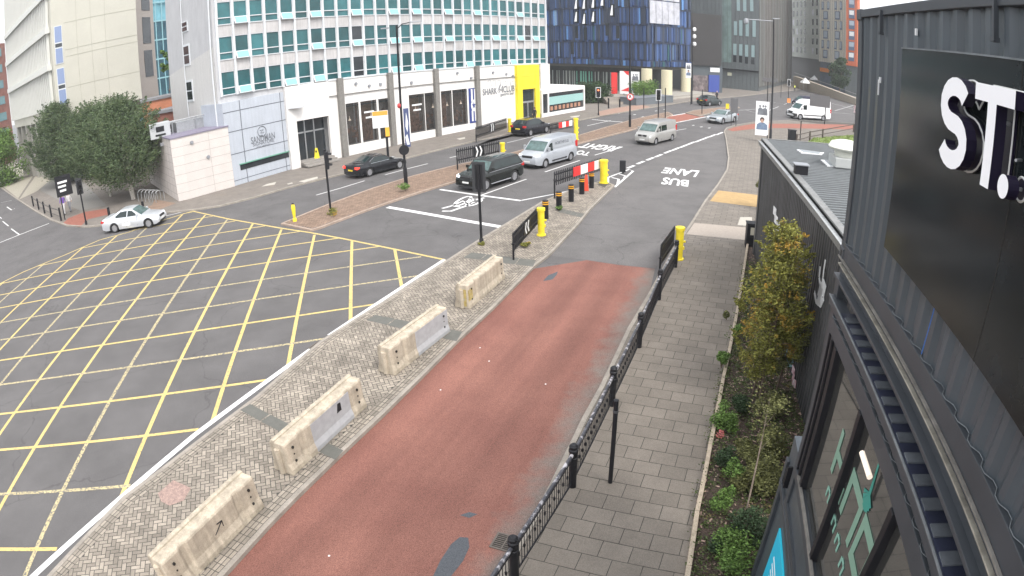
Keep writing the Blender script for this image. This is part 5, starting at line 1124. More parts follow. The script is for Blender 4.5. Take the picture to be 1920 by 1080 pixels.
# lettering on the podium
def wtext(body, px, w_, h_, m, P_, off, parent, nm='lettering'):
    s_, z_ = P_.at(*px); V, F = textmesh(body, 1.0, offset=.015); xs = [v.x for v in V]; ys = [v.y for v in V]; Mx = wallM(P_, s_, z_, off)
    kx, ky = w_/(max(xs)-min(xs)), h_/(max(ys)-min(ys)); b = MB(); cx, cy_ = (max(xs)+min(xs))/2, (max(ys)+min(ys))/2
    b.mesh([Mx@Vector(((v.x-cx)*kx, (v.y-cy_)*ky, 0)) for v in V], F); return b.build(nm, m, parent, world=True)
HT = Plane(HP.pt(0, 0, .3).to_2d(), HP.pt(10, 0, .3).to_2d(), HP.skew); wtext('SHARK', (918.5, 171.5), HT.at(932, 171)[0]-HT.at(905, 171)[0], .72, M['photo_grey'], HT, .02, hotel); wtext('CLUB', (954, 166.5), HT.at(965, 167)[0]-HT.at(944, 167)[0], .72, M['photo_grey'], HT, .02, hotel)
b = MB(); sa, za = HT.at(933, 172); sb, zb = HT.at(943, 166)
for q in (((0, 0), (.5, 1.1), (.3, .3), (1, .2)), ((.2, -.2), (1.0, .9), (.8, 0.1), (.95, -.2))): b.tube([HP.pt(sa+(sb-sa)*u, za+.7*v, .31) for u, v in q], .045, 4)
b.build('logo', M['photo_grey'], hotel, world=True)
wtext('gastro bar', (951, 176.5), HT.at(964, 176)[0]-HT.at(938, 176)[0], .42, M['photo_grey'], HT, .02, hotel)
b = MB()
for x in (911, 920, 929, 939, 948, 957): s_, z_ = HP.at(x, 157); b.tube([HP.pt(s_, z_+.3, .28), HP.pt(s_, z_+.35, .7), HP.pt(s_, z_-.3, .75)], .03, 4)
b.build('sign_light', M['lampgrey'], hotel, world=True)
# yellow portal with its glazed doors
HPo = Plane(HP.pt(0, 0, .75).to_2d(), HP.pt(10, 0, .75).to_2d(), HP.skew); sa, sb = HPo.at(974, 224)[0]-.05, HPo.at(1014, 221)[0]; zt_ = HPo.at(990, 122)[1]; ia, ib = sa+(sb-sa)*.21, sa+(sb-sa)*.80; zi = HP.at(990, 166)[1]
b = MB(); b.wallbox(HP, sa, ia, 0, zt_, .1, .7); b.wallbox(HP, ib, sb, 0, zt_, .1, .7); b.wallbox(HP, ia, ib, zi, zt_, .1, .7); b.build('yellow_portal', M['yellowportal'], hotel, world=True, bevel=.03)
b = MB(); b.wallbox(HP, sa, sb, zt_-(zt_-zi)*.48, zt_-(zt_-zi)*.46, .70, .705); b.build('portal_joint', mat('portal_joint', (.5, .4, .03), .7), hotel, world=True)
pbox('door_recess', ia, ib, 0, zi, -.58, -.5, M['interior']); pbox('entrance_glass', ia, ib, 0, zi, .35, .38, mat('entrance_glass', (.04, .05, .055), .05, spec=.8, alpha=.7))
b = MB(); zm = zi*.60
for u0, u1, v0, v1 in ((ia, ib, zm, zm+.2), ((ia+ib)/2-.06, (ia+ib)/2+.06, 0, zm), (ia, ia+.1, 0, zi), (ib-.1, ib, 0, zi)): b.wallbox(HP, u0, u1, v0, v1, .36, .46)
b.build('door_frame', M['steel'], hotel, world=True)
# glass annex at the far end
AX = Plane(G(1017, 222), G(1097, 207.5)); al = AX.len; azt = AX.at(1060, 164)[1]; axb = AX.at(1060, 206)[1]
ann = thing('glass_annex', 'low white-framed glazed annex with a frosted green band at the end of the hotel', 'annex', AX.pt(0, 0))
b = MB(); b.wallbox(AX, 0, al, azt-.5, azt, -6, 0); b.wallbox(AX, 0, al, 0, .55, -.2, 0); b.wallbox(AX, al-.25, al, .55, azt-.5, -.3, 0); b.wallbox(AX, 0, .2, .55, azt-.5, -.3, 0); s1_ = AX.at(1029, 200)[0]; b.wallbox(AX, s1_-.12, s1_+.12, .55, azt-.5, -.3, 0); b.build('frame', M['wall_pod'], ann, world=True)
b = MB(); b.wallbox(AX, .2, al-.25, .55, azt-.5, -5.8, -.35); b.build('interior', M['interior'], ann, world=True)
b = MB(); b.wallbox(AX, .2, al-.25, .55, azt-.5, -.16, -.13); b.build('glazing', M['darkglass'], ann, world=True)
b = MB(); b.wallbox(AX, s1_+.2, al-.3, .55+(azt-1.05)*.38, .55+(azt-1.05)*.80, -.12, -.10); b.build('frosted_band', mat('frosted_green', (.30, .50, .48), .4), ann, world=True)
b = MB()
for k in range(8): u = s1_+.5+k*(al-s1_-1.2)/8; b.wallbox(AX, u, u+.55, .75, 1.25, -.12, -.10)
b.build('booth_seat', mat('tan_seat', (.38, .2, .13), .8), ann, world=True)
# entrance recess and grey sign panel left of the podium
P2 = Plane(G(441, 351), G(558.7, 316)); L2 = P2.len; zt2 = P2.at(448, 188)[1]; zt2b = P2.at(545, 170)[1]; zt2 = min(zt2, zt2b+.3)
sg = thing('sign_wall', 'grey-blue panelled wall with a round logo, dark lettering and a long slot window', 'sign wall', P2.pt(0, 0))
b = MB(); b.wallbox(P2, -.3, L2, 0, zt2, -3.5, 0); b.build('wall', M['metalpanel'], sg, world=True)
b = MB()
for x, y in ((440, 246), (443, 288)): z_ = P2.at(x, y)[1]; b.wallbox(P2, -.3, L2+.002, z_-.03, z_+.03, 0, .012)
z_ = P2.at(441, 208)[1]; b.wallbox(P2, -.3, L2+.002, z_-.03, z_+.03, 0, .012); b.wallbox(P2, -.3, L2, .45, .5, 0, .012)
for f in (.20, .82): b.wallbox(P2, L2*f-.03, L2*f+.03, 0, zt2, 0, .014)
b.build('panel_seam', M['joint'], sg, world=True)
s0, z0 = P2.at(451, 317); s1, z1 = P2.at(541, 287); s1b, z0b = P2.at(543, 296.5); z1b = P2.at(452, 306)[1]
b = MB(); b.wallbox(P2, s0, s1, (z0+z0b)/2, (z1+z1b)/2, .0, .03); b.build('slot_window', M['darkglass'], sg, world=True)
b = MB(); b.wallbox(P2, s0-.05, s1+.05, (z1+z1b)/2, (z1+z1b)/2+.08, 0, .1); b.build('slot_frame', mat('slot_frame', (.12, .3, .22), .6), sg, world=True)
wtext('SANDMAN', (493, 258.5), P2.at(515, 256)[0]-P2.at(470, 263)[0], .55, M['photo_grey'], P2, .02, sg); wtext('SIGNATURE', (494, 267), P2.at(513, 263)[0]-P2.at(473, 270)[0], .26, M['photo_grey'], P2, .02, sg)
b = MB(); s_, z_ = P2.at(491, 246.5); b.tube([P2.pt(s_+.42*math.cos(k*math.pi/8), z_+.42*math.sin(k*math.pi/8), .02) for k in range(17)], .03, 4); b.tube([P2.pt(s_-.2, z_+.1, .02), P2.pt(s_+.15, z_+.15, .02), P2.pt(s_-.15, z_-.1, .02), P2.pt(s_+.2, z_-.1, .02)], .03, 4); wtext('HOTEL  NEWCASTLE', (494, 273.5), P2.at(507, 270)[0]-P2.at(481, 276)[0], .15, M['photo_grey'], P2, .02, sg); b.build('round_logo', M['photo_grey'], sg, world=True)
# hotel entrance block between sign wall and podium
ea, eb = S(549, 316)-.2, S(627, 298)
ent = thing('hotel_entrance', 'deep dark hotel entrance with glazed doors, grey steps and a yellow board', 'entrance', HP.pt((ea+eb)/2, 0))
z_hd = HP.at(583, 222)[1]; ra, rb = S(560, 300), S(620, 298)
b = MB(); b.wallbox(HP, ea, ra, 0, ZP, .0, .30); b.wallbox(HP, rb, eb+.0, 0, ZP, .0, .29); b.wallbox(HP, ra, rb, z_hd, ZP, 0, .30); b.build('surround', M['wall_pod'], ent, world=True)
b = MB(); b.wallbox(HP, ra, rb, .5, z_hd, -.60, -.56); b.build('recess_back', M['interior'], ent, world=True)
b = MB()
for k in range(3): b.wallbox(HP, ra, rb, .1, .22+.14*k, -.55, 1.5-.4*k)
b.build('step', mat('step_stone', (.26, .24, .22), .9, var=.1), ent, world=True)
b = MB(); b.wallbox(HP, ra+.1, rb-.1, .5, z_hd-.1, -.50, -.47); b.build('door_glass', M['darkglass'], ent, world=True)
b = MB(); zt_ = .5+(z_hd-.5)*.66
for u in (.0, .33, .62, .97): b.wallbox(HP, ra+(rb-ra)*u, ra+(rb-ra)*u+.1, .5, z_hd-.05, -.48, -.38)
b.wallbox(HP, ra, rb, zt_, zt_+.12, -.48, -.38); b.build('door_frame', M['steel'], ent, world=True)
t = thing('wet_floor_board', 'yellow folding floor board standing in the hotel entrance', 'floor sign', HP.pt(ra+(rb-ra)*.52, .5, .28), 0); t.scale = (.7, .7, .8); b = MB(); b.hexa([(-.3, -.2, 0), (.3, -.2, 0), (.3, .2, 0), (-.3, .2, 0)], [(-.14, -.05, 1.1), (.14, -.05, 1.1), (.14, .05, 1.1), (-.14, .05, 1.1)]); b.build('board', M['yellow'], t); b = MB(); b.box((0, -.1, .75), (.16, .2, .2)); b.build('symbol', M['black'], t)
t = thing('lamp_box', 'small white box lantern high beside the hotel entrance', 'lantern', HP.pt(S(558, 300), HP.at(558, 185)[1], .5)); b = MB(); b.box((0, 0, 0), (1.2, .7, 1.3)); b.build('body', M['white'], t, bevel=.03); b = MB(); b.box((0, 0, -.68), (1.25, .75, .06)); b.build('base', M['mullion'], t)
# ---- cream tiled drum wall
q1, q2, q3 = G(336, 380), G(357, 375), G(441, 351.5)
TW = Plane(q2, q3); ztw = TW.at(425, 238)[1]; bk = Vector((-TW.n.x, -TW.n.y))
lw_ = Plane(q1, (q1.x-.5*(q3-q2).normalized().x*0+bk.x*7-2.2, q1.y+bk.y*7))
tw = thing('tiled_wall_block', 'cream tiled blank corner block with two small security lights', 'building', q2)
foot = [q1.to_2d(), q2.to_2d(), q3.to_2d(), q3.to_2d()+bk*7, G(283, 345).to_2d()]
if carea(foot) < 0: foot = foot[::-1]
b = MB(); b.prism(foot, 0, ztw); b.build('wall', M['tilewhite'], tw, world=True)
b = MB(); b.prism(inset(foot, -.06), ztw, ztw+.10); b.build('coping', mat('lead_coping', (.20, .18, .24), .6), tw, world=True)
b = MB()
def tiles(P_, L_, zt, rows, colw, off=.006):
    for k in range(1, rows): b.wallbox(P_, 0, L_, zt*k/rows-.014, zt*k/rows+.014, 0, off)
    x = colw
    while x < L_-.1: b.wallbox(P_, x-.012, x+.012, 0, zt, 0, off+.002); x += colw
tiles(TW, TW.len, ztw, 7, 2.2); T2 = Plane(q1, q2); tiles(T2, T2.len, ztw, 7, 9); T3 = Plane(G(283, 345), q1); tiles(T3, T3.len, ztw, 8, 1.1)
b.build('tile_joint', M['tilegrout'], tw, world=True)
b = MB()
for x, y in ((295, 270), (306, 270)): s_, z_ = T3.at(x, y); b.wallbox(T3, s_-.18, s_+.18, z_-.12, z_+.12, .0, .25)
for x, y in ((359, 267), (390, 294)): s_, z_ = TW.at(x, y); b.tube([TW.pt(s_, z_, 0), TW.pt(s_, z_, .12)], .14, 8)
b.build('security_light', M['lampgrey'], tw, world=True)
# plant on its roof
rc = (G(283, 345).to_2d()+q1.to_2d())/2+bk*2.2
for nm, lab, c, d in (('air_unit', 'white roof plant cabinet with a dark grille on the tiled block', tuple(G(301, 258, z=ztw).to_2d()), (1.7, 1.3, 1.2)), ('air_unit', 'smaller white roof plant unit beside the tank on the tiled block', tuple(G(322, 250, z=ztw).to_2d()), (.9, .9, 1.0))):
    t = thing(nm, lab, 'air conditioner', (c[0], c[1], ztw), R(36)); b = MB(); b.box((0, 0, d[2]/2), d); b.build('casing', M['acgrey'] if 'acgrey' in M else M.setdefault('acgrey', mat('cabinet_white', (.44, .45, .46), .5)), t, bevel=.03); b = MB(); b.box((0, -d[1]/2-.01, d[2]*.6), (d[0]*.4, .03, d[2]*.35)); b.build('grille', M['black'], t); b = MB(); b.box((0, -d[1]/2-.01, d[2]*.22), (d[0]*.5, .03, d[2]*.12)); b.build('lower_grille', M['black'], t)
c = (q2.to_2d()+q3.to_2d())/2+bk*4.5-TW.t*1.0; c = G(358, 244, z=ztw).to_2d(); t = thing('water_tank', 'low grey steel tank with a pipe rail on the roof behind the tiled block', 'tank', (c.x, c.y, ztw), math.atan2(TW.t.y, TW.t.x)); b = MB(); b.box((.3, 0, .5), (3.6, 1.6, .9)); b.build('body', M['steel'], t, bevel=.05); b = MB(); b.tube([(-1.9, -1.0, 1.1), (2.3, -1.0, 1.1)], .04, 6); b.tube([(-1.9, -1.0, 0), (-1.9, -1.0, 1.1)], .04, 6); b.tube([(.2, -1.0, 0), (.2, -1.0, 1.1)], .04, 6); b.tube([(2.3, -1.0, 0), (2.3, -1.0, 1.1)], .04, 6); b.build('pipe_rail', M['steel'], t)
# ---- beige office with vertical fins
C0, CL, CR = pol(-41.65, 75), pol(-45.94, 107), pol(-33.5, 76)
M['beige'] = mat('beige_stone', (.49, .475, .41), .85, var=.06, scale=.2, rnd=.05); M['fin'] = mat('pale_fin', (.62, .62, .58), .7, var=.05)
BL, BR = Plane(C0, CL), Plane(C0, CR)
off = thing('office_building', 'beige stone office block with white vertical fins and a blue corner window strip', 'office block', C0); zb0 = 7.7; zt0 = 31
foot = [C0.to_2d(), CL.to_2d(), (CL+(CR-C0)*1.6).to_2d(), CR.to_2d()]; foot = foot if carea(foot) > 0 else foot[::-1]
b = MB(); b.prism(foot, zb0, zt0); b.build('wall', M['beige'], off, world=True)
b = MB(); b.prism(inset(foot, .9), 0, zb0); b.build('base', mat('dark_base', (.10, .11, .11), .6, var=.1), off, world=True)
b = MB(); b.wallbox(BL, 1.2, BL.len, zb0+1.2, zt0, 0, .05); b.build('dark_glazing', mat('office_glazing', (.075, .08, .08), .3), off, world=True)
nf = 30
for k in range(nf+1): b = MB(); u = 1.2+(BL.len-1.2)*k/nf; b.wallbox(BL, u-.16, u+.16, zb0+1.2, zt0, .05, .40); b.build('fin', M['fin'], off, world=True)
b = MB()
for px, py in ((99, 125), (94, 56)): z_ = BL.at(px, py)[1]; b.wallbox(BL, .6, BL.len, z_-.35, z_+.35, .05, .65)
z_ = 2*BL.at(94, 56)[1]-BL.at(99, 125)[1]; b.wallbox(BL, .6, BL.len, z_-.35, z_+.35, .05, .65); b.build('floor_band', M['fin'], off, world=True)
b = MB()
for k in range(8): u = 2+(BL.len-4)*k/7; b.wallbox(BL, u-.4, u+.4, 0, zb0, -.7, .0)
b.build('column', mat('office_column', (.28, .27, .24), .85, var=.1), off, world=True)
for (ya, yb) in ((48, 118), (128, 196)):
    za, zb = BR.at(112, ya)[1], BR.at(120, yb)[1]; f = MB(); f.wallbox(BR, .35, 1.35, zb, za, .0, .06); fo = f.build('corner_window', M['mullion'], off, world=True)
    for k, mt in enumerate(('blueglass', 'darkglass', 'blueglass')):
        if 'blueglass' not in M: M['blueglass'] = mat('blue_window', (.20, .26, .42), .15, spec=.7)
        b = MB(); h_ = (za-zb); lo = zb+h_*(0, .42, .55)[k]+.1; hi = zb+h_*(.42, .55, 1)[k]-.05; b.wallbox(BR, .42, 1.28, lo, hi, .065, .08); b.build('pane', M[mt], fo, world=True)
b = MB()
for z_ in (11, 14.6, 15.4, 18.6, 22.2, 23): b.wallbox(BR, 1.6, BR.len, z_-.03, z_+.03, .0, .02)
for u in (3.2, 5.0, 6.8): b.wallbox(BR, u-.02, u+.02, zb0, zt0, 0, .022)
b.build('stone_joint', mat('stone_joint', (.36, .35, .29), .9), off, world=True)
# narrow stair tower with tall dark windows beyond the blank gable
t = thing('stair_tower', 'narrow brown-grey stair tower with tall dark windows between beige office and teal glass', 'tower', pol(-32.6, 80)); P_ = Plane(pol(-33.6, 79), pol(-31.9, 83)); b = MB(); b.wallbox(P_, 0, P_.len, 6, 30, -6, 0); b.build('wall', mat('taupe_wall', (.36, .32, .29), .8, var=.08), t, world=True)
for k in range(4): b = MB(); b.wallbox(P_, P_.len*.35, P_.len*.8, 10.2+4.3*k, 13.6+4.3*k, 0, .05); b.build('window', M['darkglass'], t, world=True)
t = thing('teal_glass_building', 'teal glass office tower glimpsed behind the white hotel gable', 'office tower', pol(-31, 130)); P_ = Plane(pol(-33, 130), pol(-29, 136)); b = MB(); b.wallbox(P_, 0, P_.len, 0, 55, -12, 0); b.build('wall', mat('teal_curtain_wall', (.17, .38, .45), .2, var=.3, scale=.25), t, world=True)
b = MB(); b.wallbox(P_, 0, P_.len, 0, 22, 0, .3); b.build('dark_glass', mat('dark_teal_glass', (.04, .10, .13), .15, var=.4, scale=.3), t, world=True)
b = MB(); 
for k in range(13): b.wallbox(P_, 0, P_.len, 2+k*4, 2.3+k*4, .3, .42)
for k in range(7): b.wallbox(P_, P_.len*k/7, P_.len*k/7+.2, 0, 55, .3, .40)
b.build('glazing_bars', mat('teal_bar', (.25, .45, .5), .4), t, world=True)
M['brick'] = mat('orange_brick', (.50, .20, .11), .85, var=.15, scale=1.5); M['redbrick'] = mat('dull_red_brick', (.24, .10, .075), .85, var=.2, scale=1)
for nm, lab, a, c, z0, z1, m in (('brick_annex', 'orange brick low building below the stair tower', (-33.6, 72), (-30.5, 72), 0, None, M['brick']), ('brick_shed', 'darker brick lean-to in front of the orange brick building', (-32.9, 64), (-30.0, 62), 0, None, M['redbrick'])):
    t = thing(nm, lab, 'building', pol(*a)); P_ = Plane(pol(*a), pol(*c)); z1 = P_.at(295, 187 if 'annex' in nm else 214)[1]; b = MB(); b.wallbox(P_, 0, P_.len, z0, z1, -5, 0); b.build('wall', m, t, world=True); b = MB(); b.wallbox(P_, -.2, P_.len+.2, z1, z1+.3, -8.2, .2); b.build('roof', M['roofgrey'], t, world=True)
t = thing('red_brick_block', 'dark red brick block with teal window bands beyond the beige finned office', 'building', pol(-50, 135)); P_ = Plane(pol(-53, 130), pol(-46.2, 150)); b = MB(); b.wallbox(P_, 0, P_.len, 0, 27, -15, 0); b.build('wall', M['redbrick'], t, world=True)
for k in range(6): b = MB(); b.wallbox(P_, 0, P_.len*.93, 6+k*3.6, 7.8+k*3.6, 0, .08); b.build('window_band', mat('teal_band%d' % k, (.14, .26, .28), .2), t, world=True)
# ---- blue-clad tower on columns
zc = 5.0; K0 = G(1212, 124, z=5.1); KL = K0+pol(-47, 34); KR_ = G(1295, 125, z=5.1); K0.z = KL.z = KR_.z = 0
QL, QR = Plane(K0, KL), Plane(K0, KR_); QR_len = (KR_-K0).length
blue = thing('blue_tower', 'tall block clad in narrow dark and bright blue panels above cream columns', 'tower block', K0)
foot = [K0.to_2d(), KL.to_2d(), (KL+(KR_-K0)).to_2d(), KR_.to_2d()]; foot = foot if carea(foot) > 0 else foot[::-1]
b = MB(); b.prism(foot, zc, 40); b.build('wall', mat('navy_backing', (.03, .04, .075), .5), blue, world=True)
b = MB(); b.prism(inset(foot, 2.2), 0, zc); b.build('ground_floor_glass', mat('lobby_glass', (.035, .04, .042), .15, var=.5, scale=.5), blue, world=True)
b = MB(); b.prism(inset(foot, .3), zc-.5, zc-.002); b.build('soffit', mat('bronze_soffit', (.07, .065, .05), .6), blue, world=True)
cols = [(.026, .045, .10), (.038, .072, .17), (.06, .12, .29), (.12, .27, .55), (.03, .04, .065), (.18, .28, .42), (.025, .09, .10), (.05, .09, .22)]
pm = [mat('blue_panel_%d' % i, c, .35, var=.05) for i, c in enumerate(cols)]; wts = [9, 8, 3, 1.2, 10, .4, .5, 5]
random.seed(21)
for Pq, Lq, nm in ((QL, 34, 'cladding'), (QR, QR_len, 'cladding')):
    fl = 0; z_ = zc
    while z_ < 39:
        h_ = 3.25 if fl else 1.0; b = MB(); u = 0
        while u < Lq-.05:
            w_ = min(random.choice((.2, .28, .4, .55)), Lq-u); k = random.choices(range(8), wts)[0]; b.wallbox(Pq, u+.015, u+w_-.015, z_+random.uniform(0, .5)*(fl > 0), z_+h_-.04, .02, random.choice((.08, .16, .26)), m=k); u += w_
        b.build('cladding_panel', pm, blue, world=True)
        if fl and Pq is QL:
            for x in (1, 2, 3): pass
        z_ += h_; fl += 1
    b = MB()
    for k in range(1, 10):
        zz = zc+1.0+3.25*k
        if zz < 40: b.wallbox(Pq, 0, Lq, zz-.06, zz+.06, .02, .30)
    b.build('floor_line', mat('ink_blue', (.02, .03, .06), .5), blue, world=True)
# slim windows in the cladding, some tilted open
random.seed(5)
for (px, py) in [(1083, 8), (1098, 8), (1115, 6), (1132, 2), (1083, 32), (1098, 36), (1115, 32), (1083, 60), (1099, 63), (1140, 55), (1075, 90), (1120, 90), (1150, 20), (1160, 60)]:
    s_, z_ = QL.at(px, py); b = MB(); b.wallbox(QL, s_-.35, s_+.35, z_-1.2, z_+1.2, .1, .32); f = b.build('slim_window', M['darkglass'], blue, world=True)
    if py < 40: b = MB(); q = [QL.pt(s_-.1, z_+1.0, .33), QL.pt(s_+.1, z_+1.0, .33), QL.pt(s_+.28, z_-.9, .65), QL.pt(s_-.28, z_-.9, .65)]; b.hexa(q, [v+Vector((QL.n.x, QL.n.y, .1))*.05 for v in q]); b.build('open_pane', M['white'], f, world=True)
sa, za = QR.at(1216, 43); sb, zb = QR.at(1271, -20)
for k in range(2):
    for j in range(5):
        b = MB(); u0 = sa+(sb-sa)*j/5; b.wallbox(QR, u0+.05, u0+(sb-sa)/5-.05, za+k*4.4, za+4.2+k*4.4, .2, .36); b.build('silver_panel', M['sil'] if 'sil' in M else M.setdefault('sil', mat('mirror_grey_panel', (.52, .52, .56), .35, var=.25, scale=.8, metal=.3)), blue, world=True)
for px, py in ((1212.5, 178), (1250, 182), (1286, 176)):
    g = G(px, py, z=.1); b = MB(); b.lathe(g, [(.95, 0), (.95, zc-.35)], 18); b.build('column', mat('cream_column_%d' % px, (.62, .57, .40), .8, var=.08), blue, world=True, smooth=40)
QI = Plane(foot[0], foot[1]) if False else None
b = MB(); random.seed(9); u = 1
PL_ = Plane((K0+Vector((QL.n.x, QL.n.y, 0))*-2.15).to_2d(), (KL+Vector((QL.n.x, QL.n.y, 0))*-2.15).to_2d())
while u < 32: b.wallbox(PL_, u, u+random.choice((.15, .25, .35)), .1, zc-1.5, .0, .12, m=0 if not 13 < u < 17 else 1); u += random.choice((.55, .8, 1.1))
b.build('glazing_mullion', [mat('grey_green_mullion', (.28, .31, .29), .5), mat('mint_mullion', (.16, .42, .32), .5)], blue, world=True)
# steps, planters and hedges in front
def plane_box(nm, lab, cat, a, c, h, depth, m, group=None):
    A, B = G(*a, z=.1), G(*c, z=.1); P_ = Plane(A, B); t = thing(nm, lab, cat, A, 0, group); b = MB(); b.wallbox(P_, 0, P_.len, .1, .1+h, -depth, 0); b.build('wall', m, t, world=True); return t, P_
t, P_ = plane_box('stone_steps', 'pale stone steps rising to the blue building between hedge and planter', 'steps', (1140, 196), (1193, 195), .35, 6, mat('step_pale', (.33, .29, .25), .9, var=.1))
b = MB(); 
for k in range(1, 4): b.wallbox(P_, 0, P_.len, .1, .1+.35+.2*k, -6, -.5*k)
b.build('step', mat('step_tread', (.27, .24, .21), .9, var=.1), t, world=True)
t, P_ = plane_box('planter', 'slate grey planter full of light green shrubs in front of the blue building', 'planter', (1193, 198), (1262, 192), 1.0, 3, mat('slate_planter', (.13, .145, .16), .7)); b = MB(); b.wallbox(P_, -.05, P_.len+.05, 1.1, 1.18, -3.05, .05); b.build('rim', mat('planter_rim', (.16, .17, .19), .7), t, world=True)
t, P_ = plane_box('terrace_edge', 'long pale low terrace kerb in front of the cream columns', 'low wall', (1232, 189), (1335, 178), .45, 5, mat('terrace_stone', (.30, .28, .25), .9, var=.1)); b = MB(); b.wallbox(P_, 0, P_.len, .1, .3, 0, .6); b.build('tread', mat('terrace_tread', (.36, .33, .29), .9), t, world=True)
# ---- dark metal-clad building in the middle distance
E0 = G(1422, 172); E0.z = 0; EW = E0+pol(-59, 18); EE = G(1482, 155); EE.z = 0
DW, DE_ = Plane(E0, EW), Plane(E0, EE)
dk = thing('dark_clad_building', 'large dark grey metal-clad block with slit windows behind the junction', 'office block', E0)
M['darkclad'] = mat('charcoal_cladding', (.115, .13, .135), .55, var=.08, scale=.3, streak=.1); M['brownclad'] = mat('brown_grey_cladding', (.155, .145, .135), .6, var=.1, scale=.3, streak=.15, rnd=.2)
foot = [E0.to_2d(), EW.to_2d(), (EW+(EE-E0)).to_2d(), EE.to_2d()]; foot = foot if carea(foot) > 0 else foot[::-1]
b = MB(); b.prism(foot, 0, 42); b.build('wall', M['darkclad'], dk, world=True)
b = MB(); u = 0; random.seed(31)
while u < DE_.len-.3: w_ = random.uniform(.3, .9); b.wallbox(DE_, u, u+w_*.7, 1, 42, .0, random.choice((.1, .2, .3)), m=random.choice((0, 0, 1))); u += w_
b.build('rib_cladding', [M['brownclad'], mat('grey_green_clad', (.17, .18, .17), .6)], dk, world=True)
b = MB(); u = 0
while u < DW.len: b.wallbox(DW, u, u+.05, 0, 42, 0, .06); u += .9
b.build('seam', mat('seam_dark', (.07, .08, .085), .6), dk, world=True)
for (px, yt, yb) in [(1378, 82, 103), (1389, 83, 104), (1400, 84, 106), (1412, 85, 107), (1379, 40, 66), (1389, 38, 67), (1401, 36, 68), (1414, 38, 69), (1384, -20, 20), (1396, -20, 21), (1409, -20, 21)]:
    s_, za = DW.at(px, yt); _, zb = DW.at(px, yb); b = MB(); b.wallbox(DW, s_-.36, s_+.36, zb, za, .02, .09); b.build('slit_window', mat('pale_slit', (.26, .36, .37), .3) if 'pale_slit' not in D.materials else D.materials['pale_slit'], dk, world=True)
    if yt > 70: b = MB(); b.wallbox(DW, s_-.36, s_+.36, zb-1.6, zb-.1, .02, .07); b.build('slit_window', M['darkglass'], dk, world=True)
s_, z_ = DW.at(1398, 131); b = MB(); b.wallbox(DW, 0, DW.len, z_-.25, z_, .0, .5); b.build('canopy', M['black'], dk, world=True)
b = MB(); s1, z1 = DW.at(1355, 30); s0, z0 = DW.at(1372, 118); b.wallbox(DW, DW.at(1372, 60)[0], DW.at(1355, 60)[0], 6, 42, .01, .05); b.build('green_glass_strip', mat('green_strip', (.15, .21, .2), .3, var=.3, scale=.4), dk, world=True)
b = MB(); b.wallbox(DW, DW.at(1372, 140)[0], DW.at(1364, 140)[0], DW.at(1370, 142)[1], DW.at(1370, 136)[1], .06, .12); b.build('small_sign', M['cream'] if 'cream' in M else M.setdefault('cream', mat('cream_sign', (.5, .5, .38), .6)), dk, world=True)
# black box volume and shops under it
X0, X1 = pol(azof(1352, 122), 124), pol(azof(1296, 122), 121); XP = Plane(X0, X1); zbx = XP.at(1325, 123)[1]
bbx_ = thing('black_box_building', 'plain near-black box storey over a small shopfront beside the blue tower', 'building', X0)
zt_ = XP.at(1320, 26)[1]; b = MB(); b.wallbox(XP, 0, XP.len, zbx, zt_, -12, 0); b.build('box_storey', mat('black_brown_clad', (.034, .031, .031), .6, var=.1, scale=.3), bbx_, world=True)
b = MB(); b.wallbox(XP, -.6, XP.len, 0, zbx-.03, -12, -.5); b.build('shop_wall', mat('shop_slate', (.08, .095, .105), .6, var=.1), bbx_, world=True)
b = MB(); b.wallbox(XP, XP.len*.05, XP.len*.9, .3, 3.4, -.5, -.42); b.build('shop_window', mat('shop_posters', (.16, .13, .13), .3, var=.8, scale=1.4), bbx_, world=True)
b = MB(); b.wallbox(XP, .2, 2.6, .2, 3.6, -.4, -.2); b.build('blue_panel', mat('shop_blue', (.04, .07, .30), .5), bbx_, world=True)
b = MB(); b.wallbox(XP, .1, 2.2, 4.2, 5.1, -.5, -.38); b.build('pale_sign', M['white'], bbx_, world=True)
t, P_ = plane_box('glass_stair_core', 'x', 'building', (1300, 160), (1352, 160), 1, 1, M['darkclad']) if False else (None, None)
for (a, c, z1, m, lab, nm) in (((17.0, 150), (20.6, 152), 46, mat('grey_green_block', (.17, .22, .21), .5, var=.15, scale=.2), 'grey-green glazed block rising behind the black box', 'glazed_block'),):
    P_ = Plane(pol(*a), pol(*c)); t = thing(nm, lab, 'office block', pol(*a)); b = MB(); b.wallbox(P_, -1, P_.len+3, 0, z1, -10, 0); b.build('wall', m, t, world=True)
    b = MB(); u = 0
    while u < P_.len+2: b.wallbox(P_, u, u+.3, 14, z1, 0, .15); u += 1.05
    b.build('fin', mat('pale_green_fin', (.22, .29, .27), .5), t, world=True)
# ---- student blocks far up the street: green-grey, striped beige, orange
def far_block(nm, lab, pa, pb, D_a, D_b, z0, z1, m, deep=3):
    a = pol(azof(pa, 100), D_a); c = pol(azof(pb, 100), D_b); P_ = Plane(a, c); t = thing(nm, lab, 'apartment block', a); b = MB(); b.wallbox(P_, 0, P_.len, z0, z1, -deep, 0); b.build('wall', m, t, world=True); return t, P_
t, P1 = far_block('apartment_block', 'grey-green apartment block with rows of narrow windows far up the street', 1478, 1536, 215, 190, 8.5, 50, mat('grey_green_render', (.46, .48, .44), .8, var=.08, scale=.2))
b = MB(); b.wallbox(P1, 0, P1.len, 0, 8.5, -13, -.6); b.build('dark_base', mat('far_base', (.14, .14, .14), .8), t, world=True)
random.seed(14)
for r_ in range(11):
    z_ = 10+r_*3.0
    if z_ > 46: break
    for k in range(8):
        u = P1.len*(k+.5)/8
        if k == 5: continue
        b = MB(); b.wallbox(P1, u-.55, u+.45, z_, z_+1.9, 0, .12); b.build('window', M['darkglass'] if random.random() < .75 else M['sil'], t, world=True)
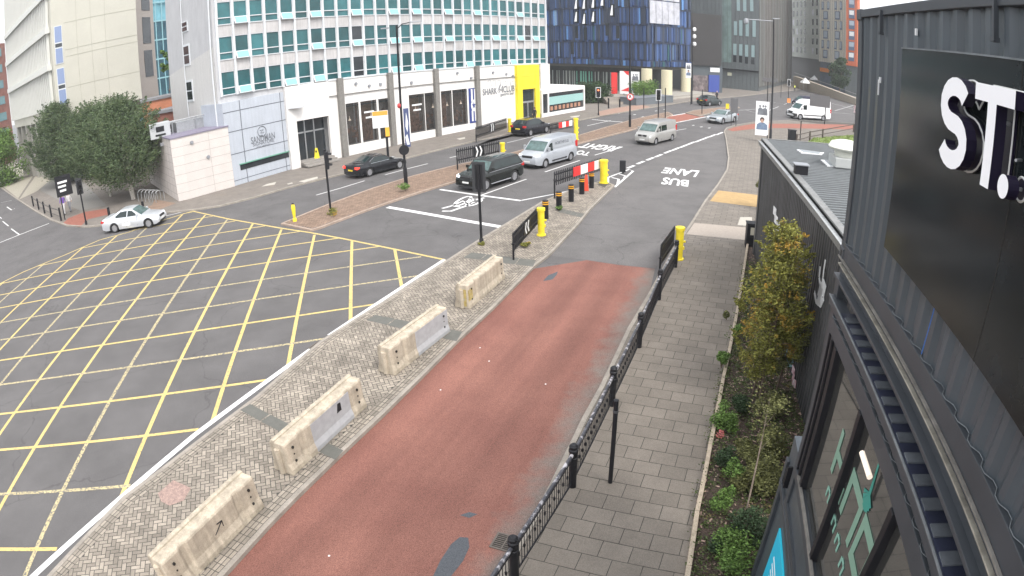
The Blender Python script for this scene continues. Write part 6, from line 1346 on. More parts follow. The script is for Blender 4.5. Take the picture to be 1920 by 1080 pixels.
t, P1 = far_block('striped_apartment_block', 'beige striped apartment block with blue-framed square windows', 1536, 1589, 190, 178, 8, 52, mat('beige_render', (.60, .57, .49), .8, var=.08, scale=.15))
b = MB(); b.wallbox(P1, 0, P1.len, 0, 8, -13, -.5); b.build('blue_base', mat('navy_shop', (.10, .13, .18), .5, var=.3, scale=.5), t, world=True)
b = MB(); b.wallbox(P1, P1.len*.05, P1.len*.6, 5.0, 6.2, -.5, .1); b.build('orange_shop_sign', mat('orange_fascia', (.75, .24, .04), .6), t, world=True)
b = MB(); u = 0
while u < P1.len: b.wallbox(P1, u, u+.25, 8, 52, 0, .1); u += 1.0
b.build('vertical_stripe', mat('stripe_grey', (.46, .45, .40), .8), t, world=True)
M['bluewin'] = mat('blue_framed_window', (.10, .14, .22), .4); M['palewin'] = mat('pale_window', (.42, .48, .55), .2)
for r_ in range(13):
    z_ = 10.4+r_*2.9
    if z_ > 48: break
    for j, uu in enumerate((.24, .66) if r_ % 2 == 0 else (.14, .34, .60, .78)):
        w_ = 1.15 if r_ % 2 == 0 else .55; u = P1.len*uu; b = MB(); b.wallbox(P1, u-w_, u+w_, z_-1.2, z_+1.2, .1, .2); f = b.build('window', M['bluewin'], t, world=True); b = MB(); b.wallbox(P1, u-w_*.75, u+w_*.75, z_-.8, z_+1.0, .2, .24); b.build('pane', M['palewin'], f, world=True)
t, P1 = far_block('orange_apartment_block', 'bright orange apartment tower with stacked windows at the edge of the black container', 1586, 1607, 172, 171, 8.0, 52, mat('orange_render', (.55, .13, .05), .7, var=.06, scale=.2), deep=2.5)
b = MB(); b.wallbox(P1, 0, P1.len, 0, 8, -13, -.6); b.build('base', M['darkclad'], t, world=True)
for r_ in range(14):
    z_ = 10.5+r_*2.9; u = P1.len*.50
    if z_ > 48: break
    b = MB(); b.wallbox(P1, u-.85, u+.85, z_-1.2, z_+1.2, 0, .1); f = b.build('window', M['bluewin'], t, world=True); b = MB(); b.wallbox(P1, u-.68, u+.68, z_-.2, z_+1.0, .1, .14); b.build('pane', M['palewin'] if r_ % 2 else M['white'], f, world=True)
a, c = G(1492, 138), G(1606, 170); a = pol(azof(1488, 130), 175); c = pol(azof(1606, 160), 135); P_ = Plane(a, c); t = thing('retaining_wall', 'buff stone retaining wall and railing running up the far street', 'wall', a); b = MB(); b.hexa([P_.pt(0, 0, 0), P_.pt(P_.len, 0, 0), P_.pt(P_.len, 0, -1), P_.pt(0, 0, -1)], [P_.pt(0, 3.2, 0), P_.pt(P_.len, 1.4, 0), P_.pt(P_.len, 1.4, -1), P_.pt(0, 3.2, -1)]); b.build('wall', mat('buff_stone', (.36, .31, .25), .9, var=.15), t, world=True); b = MB(); b.tube([P_.pt(0, 4.1, -.3), P_.pt(P_.len, 2.3, -.3)], .06, 5); b.build('rail', M['steel'], t, world=True)
# ================================================================ THE DARK CORRUGATED BUILDING AND THE CONTAINER STACK
M['corr'] = mat('dark_corrugated_wall', (.07, .071, .073), .5, var=.18, scale=.7, streak=.35, metal=.2)
M['corr_roof'] = mat('grey_corrugated_roof', (.15, .16, .165), .5, var=.08, scale=.6, streak=.08, metal=.2)
M['gutter'] = mat('grey_gutter', (.19, .19, .185), .5, var=.2, scale=3)
WP = Plane(WA, WA+wdir); zw = 5.17; wl_far = WP.at(1431, 266)[0]; wl_near = -6
low = thing('low_clad_building', 'long low building of dark corrugated cladding under a grey ribbed roof', 'shed', WP.pt(0, 0)); back = -Vector((WP.n.x, WP.n.y, 0))
b = MB(); b.hexa([WP.pt(wl_near, 0, -.1), WP.pt(wl_far-.1, 0, -.1), WP.pt(wl_far-.1, 0, -9), WP.pt(wl_near, 0, -9)], [WP.pt(wl_near, zw-.05, -.1), WP.pt(wl_far-.1, zw-.05, -.1), WP.pt(wl_far-.1, zw-.05, -9), WP.pt(wl_near, zw-.05, -9)]); b.build('core', M['corr'], low, world=True)
seam = MB()  # collects the painted shade strips for the roof troughs
def corrugate(b, P_, s0, s1, z0, z1, p=.24, d=.045, o=0.0):
    s = s0
    while s < s1-1e-4:
        k = [0, .30, .45, .85, 1.0]; oo = [o+d, o+d, o, o, o+d]
        for i in range(4):
            a, c = min(s1, s+p*k[i]), min(s1, s+p*k[i+1])
            if c-a > 1e-5: b.face([P_.pt(a, z0, oo[i]), P_.pt(c, z0, oo[i+1]), P_.pt(c, z1, oo[i+1]), P_.pt(a, z1, oo[i])])
        s += p
b = MB(); corrugate(b, WP, wl_near, wl_far-.35, .15, zw-.12); b.build('corrugated_wall', M['corr'], low, world=True)
b = MB(); b.wallbox(WP, wl_far-.35, wl_far, 0, zw-.06, -.08, .09); b.build('corner_post', M['corr'], low, world=True)
b = MB()     # ribbed roof: ribs run from the gutter back
pr = .26; s = wl_near; fallv = .02
while s < wl_far-.25:
    k = [0, .30, .36, .94, 1.0]; zz = [.11, .11, 0, 0, .11]
    for i in range(4):
        a, c = s+pr*k[i], s+pr*k[i+1]; b.face([WP.pt(a, zw+zz[i], -.1), WP.pt(c, zw+zz[i+1], -.1), WP.pt(c, zw+zz[i+1]+9*fallv, -9.1), WP.pt(a, zw+zz[i]+9*fallv, -9.1)])
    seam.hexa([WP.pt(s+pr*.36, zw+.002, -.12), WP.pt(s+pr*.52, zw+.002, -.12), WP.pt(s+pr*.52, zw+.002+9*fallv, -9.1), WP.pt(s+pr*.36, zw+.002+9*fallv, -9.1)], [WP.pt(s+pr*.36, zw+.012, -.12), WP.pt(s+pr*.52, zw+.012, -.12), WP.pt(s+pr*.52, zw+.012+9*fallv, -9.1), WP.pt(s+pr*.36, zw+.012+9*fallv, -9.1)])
    s += pr
b.build('ribbed_roof', M['corr_roof'], low, world=True); seam.build('roof_trough_shade', mat('trough_shade', (.045, .05, .052), .8), low, world=True)  # dark strips put the shade beside the ribs into the trough colour
b = MB(); b.wallbox(WP, wl_near, wl_far, zw-.16, zw-.02, .06, .20); b.wallbox(WP, wl_near, wl_far, zw+.06, zw+.11, -.16, .05); b.build('gutter', M['gutter'], low, world=True)
b = MB(); b.wallbox(WP, wl_near, wl_far, zw+.01, zw+.03, .19, .225); b.wallbox(WP, wl_near, wl_far, zw-.02, zw+.0, .07, .19); b.build('gutter_lip', mat('gutter_lip', (.32, .33, .33), .5, var=.3), low, world=True)
b = MB(); b.hexa([WP.pt(wl_far-.02, zw-.1, .1), WP.pt(wl_far+.08, zw-.1, .1), WP.pt(wl_far+.08, zw-.1+.18, -9.2), WP.pt(wl_far-.02, zw-.1+.18, -9.2)], [WP.pt(wl_far-.02, zw+.12, .1), WP.pt(wl_far+.08, zw+.12, .1), WP.pt(wl_far+.08, zw+.30, -9.2), WP.pt(wl_far-.02, zw+.30, -9.2)]); b.build('verge_flashing', M['gutter'], low, world=True)
# the painted word and mural scraps on its wall
M['mural_white'] = mat('white_mural_paint', (.78, .78, .78), .7, dirt=((.1, .1, .1), .68, 6)); 
random.seed(2)
def scribble(pts, w_, m, nm, par, P_=WP, off=.055):
    b = MB()
    for (x0p, y0p), (x1p, y1p) in zip(pts[:-1], pts[1:]):
        s0, z0 = P_.at(x0p, y0p); s1, z1 = P_.at(x1p, y1p); a, c = P_.pt(s0, z0, off), P_.pt(s1, z1, off); d = (c-a); n_ = d.cross(Vector((P_.n.x, P_.n.y, 0))).normalized()*w_/2
        b.ext([a-n_, c-n_, c+n_, a+n_], Vector((P_.n.x, P_.n.y, 0))*.01)
    return b.build(nm, m, par, world=True)
scribble([(1453, 393), (1458, 400), (1455, 408), (1461, 416), (1459, 424), (1464, 430), (1463, 422)], .30, M['mural_white'], 'painted_letter', low)
scribble([(1477, 445), (1481, 452), (1478, 462), (1484, 470), (1483, 478), (1489, 484), (1490, 492)], .32, M['mural_white'], 'painted_letter', low)
scribble([(1552, 488), (1549, 505), (1546, 530), (1540, 545)], .10, M['mural_white'], 'painted_fork', low); scribble([(1542, 500), (1540, 520), (1543, 540), (1538, 560), (1536, 572)], .10, M['mural_white'], 'painted_fork', low); scribble([(1551, 530), (1546, 552), (1539, 560), (1545, 535)], .34, M['mural_white'], 'painted_bowl', low); scribble([(1531, 548), (1534, 565), (1543, 573), (1549, 560)], .12, M['mural_white'], 'painted_rim', low)
scribble([(1480, 648), (1486, 665), (1484, 688)], .85, mat('teal_mural', (.10, .19, .19), .7), 'teal_mural', low, off=.058); scribble([(1494, 654), (1492, 662)], .14, M['red'], 'red_mural', low, off=.07); scribble([(1490, 690), (1494, 700), (1490, 715), (1497, 722)], .22, mat('pink_mural', (.45, .25, .28), .7, dirt=((.5, .5, .5), .5, 9)), 'pink_mural', low, off=.07)
b = MB(); s_, z_ = WP.at(1500, 316)
rp = lambda x, y: G(x, y, z=zw+.06)
# things on the roof
def roofframe(px, py): g = G(px, py, z=zw+.1); return g
t = thing('roof_vent', 'small black vent box at the gutter edge of the ribbed roof', 'vent', roofframe(1501, 326), R(-15)); b = MB(); b.box((0, 0, .15), (.42, .36, .30)); b.build('body', M['black'], t, bevel=.01); b = MB(); b.box((0, 0, .315), (.5, .44, .03)); b.build('lid', M['lampgrey'], t)
c = G(1583, 312, z=zw+.15); t = thing('domed_roof_vent', 'white domed roof ventilator on a grey upstand', 'roof vent', c, R(-15)); b = MB(); b.box((0, 0, .18), (1.0, 1.0, .36)); b.build('upstand', mat('vent_grey', (.42, .43, .42), .6), t, bevel=.04); b = MB(); b.lathe((0, 0, 0), [(.38, .36), (.40, .42), (.42, .55), (.62, .60), (.66, .68), (.56, .84), (.30, .92), (0, .94)], 22); b.build('dome', mat('dome_white', (.72, .72, .64), .5, var=.05), t, smooth=50)
def skylight(q, lab):
    P4 = [G(*p, z=zw+.16) for p in q]; t = thing('rooflight', lab, 'skylight', sum(P4, Vector())/4); b = MB(); b.hexa([p-Z3*.1 for p in P4], P4); b.build('frame', M['white'], t, world=True); c = sum(P4, Vector())/4; q2 = [c+(p-c)*.8 for p in P4]; b = MB(); b.hexa(q2, [p+Z3*.02 for p in q2]); b.build('pane', mat('rooflight_pane', (.35, .38, .40), .2), t, world=True)
skylight([(1494, 280), (1545, 286), (1540, 290), (1502, 285)], 'narrow white-edged rooflight near the far end of the ribbed roof')
skylight([(1539, 299), (1600, 304), (1605, 315), (1552, 311)], 'grey rooflight with pale edges just below the domed ventilator')
# ---- the container stack
cz = math.radians(16.1); c0 = Vector((7.4*math.sin(R(32.35)), 7.4*math.cos(R(32.35)))); ct = Vector((math.sin(cz), math.cos(cz)))
CP = Plane(c0, c0-ct)
M['cont'] = mat('slate_container_paint', (.060, .073, .085), .45, var=.10, scale=.8, streak=.16, coat=.1)
M['contrail'] = mat('container_rail', (.046, .052, .060), .5, var=.15, scale=2, dirt=((.10, .105, .11), .66, 3))
M['sealant'] = mat('dusty_edge', (.17, .185, .195), .8, var=.3, scale=5); M['rust'] = mat('dusty_steel', (.17, .16, .145), .7, var=.35, scale=4)
CL_, Wd = 12.2, 2.44
def cbox(nm, s0, s1, z0, z1, o0, o1, m, par, bevel=0): b = MB(); b.wallbox(CP, s0, s1, z0, z1, o0, o1); return b.build(nm, m, par, world=True, bevel=bevel)
def container_corr(b, P_, s0, s1, z0, z1, p=.28, d=.036, o=0.0):
    s = s0; k = [0, .25, .5, .75, 1.0]
    while s < s1-1e-4:
        oo = [o, o, o-d, o-d, o]
        for i in range(4):
            a, c = min(s1, s+p*k[i]), min(s1, s+p*k[i+1])
            if c-a > 1e-5: b.face([P_.pt(a, z0, oo[i]), P_.pt(c, z0, oo[i+1]), P_.pt(c, z1, oo[i+1]), P_.pt(a, z1, oo[i])])
        s += p
ZB, ZT = 6.70, 9.62
up = thing('shipping_container', 'upper slate-grey shipping container carrying the black panel and white sign letters', 'shipping container', CP.pt(0, ZB))
b = MB(); b.wallbox(CP, .05, CL_-.05, ZB+.05, ZT-.05, -Wd+.05, -.10); b.build('core', M['cont'], up, world=True)
b = MB(); container_corr(b, CP, .16, CL_-.16, ZB+.14, ZT-.08, o=-.02); b.build('corrugated_side', M['cont'], up, world=True)
# smooth bottom edge where the panel folds: a pale dusty line
b = MB(); s = .16
while s < CL_-.3: b.tube([CP.pt(s, 6.90, .004), CP.pt(s+.07, 6.90, .004), CP.pt(s+.14, 6.90, -.04), CP.pt(s+.21, 6.90, -.04), CP.pt(s+.28, 6.90, .004)], .0032, 4, cap=False); s += .28
b.build('panel_fold', M['sealant'], up, world=True)
cbox('corner_post', 0, .16, ZB, ZT, -.16, .0, M['contrail'], up, .01)
cbox('top_rail', .0, CL_, ZT-.09, ZT, -.09, .012, M['contrail'], up, .006); cbox('bottom_rail', .0, CL_, ZB, 6.885, -.12, .004, M['contrail'], up, .006)
b = MB(); b.wallbox(CP, -.01, .17, ZT-.12, ZT+.01, -.17, .016); b.wallbox(CP, -.01, .17, ZB-.01, ZB+.12, -.17, .016); b.build('corner_casting', M['contrail'], up, world=True, bevel=.01)
b = MB(); b.wallbox(CP, .06, .11, ZB+.01, ZB+.08, .016, .018); b.build('casting_slot', M['hole'], up, world=True)
b = MB()     # end wall, ribs seen only from the street beyond
b.wallbox(CP, -.01, .03, ZB+.15, ZT-.1, -Wd+.15, -.17); b.build('end_wall', M['cont'], up, world=True)
cbox('bottom_lip', .0, CL_, ZB-.02, ZB-.002, .004, .03, M['rust'], up)
# small fittings on the side
b = MB(); 
for px, py, l in ((1656, 35, .14), (1871, 25, .16)): s_, z_ = CP.at(px, py); b.wallbox(CP, s_-.012, s_+.012, z_-l, z_+l*.6, .0, .04); b.wallbox(CP, s_-.03, s_+.03, z_-l-.03, z_-l, .0, .05)
b.build('vent_bracket', M['contrail'], up, world=True)
b = MB()
for px, py in ((1718, 60), (1650, 150)): s_, z_ = CP.at(px, py); b.wallbox(CP, s_-.012, s_+.012, z_-.03, z_+.03, -.01, .01)
s_, z_ = CP.at(1647, 160); b.wallbox(CP, s_-.004, s_+.004, z_-.10, z_+.06, -.01, .006); b.build('pale_fleck', M['white'], up, world=True)
# gloss black sign panel
sgn = thing('sign_panel', 'glossy black sign panel fixed to the upper container behind the white letters', 'sign panel', CP.pt(1.7, 7.4)); ps0, ps1, pz0, pz1 = 1.75, CL_-.6, 7.38, 9.19
M['gloss'] = mat('gloss_black_panel', (.013, .016, .018), .14, var=.4, scale=1.5, spec=.2)
b = MB(); b.wallbox(CP, ps0, ps1, pz0, pz1, .045, .075); b.build('panel', M['gloss'], sgn, world=True)
b = MB(); b.wallbox(CP, ps0, ps1, pz1, pz1+.012, .0, .085); b.build('top_trim', M['sealant'], sgn, world=True)
b = MB(); b.wallbox(CP, 3.92, 3.93, pz0, pz1, .075, .077); b.build('panel_joint', M['hole'], sgn, world=True)
b = MB(); s_, z_ = CP.at(1745, 620); b.tube([CP.pt(s_+.03, z_+.25, .03), CP.pt(s_, z_-.2, .03)], .006, 4); s_, z_ = CP.at(1735, 690); b.build('blue_tape', mat('blue_tape', (.05, .15, .45), .6), sgn, world=True)
# the letters: white faces, deep dark sides, thin pale back-tray line
M['letter'] = mat('white_letter_face', (.78, .78, .80), .4, emit=((.95, .96, 1), .08)); M['lside'] = mat('dark_violet_letter_side', (.014, .010, .028), .35); M['tray'] = mat('pale_tray_edge', (.62, .62, .60), .5)
LO0, LO1 = .16, .24
def letter(name, label, outlines, group='letters of the lit container sign'):
    t = thing(name, label, 'sign letter', CP.pt(outlines[0][0][0], outlines[0][0][1], .08), 0, group)
    def tri(b, pts, z): b.face([CP.pt(s, zz, z) for s, zz in pts])
    side, face, tray = MB(), MB(), MB()
    for pts in outlines:
        n = len(pts)
        for i in range(n):
            a, c = pts[i], pts[(i+1) % n]; side.face([CP.pt(*a, LO0), CP.pt(*c, LO0), CP.pt(*c, LO1), CP.pt(*a, LO1)])
        tri(side, pts, LO0); face.face([CP.pt(s, z, LO1+.002) for s, z in pts]); 
        tray.tube([CP.pt(s, z, .105) for s, z in pts+pts[:1]], .008, 4, cap=False)
        bt_ = MB(); n0 = len(side.v)
        for i in range(n):
            a, c = pts[i], pts[(i+1) % n]; side.face([CP.pt(*a, .078), CP.pt(*c, .078), CP.pt(*c, .10), CP.pt(*a, .10)])
        side.face([CP.pt(s, z, .101) for s, z in pts])
    side.build('side', M['lside'], t, world=True); face.build('face', M['letter'], t, world=True); tray.build('back_outline', M['tray'], t, world=True)
    b = MB(); s_ = sum(p[0] for p in outlines[0])/len(outlines[0]); zz = sum(p[1] for p in outlines[0])/len(outlines[0]); b.tube([CP.pt(s_, zz, .08), CP.pt(s_, zz, LO0)], .012, 5); b.tube([CP.pt(s_-.08, zz+.15, .08), CP.pt(s_-.02, zz+.15, LO0)], .01, 5); b.build('bracket', M['steel'], t, world=True)
CF = Plane(CP.pt(0, 0, LO1).to_2d(), CP.pt(1, 0, LO1).to_2d())          # plane of the letter faces
def fp_(x, y): return CF.at(x, y)
# T
Tq = [fp_(1831, 156), fp_(1907, 168), fp_(1902, 202), fp_(1872, 197), fp_(1850, 352), fp_(1835, 346), fp_(1855, 194), fp_(1828, 188)]
zt1 = (Tq[0][1]+Tq[1][1])/2; zt0_ = (Tq[2][1]+Tq[7][1]+Tq[3][1])/3; zb_ = (Tq[4][1]+Tq[5][1])/2; sL, sR = (Tq[0][0]+Tq[7][0])/2, (Tq[1][0]+Tq[2][0])/2; s1, s2 = (Tq[6][0]+Tq[5][0])/2, (Tq[3][0]+Tq[4][0])/2
letter('letter_t', 'tall white illuminated letter T between the S and the dot', [[(sL, zt1), (sR, zt1), (sR, zt0_), (s2, zt0_), (s2, zb_), (s1, zb_), (s1, zt0_), (sL, zt0_)]])
# S as a thick ribbon following its spine, cut into one outline
zS1 = fp_(1795, 145)[1]; zS0 = fp_(1787, 320)[1]; sa_ = fp_(1765, 185)[0]; sb_ = fp_(1819, 183)[0]; hS = zS1-zS0; wS = sL-sa_-.07
cx = sa_+wS/2; th = .122; rx = (wS-th)/2; ry = (hS-th)/4; spine = []
for k in range(0, 13): a = R(25+ (270-25)*k/12); spine.append((cx+rx*math.cos(a), zS1-th/2-ry+ry*math.sin(a)))
for k in range(1, 14): a = R(90-(270-25)*k/13); spine.append((cx+rx*math.cos(a), zS0+th/2+ry+ry*math.sin(a)))
Lp, Rp = [], []
for i, p in enumerate(spine):
    a, c = spine[max(0, i-1)], spine[min(len(spine)-1, i+1)]; d = Vector((c[0]-a[0], c[1]-a[1])).normalized(); n_ = Vector((-d.y, d.x))*th/2; Lp.append((p[0]+n_.x, p[1]+n_.y)); Rp.append((p[0]-n_.x, p[1]-n_.y))
letter('letter_s', 'curved white illuminated letter S on the gloss black panel', [Lp+Rp[::-1]])
cd_ = fp_(1885, 352); rd = .066; letter('letter_dot', 'round white illuminated full stop after the letter T', [[(cd_[0]-.03+rd*math.cos(k*math.pi/12), cd_[1]+.0+rd*math.sin(k*math.pi/12)) for k in range(24)]])
# ---- steel between the containers and the lower glazed container
lo = thing('glazed_container', 'lower slate-grey container with a tall glazed front and mint lettering', 'shipping container', CP.pt(0, 2.9))
cbox('spacer_beam', .02, CL_, 6.44, ZB-.03, -.2, -.03, M['contrail'], lo); cbox('flange', .0, CL_, 6.43, 6.47, -.1, .05, M['contrail'], lo, .004); cbox('dusty_ledge', .0, CL_, 6.585, 6.60, -.03, .012, mat('pale_dust', (.30, .28, .235), .85, var=.5, scale=3), lo)
cbox('ledge', .02, CL_, 6.19, 6.43, -.28, -.22, M['contrail'], lo)
cbox('top_rail', .0, CL_, 6.06, 6.18, -.10, .05, M['contrail'], lo, .006)
b = MB(); s = .75
while s < CL_-.3: b.wallbox(CP, s, s+.13, 6.191, 6.206, -.22, .03); s += .28
b.build('roof_corrugation', mat('roof_rib', (.095, .105, .118), .55, var=.3, scale=4), lo, world=True)
cbox('roof_sheet', .6, CL_, 6.182, 6.19, -.22, .04, mat('roof_slate_dark', (.028, .032, .055), .35, var=.3, scale=3), lo)
cbox('rail_edge', .0, CL_, 6.165, 6.185, .05, .062, M['sealant'], lo)
cbox('corner_post', -.02, .15, 2.9, 6.43, -.17, .0, M['contrail'], lo, .008)
b = MB(); container_corr(b, CP, .15, CL_-.16, 5.95, 6.06, o=-.02); b.build('header_corrugation', M['cont'], lo, world=True)
b = MB(); s = .16
while s < CL_-.3: b.tube([CP.pt(s, 5.955, .004), CP.pt(s+.07, 5.955, .004), CP.pt(s+.14, 5.955, -.04), CP.pt(s+.21, 5.955, -.04), CP.pt(s+.28, 5.955, .004)], .0032, 4, cap=False); s += .28
b.build('panel_fold', M['sealant'], lo, world=True)
cbox('window_head', .15, CL_, 5.74, 5.95, -.10, .012, M['contrail'], lo, .006); cbox('window_sill', .15, CL_, 3.48, 3.62, -.10, .03, M['contrail'], lo, .006); cbox('sill_edge', .4, CL_, 3.62, 3.66, .0, .04, M['rust'], lo)
cbox('jamb', .15, .62, 3.62, 5.74, -.14, -.02, M['contrail'], lo); b = MB(); b.tube([CP.pt(.40, 5.74, .01), CP.pt(.40, 3.62, .01)], .022, 6); b.tube([CP.pt(.22, 5.74, .01), CP.pt(.22, 3.62, .01)], .018, 6); b.build('jamb_pipe', M['black'], lo, world=True)
glassm = mat('shopfront_glass', (.045, .045, .042), .03, spec=1.0); glassm.node_tree.nodes['Principled BSDF'].inputs['IOR'].default_value = 2.2
mul = [.62, 1.98, 3.45, 4.92, 6.4, 7.9]
for a, c in zip(mul[:-1], mul[1:]):
    cbox('window_pane', a+.03, c-.03, 3.62, 5.74, -.07, -.055, glassm, lo); 
for m_s in mul: cbox('mullion', m_s-.05, m_s+.05, 3.62, 5.74, -.07, .03, M['black'], lo, .006)
cbox('side_panel', .15, CL_, 2.9, 3.48, -.14, -.04, M['cont'], lo); cbox('bottom_rail', -.02, CL_, 2.78, 2.9, -.14, .0, M['contrail'], lo)
# mint letters on the glass
M['mint'] = mat('mint_vinyl', (.20, .34, .26), .6); og = -.05; lets = MB()
def lb(b, s0, s1, z0, z1): b.wallbox(CP, s0, s1, z0, z1, og, og+.004)
zL0, zL1 = 4.58, 5.16
b = MB(); lb(b, 1.42, 1.52, zL0, zL1); lb(b, 1.86, 1.93, zL0, zL1); lb(b, 1.52, 1.86, 4.82, 4.92); lb(b, 2.03, 2.06, zL0, 4.8); b.build('mint_letter', M['mint'], lo, world=True)
b = MB(); lb(b, 2.12, 2.23, zL0, zL1); lb(b, 2.62, 2.73, zL0, zL1); lb(b, 2.23, 2.62, zL1-.12, zL1); b.build('mint_letter', M['mint'], lo, world=True)
b = MB(); lb(b, 2.82, 2.93, zL0, zL1); lb(b, 3.26, 3.37, zL0, zL1); lb(b, 2.93, 3.26, zL1-.12, zL1); lb(b, 2.93, 3.26, zL0, zL0+.12); b.build('mint_letter', M['mint'], lo, world=True)
for k, s_ in enumerate((1.62, 2.12, 2.42, 2.78, 3.1)):
    b = MB(); lb(b, s_-.09, s_-.045, 4.28, 4.42); lb(b, s_+.045, s_+.09, 4.28, 4.42); lb(b, s_-.045, s_+.045, 4.40, 4.44); b.build('small_mint_letter', mat('small_mint_%d' % k, (.22, .42, .34), .6), lo, world=True)
b = MB(); s_, z_ = CP.at(1622, 925); random.seed(4)
for k in range(9):
    a = R(200+k*17); b.face([CP.pt(s_+.02, z_+.02, og+.003+k*.0004), CP.pt(s_+.16*math.cos(a)-.02, z_+.2*math.sin(a), og+.003+k*.0004), CP.pt(s_+.17*math.cos(a+.22), z_+.2*math.sin(a+.22), og+.003+k*.0004)])
b.face([CP.pt(s_-.03, z_, og+.002), CP.pt(s_+.04, z_, og+.002), CP.pt(s_-.02, z_+.32, og+.002), CP.pt(s_-.06, z_+.32, og+.002)]); b.build('teal_leaf_sticker', mat('teal_vinyl', (.04, .27, .22), .6), lo, world=True)
sA, zA = CP.at(1623, 849); sB, zB_ = CP.at(1638, 895); b = MB(); b.tube([CP.pt(sA, zA, .04), CP.pt(sB, zB_, .04)], .03, 8); b.build('tube_reflection', mat('cream_tube_reflection', (.8, .72, .6), .5, emit=((1, .85, .7), .3)), lo, world=True)  # glowing bar stands in for a lamp tube's reflection in the glass
# ground-floor container
gc = thing('ground_container', 'ground-level dark container wall with a cyan poster beside the planting bed', 'shipping container', CP.pt(0, .15)); g0s = -.62
b = MB(); b.wallbox(CP, g0s, CL_, .17, 2.78, -2.4, -.06); b.build('wall', M['cont'], gc, world=True); b = MB(); b.wallbox(CP, g0s, g0s+.14, .17, 3.2, -.2, -.0); b.wallbox(CP, g0s, CL_, 2.66, 2.775, -.14, .01); b.build('frame', M['contrail'], gc, world=True, bevel=.008)
b = MB()
for s_, z0, z1 in ((-.30, 2.95, 3.25), (-.24, 2.90, 3.3)): b.wallbox(CP, s_, s_+.04, z0, z1, -.1, .03)
b.build('hinge_bracket', M['black'], gc, world=True)
cbox('post_cladding', -.62, .0, 2.78, 3.6, -.5, -.05, M['cont'], gc)
po = thing('cyan_poster', 'bright cyan printed poster panel on the ground-level container', 'poster', CP.pt(.2, .6, 0)); b = MB(); b.wallbox(CP, .10, 1.3, .55, 2.30, -.055, -.03); f = b.build('panel', mat('cyan_print', (.02, .48, .70), .5), po, world=True)
b = MB(); b.wallbox(CP, .10, 1.3, 2.30, 2.33, -.056, -.028); b.build('top_edge', mat('cyan_edge', (.03, .6, .8), .5), po, world=True)
b = MB(); 
for k in range(5): b.wallbox(CP, .35+.03*k, .75-.02*k, 1.9-.12*k, 1.94-.12*k, -.03, -.026)
b.build('white_script', M['white'], po, world=True)
# ================================================================ TREES AND PLANTS
def leafmat(name, c, c2=None, thr=.5, scale=1.4):
    m = mat(name, c, .75, rnd=.55, var=.25, scale=1.2, dirt=((c2, thr, scale) if c2 else None), spec=.25); return m
def leaves(b, c, rad, n, size, squash=1.0):
    for _ in range(n):
        while True:
            d = Vector((random.uniform(-1, 1), random.uniform(-1, 1), random.uniform(-1, 1)))
            if .02 < d.length < 1: break
        r_ = random.random()**.38; p = c+d.normalized()*r_*rad; p.z = c.z+(p.z-c.z)*squash
        a = Vector((random.gauss(0, 1), random.gauss(0, 1), random.gauss(0, 1))).normalized(); u = a.cross(Vector((.3, .2, 1))).normalized()*size*random.uniform(.6, 1.3); v = a.cross(u).normalized()*size*random.uniform(.4, .8)
        b.face([p-u, p-v*.8, p+u, p+v*.8])
def tree(loc, h, spread, label, lm, bark, n=9000, leaf=.13, trunk_r=.14, z_low=2.0, name='street_tree', clumps=60, group=None, trunkmul=1, shape=None, wisp=0):
    t = thing(name, label, 'tree', loc, random.uniform(0, 6), group); tb_ = MB(); ends = []
    tips = []
    for k in range(trunkmul):
        o = Vector((random.uniform(-.25, .25), random.uniform(-.25, .25), 0))*(trunkmul > 1); top = Vector((random.uniform(-.4, .4), random.uniform(-.4, .4), h*.82))
        pts = [o, o+(top-o)*.35+Vector((.08, .05, 0)), o+(top-o)*.7, top]; tb_.tube(pts, [trunk_r, trunk_r*.8, trunk_r*.5, trunk_r*.15], 8)
        for j in range(9):
            f = random.uniform(.25, .8); p = o+(top-o)*f; a = random.uniform(0, 6.28); l = spread*random.uniform(.45, .9)*(1-.4*f); e = p+Vector((math.cos(a)*l, math.sin(a)*l, l*random.uniform(.3, .9))); tb_.tube([p, (p+e)/2+Vector((0, 0, .1)), e], [trunk_r*.4, trunk_r*.25, trunk_r*.08], 5); tips.append(e)
    tb_.build('trunk', bark, t, smooth=60); b = MB(); per = n//clumps
    for k in range(clumps):
        f = random.random(); z = z_low+(h-z_low)*f; rr = spread*(math.sin(math.pi*min(1, .12+f*.86))**.6 if shape is None else shape(f)); a = random.uniform(0, 6.28); q = rr*random.random()**.5*.85
        c = Vector((math.cos(a)*q, math.sin(a)*q, z)); leaves(b, c, spread*random.uniform(.22, .38), per, leaf, .8)
    if wisp:
        for k in range(wisp):
            f = random.uniform(.15, 1); rr = spread*(math.sin(math.pi*min(1, .12+f*.86))**.6); a = random.uniform(0, 6.28); z = z_low+(h-z_low)*f
            p = Vector((math.cos(a)*rr*.95, math.sin(a)*rr*.95, z)); d = Vector((math.cos(a)*.8, math.sin(a)*.8, random.uniform(.1, 1.4))).normalized()
            for q in range(6): leaves(b, p+d*(q*.16*spread/3), spread*.07*(1-q*.12), 14, leaf*.9)
    b.build('crown', lm, t); return t
random.seed(42)
M['leaf'] = leafmat('birch_leaf', (.085, .122, .06), (.135, .17, .08), .52); M['leafdark'] = leafmat('dark_leaf', (.045, .075, .035)); M['leafbright'] = leafmat('bright_leaf', (.12, .20, .05)); M['leafautumn'] = leafmat('turning_leaf', (.19, .19, .045), (.36, .22, .04), .53, 1.3); M['leafolive'] = leafmat('olive_leaf', (.14, .145, .055))
M['birchbark'] = mat('pale_birch_bark', (.45, .42, .38), .9, var=.3, scale=9); M['bark'] = mat('brown_bark', (.14, .10, .075), .9, var=.3, scale=9)
